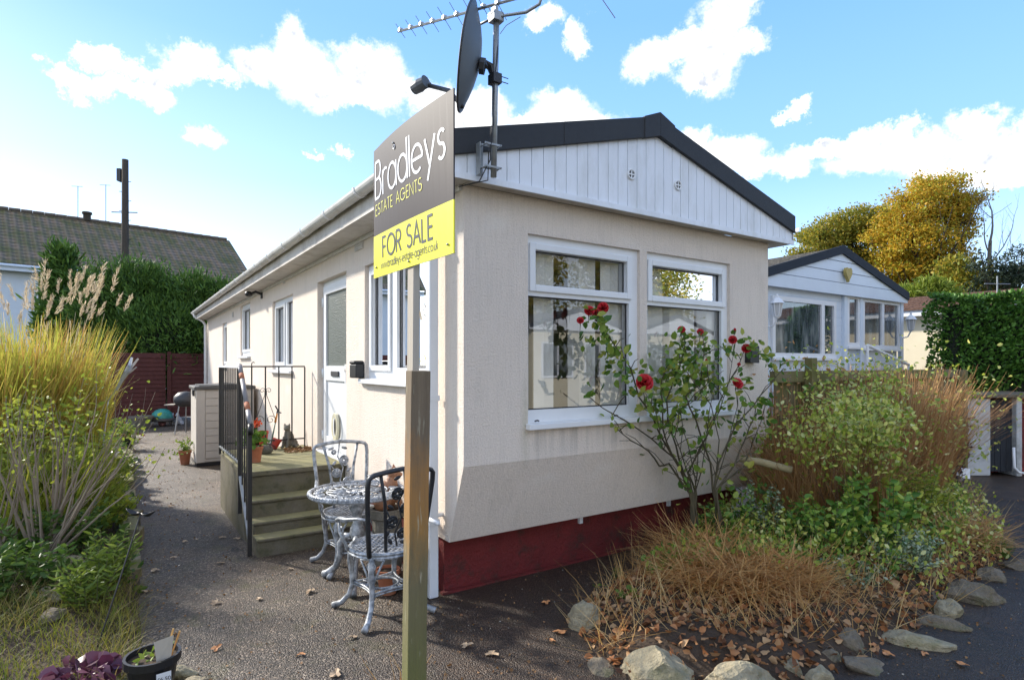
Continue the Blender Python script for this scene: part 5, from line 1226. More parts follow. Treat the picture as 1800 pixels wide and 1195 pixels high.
# ---- fence and posts between the homes, low shed
fe = hthing('timber_fence', 'low weathered timber fence of vertical boards running from the park home to the shed', 'fence', 5.7, .02)
def wpx(px): return frontX(px, .02)[0]
FZ = 1.54
b = MB(); x = 3.55
while x < wpx(1686)-.1:
    b.box(x, x+.11, .04, .058, .08+random.uniform(-.02,.02), FZ-.05); x += .116
b.build('board_panel', M['fencewood'], fe)
b = MB(); b.box(3.45, wpx(1680), -.02, .036, FZ-.12, FZ-.01); b.build('top_rail', M['fencewood'], fe)
b = MB(); b.box(3.45, wpx(1680), -.02, .036, .35, .45); b.build('bottom_rail', M['fencewood'], fe)
for px, zt in ((1412,1.665),(1681,1.52)):
    x = wpx(px); b = MB(); b.box(x-.05,x+.05,-.10,-.021,0,zt); b.build('post', M['fencewood'], fe, bevel=.004)
SY = 8.35
def X(px, Y): return (px-900)/F*Y
sh_ = thing('coal_shed', 'low flaking whitewashed shed with black boarded door and concrete slab roof', 'shed', ((X(1672,SY)+X(1860,SY))/2, SY+.5, 0), 0, None, ((X(1672,SY)+X(1860,SY))/2, SY+.5, 0))
M['flake'] = mat('flaking_whitewash', (.50,.51,.51), .9, .12, 6, bump=.6, bs=30, dirt=(.13,.13,.11), dirtamt=.6, dirts=2.6)
zt = 1.12
b = MB(); b.box(X(1688,SY), X(1742,SY), SY, SY+1.1, 0, zt-.01); b.build('pier', M['flake'], sh_, bevel=.02)
b = MB(); b.box(X(1672,SY), X(1687,SY), SY+.03, SY+.10, 0, zt-.02); b.build('side_post', M['fencewood'], sh_)
b = MB(); b.box(X(1785,SY), X(1795,SY), SY-.02, SY+1.1, .0, zt-.01); b.build('door_post', M['flake'], sh_, bevel=.01)
M['blackboard'] = m_wood('blackened_boards', (.012,.014,.017), (.05,.055,.065))
b = MB()
for k in range(4): x0 = X(1743,SY)+k*(X(1784,SY)-X(1743,SY))/4; b.box(x0+.003, x0+(X(1784,SY)-X(1743,SY))/4-.003, SY+.05, SY+.075, .06, zt-.03)
b.build('door', M['blackboard'], sh_)
b = MB(); b.box(X(1742,SY), X(1860,SY), SY+.3, SY+1.1, 0, zt-.02); b.box(X(1796,SY), X(1860,SY), SY+.1, SY+.3, 0, zt-.02); b.build('dark_inside', M['red_skirt'], sh_)
b = MB(); b.box(X(1684,SY), X(1870,SY), SY-.06, SY+1.15, zt, zt+.055); b.build('roof_slab', M['rockd'], sh_, bevel=.012)
b = MB(); b.tube([(X(1786,SY-.1),SY-.06,.42),(X(1786,SY-.1),SY-.07,.14),(X(1792,SY-.1),SY-.09,.07),(X(1800,SY-.1),SY-.1,.06)], .018, 8); b.build('waste_pipe', M['white'], sh_, smooth=True)
# crumpled litter
o = thing('litter', 'crumpled white and blue packet on the ground in front of the whitewashed shed', 'litter', gp(1688,846))
b = MB(); b.add([(-.06,0,.06),(.12,-.02,.04),(.15,.02,.17),(-.01,.05,.19),(.05,.03,.14)], [(0,1,4),(1,2,4),(2,3,4),(3,0,4)]); b.build('paper', M['white'], o)
b = MB(); b.ell((-.06,-.03,.04), (.09,.05,.04), 7, 5); b.build('packet', mat('blue_packet', (.07,.07,.30), .4, .3, 20), o)
# ============================================================ left background
hs_ = at(0, 0, 26)
# ridge and eave line from the photograph: two storey house running away to the right
ridge0 = at(0, 367, 26); ridge0.z = zat(367, 26); D1 = Vector((.72,.694,0)); 
kq = 0
def on_line(p, d, px):
    q = (px-900)/F; t_ = (q*p.y-p.x)/(d.x-q*d.y); return t_
t1 = on_line(ridge0, D1, 403); rid1 = ridge0+D1*t1; rid0 = ridge0-D1*6
N1 = Vector((.694,-.72,0)); ZR = (ridge0.z+zat(423, rid1.y))/2; ZE = 5.55
M['mosstile'] = m_tile('mossy_roof_tiles', (.19,.125,.075), (.30,.21,.14), (.12,.115,.03), 3.4, 3.3)
fh_ = thing('white_house', 'white walled two storey house with long mossy tiled roof behind the conifer', 'house', (rid0+(rid1-rid0)*.5).xy.to_3d(), math.atan2(D1.y, D1.x))
Lh = (rid1-rid0).length
b = MB(); b.box(-Lh/2+.1, Lh/2-.35, -4.0, 4.0, 0, ZE); b.prism([(Lh/2-.35,-4,ZE),(Lh/2-.35,4,ZE),(Lh/2-.35,0,ZR-.15)], (-.2,0,0)); b.build('wall', M['whitewall'] if 'whitewall' in M else mat('white_painted_wall', (.62,.68,.74), .8, .05, 2), fh_)
def roof_slope(name, y0, z0, y1, z1, xa, xb, xb2, m_, parent):
    me = bpy.data.meshes.new(name); vs = [(xa,y0,z0),(xb2,y0,z0),(xb,y1,z1),(xa,y1,z1)]; me.from_pydata(vs+[(x,y,z-.12) for x,y,z in vs], [], [(0,1,2,3),(7,6,5,4),(0,4,5,1),(1,5,6,2),(2,6,7,3),(3,7,4,0)])
    uv = me.uv_layers.new(name='UVMap'); L = math.hypot(y1-y0, z1-z0)
    for lp in me.loops:
        v = me.vertices[lp.vertex_index].co; k = abs(v.y-y0)/abs(y1-y0)*L; uv.data[lp.index].uv = (v.x, k)
    o = bpy.data.objects.new(name, me); C.objects.link(o); o.parent = parent; me.materials.append(m_); return o
roof_slope('roof', -4.35, ZE-.1, 0, ZR, -Lh/2-.2, Lh/2, Lh/2, M['mosstile'], fh_)
roof_slope('roof', 4.35, ZE-.1, 0, ZR, -Lh/2-.2, Lh/2, Lh/2, M['mosstile'], fh_)
b = MB(); 
for k in range(int(Lh/.42)): b.tube([(-Lh/2+k*.42,0,ZR+.02),(-Lh/2+k*.42+.40,0,ZR+.035)], .10, 8)
b.build('ridge_tiles', M['roof'] if False else mat('ridge_tile', (.11,.09,.07), .9, .25, 5), fh_)
b = MB(); b.box(-Lh/2, Lh/2, -4.40, -4.36, ZE-.28, ZE-.08); b.tube([(-Lh/2,-4.44,ZE-.08),(Lh/2,-4.44,ZE-.08)], .06, 8); b.build('gutter', M['bluewhite'], fh_)
# window near px 85
def hl(p): d = p-fh_.location; a = fh_.rotation_euler.z; return d.x*math.cos(a)+d.y*math.sin(a)
pw = ridge0+N1*4.0; tw = on_line(pw, D1, 86); wp = pw+D1*tw; xw = hl(wp); zw = zat(507, wp.y)
for xo in (0, -3.4, 3.2):
    b = MB(); b.box(xw+xo-.45, xw+xo+.6, -4.06, -4.001, zw-.6, zw+.5); w_ = b.build('window', M['white'], fh_); b = MB(); b.box(xw+xo-.35, xw+xo+.5, -4.075, -4.061, zw-.48, zw+.42); b.build('pane', M['glassd'], w_, off=(0,0,0)); b = MB(); b.box(xw+xo-.55, xw+xo+.7, -4.16, -4.061, zw-.68, zw-.601); b.build('sill', M['white'], w_, off=(0,0,0))
for px, hh, nm in ((186,1.9,'aerial with a short top bar standing nearest the telegraph pole on the mossy roof'),(137,1.6,'thin faint aerial left of the other one on the mossy roof')):
    tt = on_line(ridge0, D1, px); p = ridge0+D1*tt; p.z = ZR; t_ = thing('roof_aerial', nm, 'aerial', p)
    b = MB(); b.tube([(0,0,0),(0,0,hh)], .018, 5); b.tube([(-.3,0,hh),(.15,.1,hh)], .012, 5); b.build('pole', M['galv'], t_)
tt = on_line(ridge0, D1, 153); p = ridge0+D1*tt; b = MB(); b.lathe([(.16,ZR),(.16,ZR+.3),(.22,ZR+.32),(.2,ZR+.42)], c=(hl(p),0,0), n=10); b.build('flue', M['bark'], fh_)
# telegraph pole
q = at(220, 640, 21.5); b = MB(); b.tube([(0,0,0),(0,0,zat(281,21.5))], [.15,.11], 10); tp = thing('telegraph_pole', 'dark wooden telegraph pole rising above the conifer', 'telegraph pole', (q.x, q.y, 0)); b.build('pole', M['bark'], tp, smooth=True)
b = MB(); zt = zat(305,21.5); b.box(-.24,-.1,-.12,.1,zt-.3,zt+.15); b.build('junction_box', M['darkm'], tp)
for k in range(9): z = zat(320+k*17,21.5); b = MB(); s_ = -1 if k % 2 else 1; b.tube([(s_*.08,0,z),(s_*.22,0,z+.01)], .012, 5); b.build('step_iron', M['darkm'], tp)
b = MB(); z = zat(373,21.5); b.tube([(-.5,0,z),(.45,0,z-.02)], .02, 5); b.build('cross_bar', M['darkm'], tp)
# red panel fence at the end of the path
FY = 15.6
for k in range(5):
    x0 = -6.35+k*1.86; t_ = hthing('fence_panel', ['red stained lap fence panel farthest left, mostly behind the tall grass','red stained lap fence panel half hidden by the tall grass','red stained lap fence panel right at the end of the path','red stained lap fence panel next to the far downpipe','red stained lap fence panel behind the far end of the park home'][k], 'fence panel', x0+.9, FY, 'red fence panels closing the path')
    b = MB(); z = .12; n = 0
    while z < 1.80:
        b.prism([(x0+.05,FY-.01,z),(x0+.05,FY-.035,z),(x0+.05,FY-.012,z+.135),(x0+.05,FY-.002,z+.135)], (1.72,0,0)); z += .118
    b.build('boards', M['redfence'], t_); b = MB(); b.box(x0-.05,x0+.045,FY-.06,FY+.03,0,1.95); b.box(x0+.045,x0+1.81,FY-.05,FY+.0,1.93,1.96) if False else None; b.build('post', M['redfence'], t_)
# conifers
def conifer(label, blobs, base, ncl, cat='conifer', lsz=.30):
    t_ = thing('conifer_tree', label, cat, base, 0, None, base); b = MB(); b.tube([Vector(base), Vector(base)+Vector((0,0,3.2))], [.22,.08], 8); b.build('trunk', M['bark'], t_)
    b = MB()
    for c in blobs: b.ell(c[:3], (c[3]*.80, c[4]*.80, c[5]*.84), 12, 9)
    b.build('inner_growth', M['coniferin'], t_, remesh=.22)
    rng = RNG; c, d = blob_points(blobs, ncl, rng, .82); per = 24
    P_ = np.repeat(c, per, 0)+rng.normal(size=(ncl*per,3))*[.16,.16,.16]; D_ = np.repeat(d*.8+[0,0,.75]+rng.normal(size=(ncl,3))*.45, per, 0)+rng.normal(size=(ncl*per,3))*.4
    v_, f_ = leafset(P_, D_, rng.uniform(.5,1.2,ncl*per)*lsz, .22, rng=rng); npmesh('foliage', v_, f_, M['conifer'], t_)
Yc = 17.6
bl = pxblobs([(190,575,56,85),(255,580,66,92),(325,585,62,80),(380,590,52,80),(412,600,36,80),(300,605,90,70),(182,510,24,40),(235,505,30,42),(290,520,26,38),(345,525,32,36),(390,535,26,34),(265,500,16,26),(360,620,70,50),(240,620,60,50)], Yc, .6)
q = at(300,640,Yc); conifer('broad dark green conifer towering over the red fence at the end of the path', bl, (q.x, q.y+.1, 0), 4200, lsz=.17)
bl = pxblobs([(118,535,28,55),(112,478,15,40),(128,570,36,45)], 18.4, .8)
q = at(115,640,18.4); conifer('narrow paler conifer left of the broad one, in front of the white house', bl, (q.x, q.y, 0), 420)
# things at the far end of the path
def grp(px, py): return gp(px, py)
def far(px, py, lx=None):
    return gp(px, py)
M['teal'] = mat('teal_glazed_dome', (.03,.24,.20), .4, .2, 10)
o = thing('tortoise_ornament', 'teal domed ornament with grey brim at the foot of the red fence', 'ornament', gp(285,748)-Vector((0,0,0)))
b = MB(); b.lathe([(.25,.16),(.25,.22),(.23,.32),(.16,.40),(.06,.44),(.001,.445)], n=18); b.build('dome', M['teal'], o, smooth=True)
b = MB(); b.box(-.28,.05,-.3,-.12,.17,.25); b.lathe([(.27,.12),(.30,.14),(.30,.19),(.25,.2)], n=18); b.build('brim', M['grey_lid'], o, smooth=False)
b = MB(); b.ell((0,0,.07), (.10,.08,.08)); b.ell((.06,-.08,.05),(.06,.05,.05)); b.build('feet', mat('dull_pink_stone', (.25,.11,.10), .8, .2), o)
M['palestone'] = mat('pale_speckled_stone', (.42,.43,.46), .8, .35, 25)
cat_statue('dog_figure', 'pale speckled seated animal figure next to the teal dome, left of its pair', gp(303,746), 1.05, R(15), 'palestone')
cat_statue('dog_figure', 'pale speckled seated animal figure next to the teal dome, right of its pair', gp(315,746), 1.05, R(-25), 'palestone')
pot('stone_planter', 'squat brown stone planter at the foot of the red fence left of the teal dome', 'planter', gp(248,752), .30, .26, M['stonecat'])
bb = thing('covered_barbecue', 'black domed kettle barbecue half hidden behind the storage cabinet', 'barbecue', gp(327,762))
b = MB(); b.lathe([(.001,.62),(.16,.63),(.25,.72),(.26,.78),(.25,.86),(.16,.95),(.001,.98)], n=18); b.build('kettle', M['darkm'], bb, smooth=True)
for k in range(3): a = k*2.09; b = MB(); b.tube([(.16*math.cos(a),.16*math.sin(a),.66),(.26*math.cos(a),.26*math.sin(a),0)], .014, 6); b.build('leg', M['galv'], bb)
b = MB(); b.box(-.42,-.2,-.15,.15,.66,.68); b.build('shelf', M['palewood'], bb)
o = pot('terracotta_pot', 'terracotta pot with a small green plant on the path against the storage cabinet', 'potted plant', H(-1.02,7.35), .22, .09, M['terracotta'])
P_ = RNG.normal(size=(90,3))*[.07,.07,.06]+[0,0,.27]; M['fresh'] = leafmat('fresh_green_leaves', [(.07,.13,.02),(.17,.24,.035),(.28,.34,.06)], .4); v_, f_ = leafset(P_, RNG.normal(size=(90,3))+[0,0,.5], .06, .5); npmesh('foliage', v_, f_, M['fresh'], o)

# ============================================================ left garden
M['misc'] = leafmat('yellowing_grass_blades', [(.20,.26,.03),(.58,.52,.10),(.36,.42,.05),(.64,.46,.10),(.38,.22,.06),(.56,.52,.12)], .45, .6)
M['miscg'] = leafmat('green_grass_blades', [(.10,.15,.02),(.22,.27,.03),(.36,.38,.05),(.42,.36,.06)], .45, .6)
M['miscb'] = leafmat('mixed_bent_blades', [(.12,.09,.03),(.30,.24,.06),(.50,.42,.12),(.18,.22,.03),(.40,.22,.06)], .4, .6)
M['plume'] = leafmat('feathery_plumes', [(.52,.40,.25),(.68,.56,.38),(.82,.72,.54)], .4, .8)
M['twig'] = mat('bare_grey_twigs', (.24,.19,.14), .9, .25, 10)
M['yleaf'] = leafmat('yellow_green_leaves', [(.14,.20,.025),(.28,.34,.04),(.46,.46,.06)], .45, .5)
M['gleaf'] = leafmat('garden_green_leaves', [(.03,.08,.015),(.07,.14,.025),(.14,.22,.04),(.05,.10,.02)], .35, .45)
M['dryg'] = leafmat('dry_straw_blades', [(.34,.17,.05),(.56,.33,.10),(.72,.52,.24),(.42,.19,.05)], .35, .6)
M['moss'] = leafmat('short_moss_grass', [(.08,.12,.015),(.17,.20,.025),(.28,.26,.04),(.26,.18,.05)], .35, .6)
def lh(p): a, b_ = toH(p); return left_h(a, b_)
def clump_grass(name, label, cat, c, n, L, W, rad, lean, bend, m_, plumes=0, pl_h=None, fade=None):
    z = lh(c); base = (c[0], c[1], z); t_ = thing(name, label, cat, base, 0, None, base); rng = RNG
    a = rng.uniform(0, 2*PI, n); r_ = rad*np.sqrt(rng.uniform(0,1,n)); P_ = np.stack([c[0]+r_*np.cos(a), c[1]+r_*np.sin(a), np.full(n, z)], 1); az_ = a+rng.normal(size=n)*1.5
    Ls = rng.uniform(L*.45, L, n); v_, f_, tip = ribbons(P_, az_, rng.uniform(.0,lean,n), rng.uniform(.1,bend,n), Ls, rng.uniform(W*.6,W*1.3,n), 5, rng); npmesh('blades', v_, f_, m_, t_)
    ns = n//3; a = rng.uniform(0, 2*PI, ns); r_ = rad*np.sqrt(rng.uniform(0,1,ns)); P_ = np.stack([c[0]+r_*np.cos(a), c[1]+r_*np.sin(a), z+rng.uniform(0,L*.55,ns)], 1)
    v_, f_, tip = ribbons(P_, rng.uniform(0,2*PI,ns), rng.uniform(.2,1.3,ns), rng.uniform(-.6,1.4,ns), rng.uniform(.15,.45,ns)*L*.7, rng.uniform(W*.5,W*1.1,ns), 5, rng); npmesh('bent_blades', v_, f_, M['miscb'], t_)
    if plumes:
        for k in range(plumes):
            ang = rng.uniform(0, 2*PI); rr_ = rad*.9*math.sqrt(rng.uniform()); p0 = np.array([[c[0]+rr_*math.cos(ang), c[1]+rr_*math.sin(ang), z]]); Lc = pl_h*rng.uniform(.84,1.04)
            tl, bd_ = rng.uniform(.0,.16), rng.uniform(.05,.25); v1, f1, tp_ = ribbons(p0, np.array([ang]), np.array([tl]), np.array([bd_]), Lc, .006, 5, rng, .6)
            d = np.array([math.cos(ang)*(tl+bd_+.15), math.sin(ang)*(tl+bd_+.15), 1.0]); d /= np.linalg.norm(d); n_ = 46; s_ = rng.uniform(0,1,n_); Lp = rng.uniform(.13,.21)
            Pp = tp_[0]+d*(s_[:,None]-.25)*Lp+rng.normal(size=(n_,3))*.007; sidew = rng.normal(size=2); sidew = np.array([sidew[0],sidew[1],0])*.25
            Dp = d*1.0+rng.normal(size=(n_,3))*.22+sidew; v2, f2 = leafset(Pp, Dp, rng.uniform(.035,.07,n_), .09, rng=rng); V2, F2 = cat2((v1,f1),(v2,f2)); npmesh('plume', V2, F2, M['plume'], t_)
    return t_
M['greenstem'] = mat('green_brown_stems', (.10,.11,.04), .8, .3, 10)
def leafy(name, label, c, n, rad, hgt, lm, lsz, aspect=.35, cat='plant', seed=1, stems=30, z=None, group=None, up=.5):
    z = lh(c) if z is None else z; base = (c[0], c[1], z); t_ = thing(name, label, cat, base, 0, group, base); rng = RNG; rnd = seeded(seed)
    b = MB(); P_ = []; D_ = []
    for k in range(stems):
        a = rnd.uniform(0, 2*PI); r0 = rad*.45*math.sqrt(rnd.random()); r1 = rad*rnd.uniform(.3,1); h_ = hgt*rnd.uniform(.5,1.05)*(1-.3*(r1/rad)**2)
        p0 = Vector((c[0]+r0*math.cos(a), c[1]+r0*math.sin(a), z-.02)); p1 = Vector((c[0]+r1*math.cos(a), c[1]+r1*math.sin(a), z+h_)); pm = p0.lerp(p1,.5)+Vector((0,0,h_*.12)); b.tube([p0,pm,p1], [.0035,.003,.0015], 4, cap=False)
        m_ = max(4, n//stems)
        for i in range(m_):
            s_ = .15+.85*i/m_+rnd.uniform(-.03,.03); p = p0.lerp(pm, min(1,s_*2)) if s_ < .5 else pm.lerp(p1, min(1,s_*2-1)); an = i*2.4+a; P_.append(tuple(p)); D_.append((math.cos(an), math.sin(an), up*rnd.uniform(.3,1.6)))
    b.build('stems', M['greenstem'], t_); v_, f_ = leafset(np.array(P_), np.array(D_), rng.uniform(.6,1.25,len(P_))*lsz, aspect); npmesh('leaves', v_, f_, lm, t_); return t_
def P2(px, Y): return (X(px, Y), Y)
clump_grass('ornamental_grass', 'tall golden ornamental grass clump with feathery plumes, largest in the left bed', 'ornamental grass', P2(45,6.3), 2900, 1.95, .022, .55, .16, .55, M['misc'], 44, 1.92)
clump_grass('ornamental_grass', 'golden ornamental grass clump with plumes nearest the left edge of the picture', 'ornamental grass', P2(-20,5.9), 1700, 1.75, .025, .45, .3, .9, M['misc'], 22, 1.7)
clump_grass('ornamental_grass', 'slimmer golden grass clump with a few plumes nearest the path edge', 'ornamental grass', P2(125,6.9), 1000, 1.6, .018, .28, .12, .5, M['misc'], 12, 1.95)
clump_grass('arching_grass', 'low green arching grass in front of the plumed clumps', 'grass clump', P2(50,4.9), 450, 1.0, .016, .50, .5, 1.3, M['miscg'])
clump_grass('arching_grass', 'green arching grass at the foot of the golden clump beside the path', 'grass clump', P2(115,5.3), 450, .8, .015, .36, .4, 1.1, M['miscg'])
leafy('tall_leafy_shrub', 'loose yellow green leafy shrub growing through the golden grass', P2(60,5.2), 1500, .75, 1.15, M['yleaf'], .075, .45, cat='shrub', seed=15, stems=46)
leafy('tall_leafy_shrub', 'loose green leafy shrub between the golden grass and the path edging', P2(165,5.9), 520, .36, .85, M['yleaf'], .065, .45, cat='shrub', seed=16, stems=30)
# bare twiggy shrub
def twig_shrub(name, label, base, spec, seed, rad=.011, leafm=None, nl=0, lsz=.05, m_=None, kids=2, cat='shrub', group=None, depth=2, aspect=.6, spread=.38):
    t_ = thing(name, label, cat, base, 0, group, base); rnd = seeded(seed); b = MB(); tips = []
    for (dx, dy, dz, L) in spec:
        limbs(b, Vector(base)+Vector((rnd.uniform(-.08,.08), rnd.uniform(-.08,.08), 0)), (dx,dy,dz), L*.5, rad*rnd.uniform(.7,1.2), depth, rnd, tips, spread, 5, kids, .62, .25, .1)
    b.build('stems', m_ or M['twig'], t_)
    if leafm and nl:
        T = np.array([tuple(p) for p, d in tips]); idx = RNG.integers(0, len(T), nl); P_ = T[idx]+RNG.normal(size=(nl,3))*lsz*1.6; v_, f_ = leafset(P_, RNG.normal(size=(nl,3))+[0,0,.3], RNG.uniform(.6,1.2,nl)*lsz, aspect); npmesh('leaves', v_, f_, leafm, t_)
    return t_, tips
c_ = P2(85,4.3); z = lh(c_); rnd = seeded(5)
spec = [(rnd.uniform(-.6,.75), rnd.uniform(-.25,.3), 1, rnd.uniform(.9,1.5)) for i in range(22)]+[(.75,.1,.9,1.35),(.85,.2,.8,1.4),(.65,0,1,1.5),(.9,.1,.75,1.2),(.55,.1,1,1.6)]
twig_shrub('bare_shrub', 'bare grey brown twiggy shrub fanning out in front of the tall grasses', (c_[0], c_[1], z), spec, 21, .0135, M['yleaf'], 260, .035, depth=2)
c_ = P2(10,4.3); z = lh(c_); spec = [(rnd.uniform(-.5,.6), rnd.uniform(-.25,.3), 1, rnd.uniform(.7,1.3)) for i in range(10)]
twig_shrub('bare_shrub', 'smaller bare twiggy shrub at the far left edge of the bed', (c_[0], c_[1], z), spec, 22, .009, M['yleaf'], 110, .035)
leafy('leafy_perennial', 'bright green narrow leaved plant growing by the loose rocks in the left bed', P2(160,3.7), 420, .24, .34, M['fresh'], .075, .22, stems=26, seed=3)
leafy('leafy_perennial', 'bushy green narrow leaved plant beside the timber edging', P2(190,4.0), 460, .22, .38, M['fresh'], .06, .25, stems=26, seed=4)
leafy('leafy_perennial', 'mid green leafy plant under the bare shrub near the picture edge', P2(35,3.8), 420, .30, .34, M['gleaf'], .08, .3, stems=24, seed=5)
leafy('leafy_perennial', 'yellow green leafy plant spilling over the path edge below the grasses', P2(170,5.0), 460, .34, .42, M['yleaf'], .06, .5, stems=26, seed=6)
leafy('leafy_perennial', 'green leafy plant in the middle of the left bed behind the rocks', P2(100,4.4), 500, .40, .42, M['gleaf'], .07, .4, stems=28, seed=8)
leafy('leafy_perennial', 'broad yellowish green plant low down at the far left of the bed', P2(0,4.9), 500, .42, .5, M['yleaf'], .10, .45, stems=24, seed=9)
leafy('leafy_perennial', 'feathery green plant hugging the far stretch of the stone edging', P2(205,7.6), 320, .28, .35, M['gleaf'], .07, .4, stems=20, seed=10)
# turf, moss and straw over the near bed
def scatter(n, lx0, lx1, ly0, ly1, rng=RNG, bias=0):
    lx = rng.uniform(lx0, lx1, n); ly = ly0+(ly1-ly0)*rng.uniform(0,1,n)**(1+bias); out = np.empty((n,3))
    for i in range(n): p = H(lx[i], ly[i]); out[i] = (p.x, p.y, left_h(lx[i], ly[i])-.005)
    return out
n = 24000; P_ = scatter(n, -4.6, EDGE-.02, -2.6, 1.6); v_, f_, _ = ribbons(P_, RNG.uniform(0,2*PI,n), RNG.uniform(0,.6,n), RNG.uniform(.3,1.4,n), RNG.uniform(.04,.14,n), .0055, 3); setp(npmesh('rough_grass', v_, f_, M['moss']), 'rough mossy grass covering the near part of the left bed', 'grass', kind='stuff')
n = 9000; P_ = scatter(n, -4.4, EDGE+.0, -2.4, 1.8); msk = np.array([fbm(p[0]*1.5, p[1]*1.5) > -.1 for p in P_]); P_ = P_[msk]; n = len(P_); v_, f_, _ = ribbons(P_, RNG.uniform(0,2*PI,n), RNG.uniform(.4,1.2,n), RNG.uniform(.3,.9,n), RNG.uniform(.12,.34,n), .0035, 4); setp(npmesh('long_dry_grass', v_, f_, M['dryg2'] if 'dryg2' in M else leafmat('tan_and_olive_blades', [(.14,.12,.03),(.24,.20,.05),(.34,.24,.09),(.16,.17,.03)], .4)), 'long matted tan grass lying over the near left bed', 'grass', kind='stuff')
n = 14000; P_ = scatter(n, -7, EDGE-.02, 1.4, 12, bias=.5); v_, f_ = leafset(P_+RNG.uniform(0,.14,(n,1))*[0,0,1], RNG.normal(size=(n,3))+[0,0,.6], RNG.uniform(.03,.08,n), .5); setp(npmesh('ground_cover', v_, f_, M['gleaf']), 'low green ground cover under the grasses of the left bed', 'ground cover', kind='stuff')
# rocks
def rock(label, base, s, seed, m_='rock', rz=0, group=None, tilt=0):
    rnd = seeded(seed); bm = bmesh.new(); bmesh.ops.create_icosphere(bm, subdivisions=4, radius=1)
    pl_ = [(Vector((rnd.gauss(0,1), rnd.gauss(0,1), rnd.gauss(0,1))).normalized(), rnd.uniform(.55,.85)) for i in range(9)]
    o1, o2 = rnd.uniform(0,9), rnd.uniform(0,9)
    for v in bm.verts:
        p = v.co.copy()
        for nn, dd in pl_:
            k = p.dot(nn)-dd
            if k > 0: p -= nn*k*.92
        p *= 1+.06*math.sin(p.x*6+o1)*math.sin(p.y*7+o2)+.03*math.sin(p.z*13+p.x*5+o1)+.02*math.sin(p.x*23+o2)*math.sin(p.y*19+p.z*21)+.012*math.sin(p.z*41+o1)*math.sin(p.x*37+p.y*31)
        v.co = Vector((p.x*s[0], p.y*s[1], p.z*s[2]))
    me = bpy.data.meshes.new('rock'); bm.to_mesh(me); bm.free(); me.materials.append(M[m_]); me.polygons.foreach_set('use_smooth', [False]*len(me.polygons))
    o = bpy.data.objects.new('rock', me); C.objects.link(o); o.location = (base[0], base[1], base[2]+s[2]*.08); o.rotation_euler = (rnd.uniform(-.2,.2)+tilt, rnd.uniform(-.2,.2), rz); return setp(o, label, 'rock', group)
for i, (px, py, sx, sy, sz, lab) in enumerate([(62,1012,.13,.10,.08,'grey flat topped rock leftmost in the near left bed'),(120,990,.15,.10,.07,'long pale grey rock under the green plant in the left bed'),(85,1035,.08,.16,.05,'brown weathered lump of rock in front of the grey rock in the left bed'),(95,1065,.10,.07,.05,'small dark rock lowest of the left bed rocks')]):
    p = gp(px, py, .15); rock(lab, (p.x, p.y, lh(p)), (sx,sy,sz), 50+i, 'rock' if i != 3 else 'rockd', rz=.5*i)
# edging: stones then timber
edg = [(.0,-1.75),]
k = 0; ly = 1.0
elabs = ['mossy edging block lying nearest the steps','mossy edging block second from the timber planks','mossy edging block third along from the timber planks','mossy edging block opposite the storage cabinet','mossy edging block beyond the glass globe','mossy edging block near the potted red plant','mossy edging block farther along the path edge','small mossy edging block in the shade near the fence','mossy edging block second from the fence','mossy edging block closest to the red fence']
for i in range(10):
    L = random.uniform(.38,.55); ly0 = 2.55+i*.62; b = MB(); b.box(EDGE-.14+random.uniform(-.02,.02), EDGE+.02+random.uniform(-.02,.02), ly0, ly0+L, -.02, .17+random.uniform(-.03,.04))
    p = H(EDGE-.06, ly0+L/2); o = b.build('edging_block', M['step'], hthing('tmp', None, None, EDGE-.06, ly0+L/2), bevel=.02); tmp = o.parent; o.parent = None; o.location = tmp.location; o.rotation_euler = (0,0,ANG+random.uniform(-.03,.03)); bpy.data.objects.remove(tmp); setp(o, elabs[i], 'edging block', 'mossy edging blocks along the path')
def plank(label, lx, ly, L, W, T, z, rz):
    b = MB(); b.box(-L/2, L/2, -W/2, W/2, 0, T); o = b.build('timber_plank', M['fencewood2'], loc=(0,0,0), bevel=.006); o.location = H(lx, ly, z); o.rotation_euler = (R(3), R(-2), rz); setp(o, label, 'plank')
M['fencewood2'] = m_wood('grey_edging_timber', (.16,.12,.08), (.36,.29,.20), (.14,.13,.04))
p = toH(gp(210,915,.15)); plank('weathered timber plank on top of the pair by the metal bird stake', p[0], p[1], .34, .15, .05, .17, ANG-.35)
p = toH(gp(208,945,.1)); plank('weathered timber plank below the upper one by the metal bird stake', p[0], p[1], .34, .30, .12, .02, ANG-.2)
p = toH(gp(240,985,.05)); plank('narrow timber offcut edging the path near the grass tufts', p[0]-.05, p[1], .16, .5, .07, .0, ANG)
# bird stake
bp0 = gp(160,1135,.06); top_ = at(247, 903, bp0.y+.28)
bs = thing('bird_stake', 'dark metal garden stake topped with a pair of leaf shaped wings', 'garden ornament', (bp0.x, bp0.y, 0), 0, None, (bp0.x, bp0.y, 0))
b = MB(); b.tube([Vector((bp0.x,bp0.y,-.05)), Vector((bp0.x,bp0.y,.02)).lerp(top_,.5)+Vector((.015,0,0)), top_], .0045, 6); b.build('rod', M['iron'], bs)
for s_ in (-1, 1):
    b = MB(); d = Vector((s_*.088,.0,.012 if s_ < 0 else .006)); n_ = 8; vs = []
    for i in range(n_+1):
        t__ = i/n_; w_ = .024*math.sin(PI*t__)**.8; c = top_+d*t__+Vector((0,0,.018*t__*(1 if s_ < 0 else .5)-.012*math.sin(PI*t__))); vs += [c+Vector((0,-w_,.006)), c+Vector((0,0,-.012*math.sin(PI*t__))), c+Vector((0,w_,.006))]
    b.add(vs, [(i*3+j, i*3+j+1, i*3+j+4, i*3+j+3) for i in range(n_) for j in range(2)]); o = b.build('wing', M['iron'], bs); m_ = o.modifiers.new('s','SOLIDIFY'); m_.thickness = .004
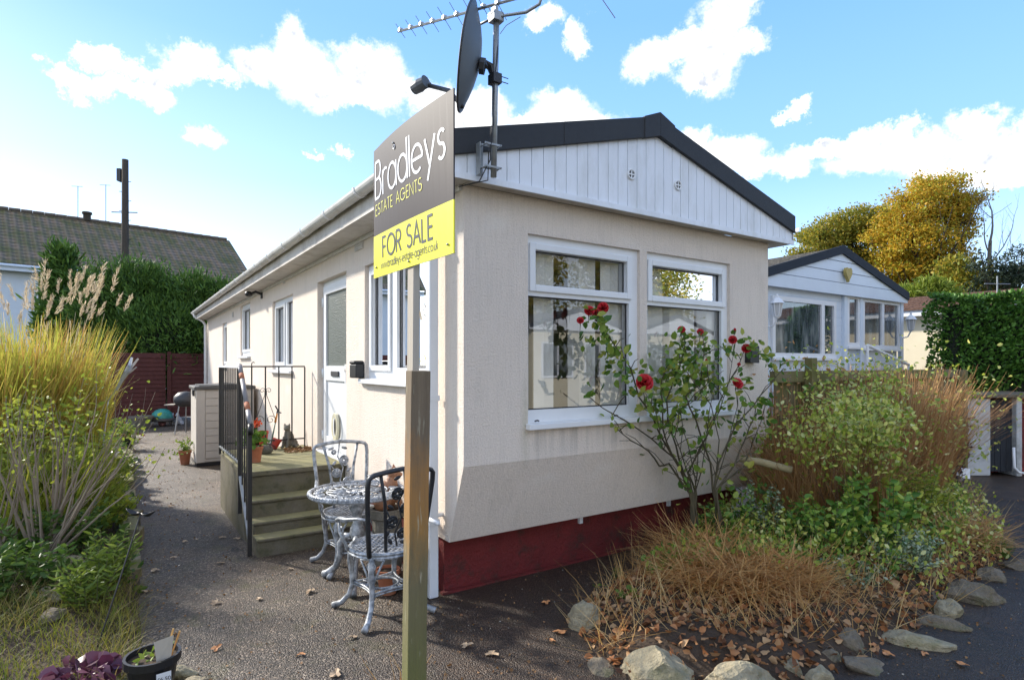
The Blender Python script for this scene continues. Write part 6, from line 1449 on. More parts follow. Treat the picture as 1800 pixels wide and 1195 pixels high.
# silver dragonfly ornament
dp = at(218, 662, 6.6); dfl = thing('dragonfly_ornament', 'silver metal dragonfly on a rod at the right edge of the tall grass', 'garden ornament', (dp.x, dp.y, .15), 0, None, (dp.x, dp.y, .15))
M['silver'] = mat('silver_paint', (.55,.58,.62), .35, .1, metal=.5)
tp_ = at(226, 650, 6.6); b = MB(); b.tube([(dp.x-.3,dp.y,.15), at(190,705,6.6), at(214,668,6.6)], .008, 6); b.build('rod', M['silver'], dfl)
b = MB(); b.tube([at(205,685,6.6), at(214,668,6.6), at(222,655,6.6), at(228,645,6.6)], [.012,.02,.028,.03], 8); b.build('body', M['silver'], dfl)
for (x1, y1, x2, y2) in ((224,655,232,628),(226,652,243,630),(218,662,240,645),(214,664,228,640)):
    b = MB(); b.tube([at(x1,y1,6.6), at((x1+x2)/2,(y1+y2)/2,6.58), at(x2,y2,6.6)], [.008,.022,.014], 6, flat=.3); b.build('wing', M['silver'], dfl)
# glass globe solar lamp on a stick
gpz = at(202, 800, 7.2); gl = thing('glass_globe_lamp', 'clear round globe garden lamp on a stick beside the path edging', 'garden lamp', (gpz.x, gpz.y, .1), 0, None, (gpz.x, gpz.y, .1))
b = MB(); b.ell(gpz, (.06,.06,.06), 16, 12); b.build('globe', mat('milky_globe', (.62,.60,.52), .08, .05), gl, smooth=True); b = MB(); b.tube([(gpz.x,gpz.y,.1),gpz-Vector((0,0,.05))], .008, 6); b.build('stick', M['galv'], gl)
# potted plants along the edge
for px, py, lab, col in ((222,790,'dark pot with red and green leaves at the path edge below the tall grass',1),(206,775,'terracotta coloured pot of red flowers behind the dark pot at the path edge',0)):
    o = pot('edge_pot', lab, 'potted plant', gp(px, py), .22, .13, M['black'] if col else M['terracotta'])
    P_ = RNG.normal(size=(160,3))*[.12,.12,.07]+[0,0,.32]; v_, f_ = leafset(P_, RNG.normal(size=(160,3))+[0,0,.4], RNG.uniform(.05,.09,160), .6); npmesh('foliage', v_, f_, M['fresh'], o)
    P_ = RNG.normal(size=(50,3))*[.13,.13,.04]+[0,0,.27]; v_, f_ = leafset(P_, RNG.normal(size=(50,3)), .05, .7); npmesh('red_leaves', v_, f_, M['terracotta'], o)
# front pot with a price label and sticks, heuchera, log
o = pot('black_plant_pot', 'black plastic plant pot with white price label at the bottom edge of the picture', 'plant pot', gp(268,1225), .21, .115, M['black'])
fp = o
b = MB(); dv = (Vector((0,0,0))-Vector(gp(268,1225))).xy.normalized(); pxl = Vector((-dv.y, dv.x)); 
cpt = Vector((dv.x*.113, dv.y*.113, .135))+Vector((pxl.x*.045, pxl.y*.045, 0)); nx_ = Vector((pxl.x, pxl.y, 0)); ox = Vector((dv.x, dv.y, 0))*.012
b.add([cpt-nx_*.03+ox+Vector((0,0,-.028)), cpt+nx_*.03+ox*.4+Vector((0,0,-.028)), cpt+nx_*.03+ox*.6+Vector((0,0,.028)), cpt-nx_*.03+ox*1.3+Vector((0,0,.028))], [(0,1,2,3)]); lb = b.build('price_label', M['white'], fp, off=(0,0,0))
def textmesh(txt, size):
    cu = bpy.data.curves.new('t', 'FONT'); cu.body = txt; cu.size = size; cu.align_x = 'CENTER'; cu.align_y = 'CENTER'; ob = bpy.data.objects.new('t', cu); C.objects.link(ob); bpy.context.view_layer.update(); me = bpy.data.meshes.new_from_object(ob.evaluated_get(bpy.context.evaluated_depsgraph_get())); bpy.data.objects.remove(ob); return me
me = textmesh('£6.50', .026); ex = nx_.copy(); ez = Vector((0,0,1)); me.transform(Matrix((( -ex.x*-1, ez.x, 0, cpt.x+ox.x*1.5), (ex.y, ez.y, 0, cpt.y+ox.y*1.5), (0, 1, 0, cpt.z), (0,0,0,1)))); me.materials.append(M['signdark']); o = bpy.data.objects.new('price', me); C.objects.link(o); o.parent = lb
b = MB(); b.add([(.05,-.05,.19),(.10,-.02,.19),(.115,-.02,.31),(.04,-.055,.29)], [(0,1,2,3)]); b.build('plant_tag', M['palewood'], fp, off=(0,0,0))
b = MB(); b.tube([(.06,0,.18),(.10,.0,.33)], .005, 5); b.tube([(.07,.03,.18),(.12,.02,.31)], .005, 5); b.build('sticks', M['dryg'], fp, off=(0,0,0))
P_ = RNG.normal(size=(14,3))*[.03,.03,.01]+[-.01,-.01,.20]; v_, f_ = leafset(P_, RNG.normal(size=(14,3))+[0,0,.5], .04, .5); npmesh('foliage', v_, f_, M['fresh'], fp)
for i, (px, py, sx, sy, sz, lab) in enumerate([(318,1185,.09,.06,.05,'sandy brown rock just right of the black plant pot'),(345,1200,.06,.05,.04,'small rock at the bottom edge right of the black plant pot'),(222,1200,.08,.06,.03,'flat rock at the bottom edge left of the black plant pot')]):
    p = gp(px, py); rock(lab, (p.x, p.y, 0), (sx,sy,sz), 70+i, 'rock')
M['heuch'] = leafmat('purple_leaves', [(.05,.012,.03),(.11,.03,.06),(.18,.07,.10),(.24,.16,.20)], .2, .35)
c_ = P2(140,2.80); hz_ = thing('heuchera', 'purple leaved low plant at the bottom left of the picture', 'plant', (c_[0], c_[1], .02)); n = 80
a = RNG.uniform(0,2*PI,n); r_ = .13*np.sqrt(RNG.uniform(0,1,n)); P_ = np.stack([r_*np.cos(a), r_*np.sin(a), .10-.9*r_**2+RNG.uniform(-.03,.03,n)], 1); D_ = np.stack([np.cos(a), np.sin(a), RNG.uniform(-.2,.4,n)], 1); v_, f_ = leafset(P_, D_, RNG.uniform(.05,.085,n), .95, .18); npmesh('leaves', v_, f_, M['heuch'], hz_)
b = MB()
for i in range(0,n,3): b.tube([(0,0,-.02), tuple(P_[i]*[.6,.6,.8]), tuple(P_[i])], .003, 4, cap=False)
b.build('stems', M['heuch'], hz_)
# ============================================================ right garden
M['roseleaf'] = leafmat('rose_leaves', [(.05,.13,.02),(.13,.25,.035),(.27,.36,.06),(.44,.42,.08)], .35, .4, .2)
M['cane'] = mat('rose_canes', (.075,.06,.03), .8, .35, 12)
M['petal'] = mat('deep_red_petals', (.50,.008,.015), .55, .25, 30)
M['varieg'] = leafmat('variegated_cream_leaves', [(.16,.27,.03),(.48,.52,.07),(.74,.70,.2),(.20,.30,.04),(.84,.82,.40)], .35, .45, .2)
M['whitevar'] = leafmat('white_edged_leaves', [(.05,.12,.04),(.45,.52,.36),(.10,.19,.07),(.60,.64,.50)], .3, .45, .2)
M['ivy'] = leafmat('dark_ground_leaves', [(.04,.11,.02),(.11,.24,.04),(.26,.40,.06),(.52,.50,.07)], .3, .45)
M['drytwig'] = mat('brown_dry_twigs', (.20,.11,.055), .9, .4, 12)
M['drytwig2'] = leafmat('russet_seed_stems', [(.24,.11,.04),(.46,.23,.08),(.60,.38,.18),(.36,.15,.05)], .3, .7)
M['litter'] = leafmat('autumn_leaf_litter', [(.06,.03,.02),(.20,.08,.03),(.42,.17,.06),(.52,.33,.17),(.14,.06,.025)], .2, .7)
M['purp'] = leafmat('dark_purple_foliage', [(.02,.01,.015),(.05,.02,.03),(.08,.04,.05)], .2)
def rh(p): return right_h(p[0], p[1])
# ---- rose bush: canes drawn through space in front of the window
def cy(px): return 4.1+(px-1000)*.0032
def C8(x, y): return 1000+x/3.415, 550+y/3.415
root = P2(1222, 4.80); rz0 = rh(root)
rb_ = thing('rose_bush', 'tall leggy rose bush with deep red blooms in front of the double window', 'rose bush', (root[0], root[1], rz0), 0, None, (root[0], root[1], rz0))
canes = [[(750,1090),(700,980),(620,840),(560,700),(560,560),(555,400),(600,300)], [(740,1090),(690,960),(640,800),(600,650),(592,520),(640,380),(690,250),(690,130)],
 [(760,1090),(720,960),(800,790),(880,620),(925,480),(1010,330),(1050,230)], [(735,1090),(640,880),(500,750),(330,640),(210,570),(110,490)],
 [(740,1080),(620,850),(560,760),(500,620),(420,500),(370,330),(280,200),(200,90),(130,0)], [(730,1080),(600,905),(540,915),(480,830),(420,790),(330,730),(280,685)],
 [(870,1060),(900,900),(1000,680),(1100,560),(1200,440),(1290,330)], [(890,1060),(1000,900),(1060,760),(1110,620),(1130,540)], [(860,1060),(850,900),(760,640),(700,500),(790,430),(810,250),(800,120)],
 [(880,1060),(1040,930),(1100,800),(1160,640),(1180,520)], [(760,1090),(800,930),(830,700),(860,500),(830,300)], [(750,1090),(780,850),(900,600),(960,420),(1000,180)],
 [(870,1060),(950,820),(1010,560),(1000,400)], [(745,1090),(700,900),(640,740),(660,600),(760,520),(820,400)], [(760,1080),(740,880),(690,700),(670,560)],
 [(740,1090),(660,900),(560,800),(520,600),(460,480)], [(880,1060),(900,760),(860,560),(760,430),(720,300)]]
b = MB(); tipsR = []; rnd = seeded(9)
for ci_, cn in enumerate(canes):
    off = rnd.uniform(-.22,.10); pts = []
    for k, (x, y) in enumerate(cn):
        px, py = C8(x, y); s_ = k/(len(cn)-1); Yk = 4.80*(1-min(1,s_*1.6))+(cy(px)+off)*min(1,s_*1.6)
        wallY = frontX(px, 0)[1]; Yk = min(Yk, wallY-.07); pts.append(at(px, py, Yk))
    pts = [Vector((root[0]+rnd.uniform(-.06,.06)+(.25 if cn[0][0] > 800 else 0), root[1]+rnd.uniform(-.05,.05), rz0-.03))]+pts
    sm = []
    for i in range(len(pts)-1):
        for q in (0,.5): sm.append(pts[i].lerp(pts[i+1], q)+Vector((rnd.uniform(-.008,.008),0,rnd.uniform(-.006,.006))))
    sm.append(pts[-1]); r0 = .0105 if ci_ < 9 else .0065; b.tube(sm, [r0*(1-.72*i/(len(sm)-1)) for i in range(len(sm))], 6)
    for i in range(3, len(sm)-1):
        if rnd.random() < .62:
            d = Vector((rnd.uniform(-1,1), rnd.uniform(-.7,.25), rnd.uniform(.1,1))).normalized()*rnd.uniform(.08,.26); m_ = sm[i]+d*.5+Vector((0,0,.02)); e = sm[i]+d; b.tube([sm[i], m_, e], [.004,.003,.0018], 4, cap=False)
            tipsR.append((e, sm[i]))
    tipsR.append((sm[-1], sm[-2]))
    if ci_ < 10:
        for i in range(4, len(sm)-1):        # thorns
            for q in range(3):
                p = sm[i].lerp(sm[i+1], q/3); d = Vector((rnd.uniform(-1,1), rnd.uniform(-1,.5), .2)).normalized(); b.tube([p, p+d*.014], [.0028,.0003], 3, cap=False)
b.build('canes', M['cane'], rb_, smooth=True)
def leaf_at(px, py, n, r, dy=0.0): c = at(px, py, cy(px)+dy); return [(c.x+random.gauss(0,r), c.y+random.gauss(0,r*.8), c.z+random.gauss(0,r)) for i in range(n)]
LP = []
for px, py, n, r in ((1195,640,60,.10),(1215,620,60,.10),(1180,665,40,.09),(1230,655,50,.09),(1160,700,34,.07),(1210,690,36,.09),(1250,680,34,.09),(1150,720,22,.05),(1175,740,18,.05),(1225,740,20,.06),(1060,590,30,.05),(1075,620,26,.05),(1045,565,16,.04),(1085,645,18,.05),(1030,590,8,.03),
    (1100,660,18,.06),(1280,620,16,.05),(1320,610,22,.05),(1345,630,16,.05),(1370,650,22,.06),(1310,680,14,.05),(1340,720,26,.08),(1280,730,20,.07),(1350,750,18,.07),(1250,745,14,.06),(1210,850,10,.06),(1120,690,12,.05),(1190,600,12,.04),(1240,605,10,.04),(1280,880,26,.09),(1330,860,30,.10),(1045,690,5,.03),(1075,735,4,.03),(1400,640,10,.04)):
    LP += leaf_at(px, py, int(n*.95), r, random.uniform(-.12,.03))
for e, p in tipsR: LP += [tuple(e+Vector((random.gauss(0,.03), random.gauss(0,.03), random.gauss(0,.03)))) for q in range(random.choice((0,1,1,2,4)))]
LP = np.array(LP); v_, f_ = leafset(LP, RNG.normal(size=(len(LP),3))+[0,-.2,-.1], RNG.uniform(.04,.085,len(LP)), .62, .25); npmesh('leaves', v_, f_, M['roseleaf'], rb_)
def bloom(px, py, r, dy=0.0):
    c = at(px, py, cy(px)+dy); rnd = random; b = MB(); ax = Vector((rnd.uniform(-.4,.4), -1, rnd.uniform(.0,.7))).normalized(); u_ = ax.orthogonal().normalized(); w_ = ax.cross(u_)
    for ringn, (rr_, n_, tilt) in enumerate(((.22,3,.1),(.45,4,.35),(.72,5,.7),(1.0,6,1.05))):
        for k in range(n_):
            a = 2*PI*k/n_+ringn*.7; d = u_*math.cos(a)+w_*math.sin(a); s_ = (u_*-math.sin(a)+w_*math.cos(a)); base = c-ax*r*.5
            o_ = d*r*rr_; tip = c+o_+ax*(r*(.55-.5*rr_)); wd = r*(.30+.30*rr_)*rnd.uniform(.8,1.15); mid = c+o_*.85-ax*r*.25+ax*r*(.25-.1*rr_)
            vs = [base-s_*wd*.2, base+s_*wd*.2, mid+s_*wd, tip+s_*wd*.75, tip+d*r*.12*rr_, tip-s_*wd*.75, mid-s_*wd]; b.add(vs, [(0,1,2,6),(6,2,3,5),(3,4,5)])
    o = b.build('rose_bloom', M['petal'], rb_, smooth=True); m_ = o.modifiers.new('s','SOLIDIFY'); m_.thickness = .0012
    b = MB(); b.tube([c-ax*r*.5, c-ax*r*.9+Vector((0,0,-.03)), c+Vector((0,.03,-.09))], [.006,.003,.002], 5); b.build('stalk', M['cane'], rb_)
for px, py, r, dy in ((1036,546,.035,0),(1060,541,.038,-.02),(1047,549,.03,.02),(1020,563,.024,0),(1133,672,.062,-.12),(1198,579,.030,-.03),(1231,583,.026,0),(1244,634,.020,0),(1288,597,.034,-.02),(1312,612,.038,-.04),(1297,673,.047,-.08),(1292,579,.012,0),(1299,640,.014,0)): bloom(px, py, r, dy)
# ---- dry stalks and shrubs
def brush(name, label, c, n, rad, L, lean, bend, m_, cat='shrub', W=.006, k=4, leafm=None, nl=0, lsz=.05, asp=.6, zz=None, lmin=.5, seedtop=None):
    z = rh(c) if zz is None else zz; base = (c[0], c[1], z); t_ = thing(name, label, cat, base, 0, None, base); rng = RNG
    a = rng.uniform(0,2*PI,n); r_ = rad*np.sqrt(rng.uniform(0,1,n)); P_ = np.stack([c[0]+r_*np.cos(a), c[1]+r_*np.sin(a), np.full(n,z-.02)], 1); v_, f_, tip = ribbons(P_, a+rng.normal(size=n)*.9, rng.uniform(0,lean,n), rng.uniform(-.2,bend,n), rng.uniform(L*lmin,L,n), rng.uniform(W*.5,W*1.4,n), k, rng, .4); npmesh('stems', v_, f_, m_, t_)
    if nl:
        idx = rng.integers(0,n,nl); s_ = rng.uniform(.35,1,nl)[:,None]; Pl = P_[idx]*(1-s_)+tip[idx]*s_+rng.normal(size=(nl,3))*.04; v2, f2 = leafset(Pl, rng.normal(size=(nl,3))+[0,0,.2], rng.uniform(.6,1.3,nl)*lsz, asp); npmesh('leaves', v2, f2, leafm, t_)
    return t_
brush('dried_shrub', 'dense russet dried shrub right beside the corner of the cream park home', P2(1385,6.0), 1500, .25, 1.55, .3, .7, M['drytwig2'], nl=1500, leafm=M['drytwig2'], lsz=.04, W=.007)
brush('dried_shrub', 'wide russet dried shrub with bare tips standing up in front of the timber fence', P2(1540,6.4), 2800, .58, 1.62, .4, .8, M['drytwig2'], nl=1600, leafm=M['varieg'], lsz=.045, W=.008)
brush('dried_shrub', 'small straggly russet shrub at the fence end beside the whitewashed shed', P2(1590,6.6), 1100, .28, 1.45, .4, .8, M['drytwig2'], nl=300, leafm=M['varieg'], lsz=.045, W=.008)
brush('dried_shrub', 'low tangled brown twiggy shrub between the rose bush and the fence post', P2(1430,5.4), 1700, .42, 1.2, .6, 1.0, M['drytwig2'], nl=700, leafm=M['yleaf'], lsz=.04, W=.007)
def stems3(name, label, c, n, H_, seed, spread=.25, rad=.007, m_='drytwig', lf=None, nl=0, lsz=.06, depth=1):
    z = rh(c); rnd = seeded(seed); spec = [(rnd.uniform(-spread,spread), rnd.uniform(-spread,spread), 1, H_*rnd.uniform(.75,1.1)) for i in range(n)]
    return twig_shrub(name, label, (c[0], c[1], z), spec, seed, rad, lf, nl, lsz, M[m_], depth=depth, spread=.3)
stems3('bare_sapling', 'bare upright twigs reaching above the fence top in front of the porch windows', P2(1600,6.3), 12, 1.75, 31)
stems3('bare_sapling', 'slim bare branch with a few green leaves rising left of the fence post', P2(1465,5.3), 5, 1.55, 32, .3, .006, 'cane', M['roseleaf'], 40, .05)
stems3('variegated_shrub', 'bushy cream and green variegated shrub filling the middle of the right bed', P2(1490,4.9), 40, 1.15, 33, .6, .006, 'drytwig', M['varieg'], 2200, .045, 2)
stems3('variegated_shrub', 'upright yellow variegated shrub under the fence behind the hydrangea stems', P2(1530,5.9), 22, 1.35, 34, .4, .006, 'drytwig', M['varieg'], 1100, .05, 2)
leafy('hydrangea', 'broad leaved yellow green plant on thick orange brown stems in the right bed', P2(1540,5.0), 90, .30, .98, M['yleaf'], .13, .5, cat='shrub', seed=41, stems=12, z=rh(P2(1540,5.0)))
brush('cut_stems', 'bundle of thick orange brown upright stems below the broad green leaves', P2(1545,4.9), 60, .07, .75, .12, .1, M['drytwig2'], W=.014, k=3)
leafy('euonymus', 'small white edged euonymus mound near the rocks at the right of the bed', P2(1590,4.25), 900, .30, .30, M['whitevar'], .030, .6, cat='shrub', seed=42, stems=44, z=rh(P2(1590,4.25)))
leafy('euonymus', 'low straggle of white edged euonymus just above the dark rocks', P2(1500,3.95), 420, .26, .18, M['whitevar'], .026, .6, cat='shrub', seed=43, stems=26, z=rh(P2(1500,3.95)))
leafy('euonymus', 'white edged euonymus shoots against the base of the rose bush', P2(1340,4.9), 420, .26, .50, M['whitevar'], .032, .6, cat='shrub', seed=44, stems=22, z=rh(P2(1340,4.9)))
leafy('green_shrub', 'dark green leafy low shrub in the heart of the right bed', P2(1450,4.5), 600, .36, .48, M['ivy'], .055, .55, cat='shrub', seed=45, stems=40, z=rh(P2(1450,4.5)))
leafy('green_shrub', 'glossy green broad leaved low shrub right of centre in the right bed', P2(1530,4.55), 800, .38, .62, M['ivy'], .06, .6, cat='shrub', seed=46, stems=36, z=rh(P2(1530,4.55)))
leafy('green_shrub', 'leafy green growth beside the red skirting at the foot of the rose bush', P2(1290,4.95), 520, .30, .40, M['ivy'], .05, .5, cat='shrub', seed=47, stems=26, z=rh(P2(1290,4.95)))
leafy('green_shrub', 'yellowing leafy bush at the right hand end of the bed by the tarmac', P2(1600,5.4), 800, .40, .66, M['yleaf'], .05, .5, cat='shrub', seed=48, stems=40, z=rh(P2(1600,5.4)))
leafy('green_shrub', 'sparse yellow leaved stems straying toward the whitewashed shed', P2(1635,5.9), 300, .30, .5, M['varieg'], .045, .5, cat='shrub', seed=49, stems=24, z=rh(P2(1635,5.9)))
c_ = P2(1668,7.3); leafy('purple_shrub', 'dark purple shrub at the top of the fence end beside the shed roof', c_, 500, .30, 1.12, M['purp'], .06, .6, cat='shrub', seed=50, stems=22, z=rh(c_))
M['strawo'] = leafmat('collapsed_straw', [(.22,.09,.03),(.52,.26,.07),(.74,.46,.18),(.42,.17,.05),(.60,.40,.16)], .35, .6)
# straw heap
def straw(label, c, n, rad, L, seed):
    z = rh(c); base = (c[0], c[1], z); t_ = thing('dry_grass_clump', label, 'dry grass', base, 0, None, base); rng = RNG; a = rng.uniform(0,2*PI,n); r_ = rad*np.sqrt(rng.uniform(0,1,n))
    P_ = np.stack([c[0]+r_*np.cos(a), c[1]+r_*np.sin(a), z+.10*(1-r_/rad)+rng.uniform(-.02,.08,n)], 1); v_, f_, tp_ = ribbons(P_, a+rng.normal(size=n)*1.6, rng.uniform(1.15,1.8,n), rng.uniform(-.6,.6,n), rng.uniform(L*.4,L,n), rng.uniform(.005,.011,n), 5, rng, .3); npmesh('blades', v_, f_, M['strawo'], t_)
straw('collapsed golden brown dry grass clump spilling toward the front rocks', P2(1275,3.9), 1200, .36, .42, 1)
straw('dry grass clump lying at the foot of the red skirting behind the front one', P2(1235,4.45), 900, .26, .50, 2)
straw('scruffy dry grass clump in the bed right of the large golden one', P2(1375,3.9), 700, .26, .42, 3)
straw('thin dry grass among the leaves at the right hand end of the bed', P2(1680,4.9), 500, .34, .40, 4)
def tuft(name, label, c, n, rad, L, m_, cat='grass tuft', W=.005):
    z = rh(c); base = (c[0], c[1], z); t_ = thing(name, label, cat, base, 0, None, base); a = RNG.uniform(0,2*PI,n); r_ = rad*np.sqrt(RNG.uniform(0,1,n)); P_ = np.stack([c[0]+r_*np.cos(a), c[1]+r_*np.sin(a), np.full(n,z-.01)], 1); v_, f_, _ = ribbons(P_, a, RNG.uniform(0,.4,n), RNG.uniform(.1,.8,n), RNG.uniform(L*.6,L,n), W, 4); npmesh('blades', v_, f_, m_, t_)
M['brightgrass'] = leafmat('bright_green_grass', [(.04,.12,.015),(.08,.20,.02),(.14,.27,.04)], .4)
tuft('grass_tuft', 'bright green grass tuft at the far right corner of the bed', P2(1752,4.9), 160, .09, .20, M['brightgrass'])
tuft('grass_tuft', 'thin green grass tuft left of the bright one near the bed corner', P2(1710,5.0), 160, .14, .18, M['miscg'])
leafy('weed', 'small feathery green weed at the left tip of the right bed', P2(1088,4.35), 150, .06, .14, M['fresh'], .02, .3, cat='weed', seed=61, stems=9, z=rh(P2(1088,4.35)))
leafy('weed', 'round leaved seedling between the first two pale rocks', P2(1100,3.72), 26, .08, .06, M['fresh'], .045, .9, cat='weed', seed=62, stems=6, z=rh(P2(1100,3.72)))
leafy('weed', 'tiny two leaved seedling beside the feathery weed', P2(1058,4.2), 8, .04, .08, M['fresh'], .05, .5, cat='weed', seed=63, stems=2, z=rh(P2(1058,4.2)))
# ground layers: leaf litter and low cover
def bed_pts(n, y0=2.7, y1=8, cond=None):
    out = []
    while len(out) < n:
        x, y = random.uniform(.3,6.4), random.uniform(y0,y1)
        if in_bed(x, y) and (cond is None or cond(x, y)): out.append((x, y, right_h(x, y)))
    return np.array(out)
n = 4600; P_ = bed_pts(n, 2.8, 5.2, lambda x, y: dist_bed(x,y) < 1.0 or random.random() < .3); P_[:,2] += RNG.uniform(.0,.03,n); v_, f_ = leafset(P_, RNG.normal(size=(n,3))*[1,1,.25], RNG.uniform(.018,.06,n), .75, .45); setp(npmesh('leaf_litter', v_, f_, M['litter']), 'brown and orange leaf litter over the front of the right bed', 'leaf litter', kind='stuff')
n = 6000; P_ = bed_pts(n, 4.0, 8, lambda x, y: dist_bed(x,y) > .25 and fbm(x*2,y*2) > -.45); P_[:,2] += RNG.uniform(.0,.16,n); v_, f_ = leafset(P_, RNG.normal(size=(n,3))+[0,0,.5], RNG.uniform(.02,.055,n), .6); setp(npmesh('ground_cover', v_, f_, M['ivy']), 'low dark green ground cover in the right bed', 'ground cover', kind='stuff')
n = 3600; P_ = bed_pts(n, 3.2, 8); v_, f_, _ = ribbons(P_, RNG.uniform(0,2*PI,n), RNG.uniform(.3,1.3,n), RNG.uniform(-.2,.8,n), RNG.uniform(.12,.42,n), .0045, 4); setp(npmesh('loose_stems', v_, f_, M['dryg']), 'loose dry stems lying through the right bed', 'dry stems', kind='stuff')
n = 2400; P_ = bed_pts(n, 3.8, 6.5, lambda x, y: x > 1.7); P_[:,2] += RNG.uniform(.02,.3,n); v_, f_ = leafset(P_, RNG.normal(size=(n,3))+[0,0,.5], RNG.uniform(.025,.05,n), .6); setp(npmesh('variegated_cover', v_, f_, M['varieg']), 'sprinkling of cream variegated leaves through the right bed', 'ground cover', kind='stuff')
# pale log
b = MB(); p0, p1 = at(1300,806,5.1), at(1392,826,4.95); b.tube([p0, p0.lerp(p1,.4)+Vector((0,0,.012)), p1], [.028,.032,.03], 8); b.build('pale_branch', mat('pale_barkless_wood', (.38,.31,.17), .8, .2, 12), loc=tuple(p0), smooth=True)
o = bpy.data.objects['pale_branch']; setp(o, 'pale barkless branch lying across the bed beside the park home corner', 'branch')
# rocks
rk = [(1030,1092,.15,.12,.15,'squarish lichened rock at the left tip of the right bed','rock',.3),(1150,1178,.23,.15,.17,'large pale angular rock at the front of the right bed','rock',-.35),(1300,1200,.22,.12,.13,'large pale rock at the bottom edge right of the angular one','rock',.1),
 (1381,1168,.07,.11,.10,'tall narrow pale rock behind the pale rock at the bottom edge','rock',.5),(1440,1190,.08,.07,.09,'small pointed rock right of the narrow pale one','rock',.9),(1492,1128,.11,.10,.13,'grey squarish rock set back among the litter','rockd',.2),(1522,1165,.17,.08,.06,'low dark rock flush with the dark tarmac edge','rockd',.1),
 (1590,1118,.24,.09,.08,'long sloping mauve grey rock at the bed edge','rock',-.5),(1642,1088,.19,.07,.06,'thin dark slab right of the long sloping rock','rockd',-.6),(1668,1072,.10,.08,.10,'knobbly pale rock below the mossy sloping slab','rock',.4),(1705,1045,.22,.12,.16,'mossy green sloping slab near the right end of the bed','rockd',-.5),
 (1745,1010,.12,.10,.10,'half buried mossy rock beside the bright grass tuft','rockd',.4),(1792,990,.16,.10,.08,'grey rock at the right edge of the picture','rockd',.2),(1056,1165,.08,.11,.04,'flat mossy stone sunk in the tarmac at the left tip','rockd',.2),(1450,1148,.09,.08,.08,'moss covered rock between the leaf litter and the low dark rock','rockd',.7),
 (1245,1160,.08,.06,.07,'small dark rock wedged between the two large pale rocks','rockd',.3),(1545,1085,.10,.07,.06,'small rock above the long sloping rock','rockd',.8),(1625,1040,.12,.09,.07,'small rock half hidden under the white edged euonymus','rockd',1.2)]
for i, (px, py, sx, sy, sz, lab, m_, rz) in enumerate(rk):
    p = gp(px, py, .02); rock(lab, (p.x, p.y, -.02), (sx,sy,sz), 100+i, m_, rz)
# fallen leaves, one object each
M['leafA'] = mat('orange_fallen_leaf', (.50,.22,.08), .7, .3, 30); M['leafB'] = mat('tan_fallen_leaf', (.40,.28,.17), .7, .3, 30)
def one_leaf(m_):
    b = MB(); L = 13; out = []
    for i in range(L):
        a = 2*PI*i/L; r_ = .035*(1+.35*math.cos(3*a)+.25*math.sin(5*a)); out.append((r_*1.5*math.cos(a), r_*math.sin(a), .004+.012*abs(math.sin(a*1.5))))
    b.add([(0,0,.004)]+out, [(0,1+i,1+(i+1)%L) for i in range(L)]); return b
def fallen(lst, m_, lab, grp_):
    o0 = None
    for i, (px, py) in enumerate(lst):
        p = gp(px, py)
        if o0 is None: o = o0 = one_leaf(m_).build('fallen_leaf', m_, loc=(0,0,0)); setp(o, lab, 'leaf', grp_)
        else: o = o0.copy(); C.objects.link(o)
        o.location = (p.x, p.y, .003); o.rotation_euler = (random.uniform(-.15,.15), random.uniform(-.15,.15), random.uniform(0,6.3)); o.scale = (random.uniform(.35,.75),)*3
fallen([(228,905),(325,952),(345,948),(390,945),(417,947),(440,965),(272,1003),(388,990),(305,980),(255,1040),(380,1060),(510,1000),(545,1040),(355,812),(340,850),(300,890),(620,1120),(700,1010),(820,1135),(455,1053),(865,1150),(590,1185)], M['leafB'], 'one of the small tan fallen leaves scattered on the tarmac', 'tan fallen leaves on the tarmac')
fallen([(970,1126),(985,1112),(1560,1150),(1535,1135),(1625,1150),(1690,1168),(1745,1060),(530,1150),(380,1140),(960,1060)], M['leafA'], 'one of the few orange fallen leaves lying on the dark tarmac', 'orange fallen leaves on the tarmac')
# dry weeds by the stake
z = 0; c_ = P2(705,2.75); t_ = thing('dry_weed', 'thin dry branching weed stems sprouting round the foot of the timber stake', 'weed', (c_[0], c_[1], 0), 0, None, (c_[0], c_[1], 0)); rnd = seeded(77); b = MB(); tips = []
for k in range(9): limbs(b, Vector((c_[0]+rnd.uniform(-.12,.14), c_[1]+rnd.uniform(-.05,.1), -.01)), (rnd.uniform(-.8,.8), rnd.uniform(-.3,.3), 1), rnd.uniform(.10,.2), .0028, 1, rnd, tips, .7, 4, 2)
b.build('stems', M['dryg'], t_)

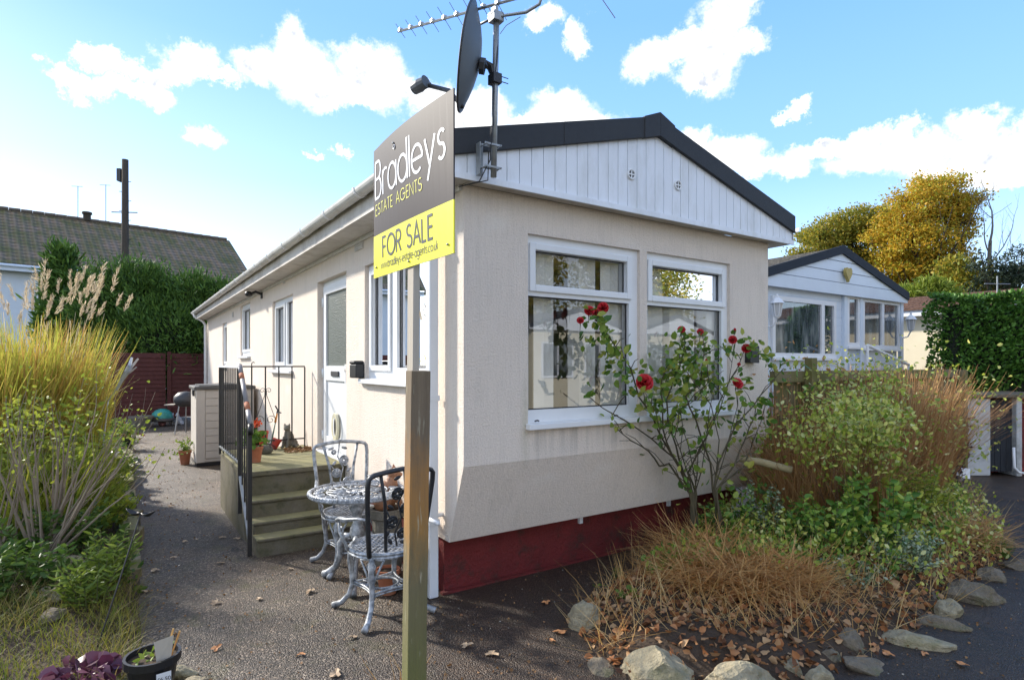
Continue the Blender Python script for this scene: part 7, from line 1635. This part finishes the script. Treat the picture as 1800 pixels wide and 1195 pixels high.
# ============================================================ homes and trees across the road, seen in the window glass
def far_home(label, lx, ly, w_, wallm):
    o = H(lx+w_/2, ly); t_ = park_home('park_home', label, o, w_, 7, wallm, M['white']); t_.rotation_euler = (0,0,ANG+PI)
    b = MB()
    for x0, x1 in ((.35,w_/2-.25),(w_/2+.25,w_-.35)): b.box(x0,x1,-.05,-.001,1.15,2.35)
    wf = b.build('window', M['white'], t_); b = MB()
    for x0, x1 in ((.35,w_/2-.25),(w_/2+.25,w_-.35)): b.box(x0+.07,(x0+x1)/2-.03,-.06,-.0505,1.22,2.28); b.box((x0+x1)/2+.03,x1-.07,-.06,-.0505,1.22,2.28)
    b.build('pane', M['glassd'], wf, off=(0,0,0)); return t_
far_home('cream park home across the road, reflected in the left half of the double window', 11.2, -12, 3.9, M['creamwall'])
far_home('cream park home across the road, reflected in the right half of the double window', 16.2, -12, 3.9, M['creamwall'])
for i, (lx, ly, s_, lab) in enumerate(((9,-24,5.0,'large tree far across the road, reflected in the left upper window'),(17,-26,4.4,'large tree far across the road, reflected between the upper windows'),(27,-25,5.0,'large tree far across the road, reflected in the right upper window'))):
    p = H(lx, ly); tree('roadside_tree', lab, 'tree', (p.x, p.y, 0), [(p.x, p.y, 8, s_*.7, s_*.7, s_*.8), (p.x+1.5, p.y+1, 6, s_*.5, s_*.5, s_*.5), (p.x-1.5, p.y-1, 6.5, s_*.5, s_*.5, s_*.5)], M['oak_green'], 420, 34, .7, .24, .35, 9, 80+i, depth=2)
hp_ = H(-13.5, 5); 

# grit, leaf crumbs and small stones strewn over the tarmac
def pebbles(n, area, sz, m_, name, lab):
    P_ = []
    while len(P_) < n:
        lx = random.uniform(area[0], area[1]); ly = area[2]+(area[3]-area[2])*random.random()
        edge = math.exp(-(lx-EDGE)/.25) if lx < -.5 else .35
        if random.random() > .25+edge: continue
        p = H(lx, ly)
        if lx > 0 and ly > .25 and lx < WL: continue
        if in_bed(p.x, p.y): continue
        P_.append((p.x, p.y, .002))
    P_ = np.array(P_); v_, f_ = leafset(P_, RNG.normal(size=(n,3))*[1,1,.12]+[0,0,.08], RNG.uniform(sz*.4,sz,n), .8, .5); setp(npmesh(name, v_, f_, m_), lab, 'ground debris', kind='stuff')
pebbles(1500, (EDGE+.01, 0, -2.6, 12), .022, M['deadleaf'], 'leaf_crumbs', 'crumbs of dead leaf and bark strewn along the tarmac path')
pebbles(1600, (-1.4, 7, -3.0, .25), .018, M['deadleaf'], 'leaf_crumbs', 'crumbs of dead leaf strewn over the dark tarmac in front of the home')
M['gritm'] = leafmat('pale_grit', [(.12,.11,.09),(.26,.24,.2),(.38,.35,.3)], .0, .8)
pebbles(2600, (EDGE+.01, 7, -3.0, 6), .012, M['gritm'], 'grit', 'pale loose grit lying on the tarmac')
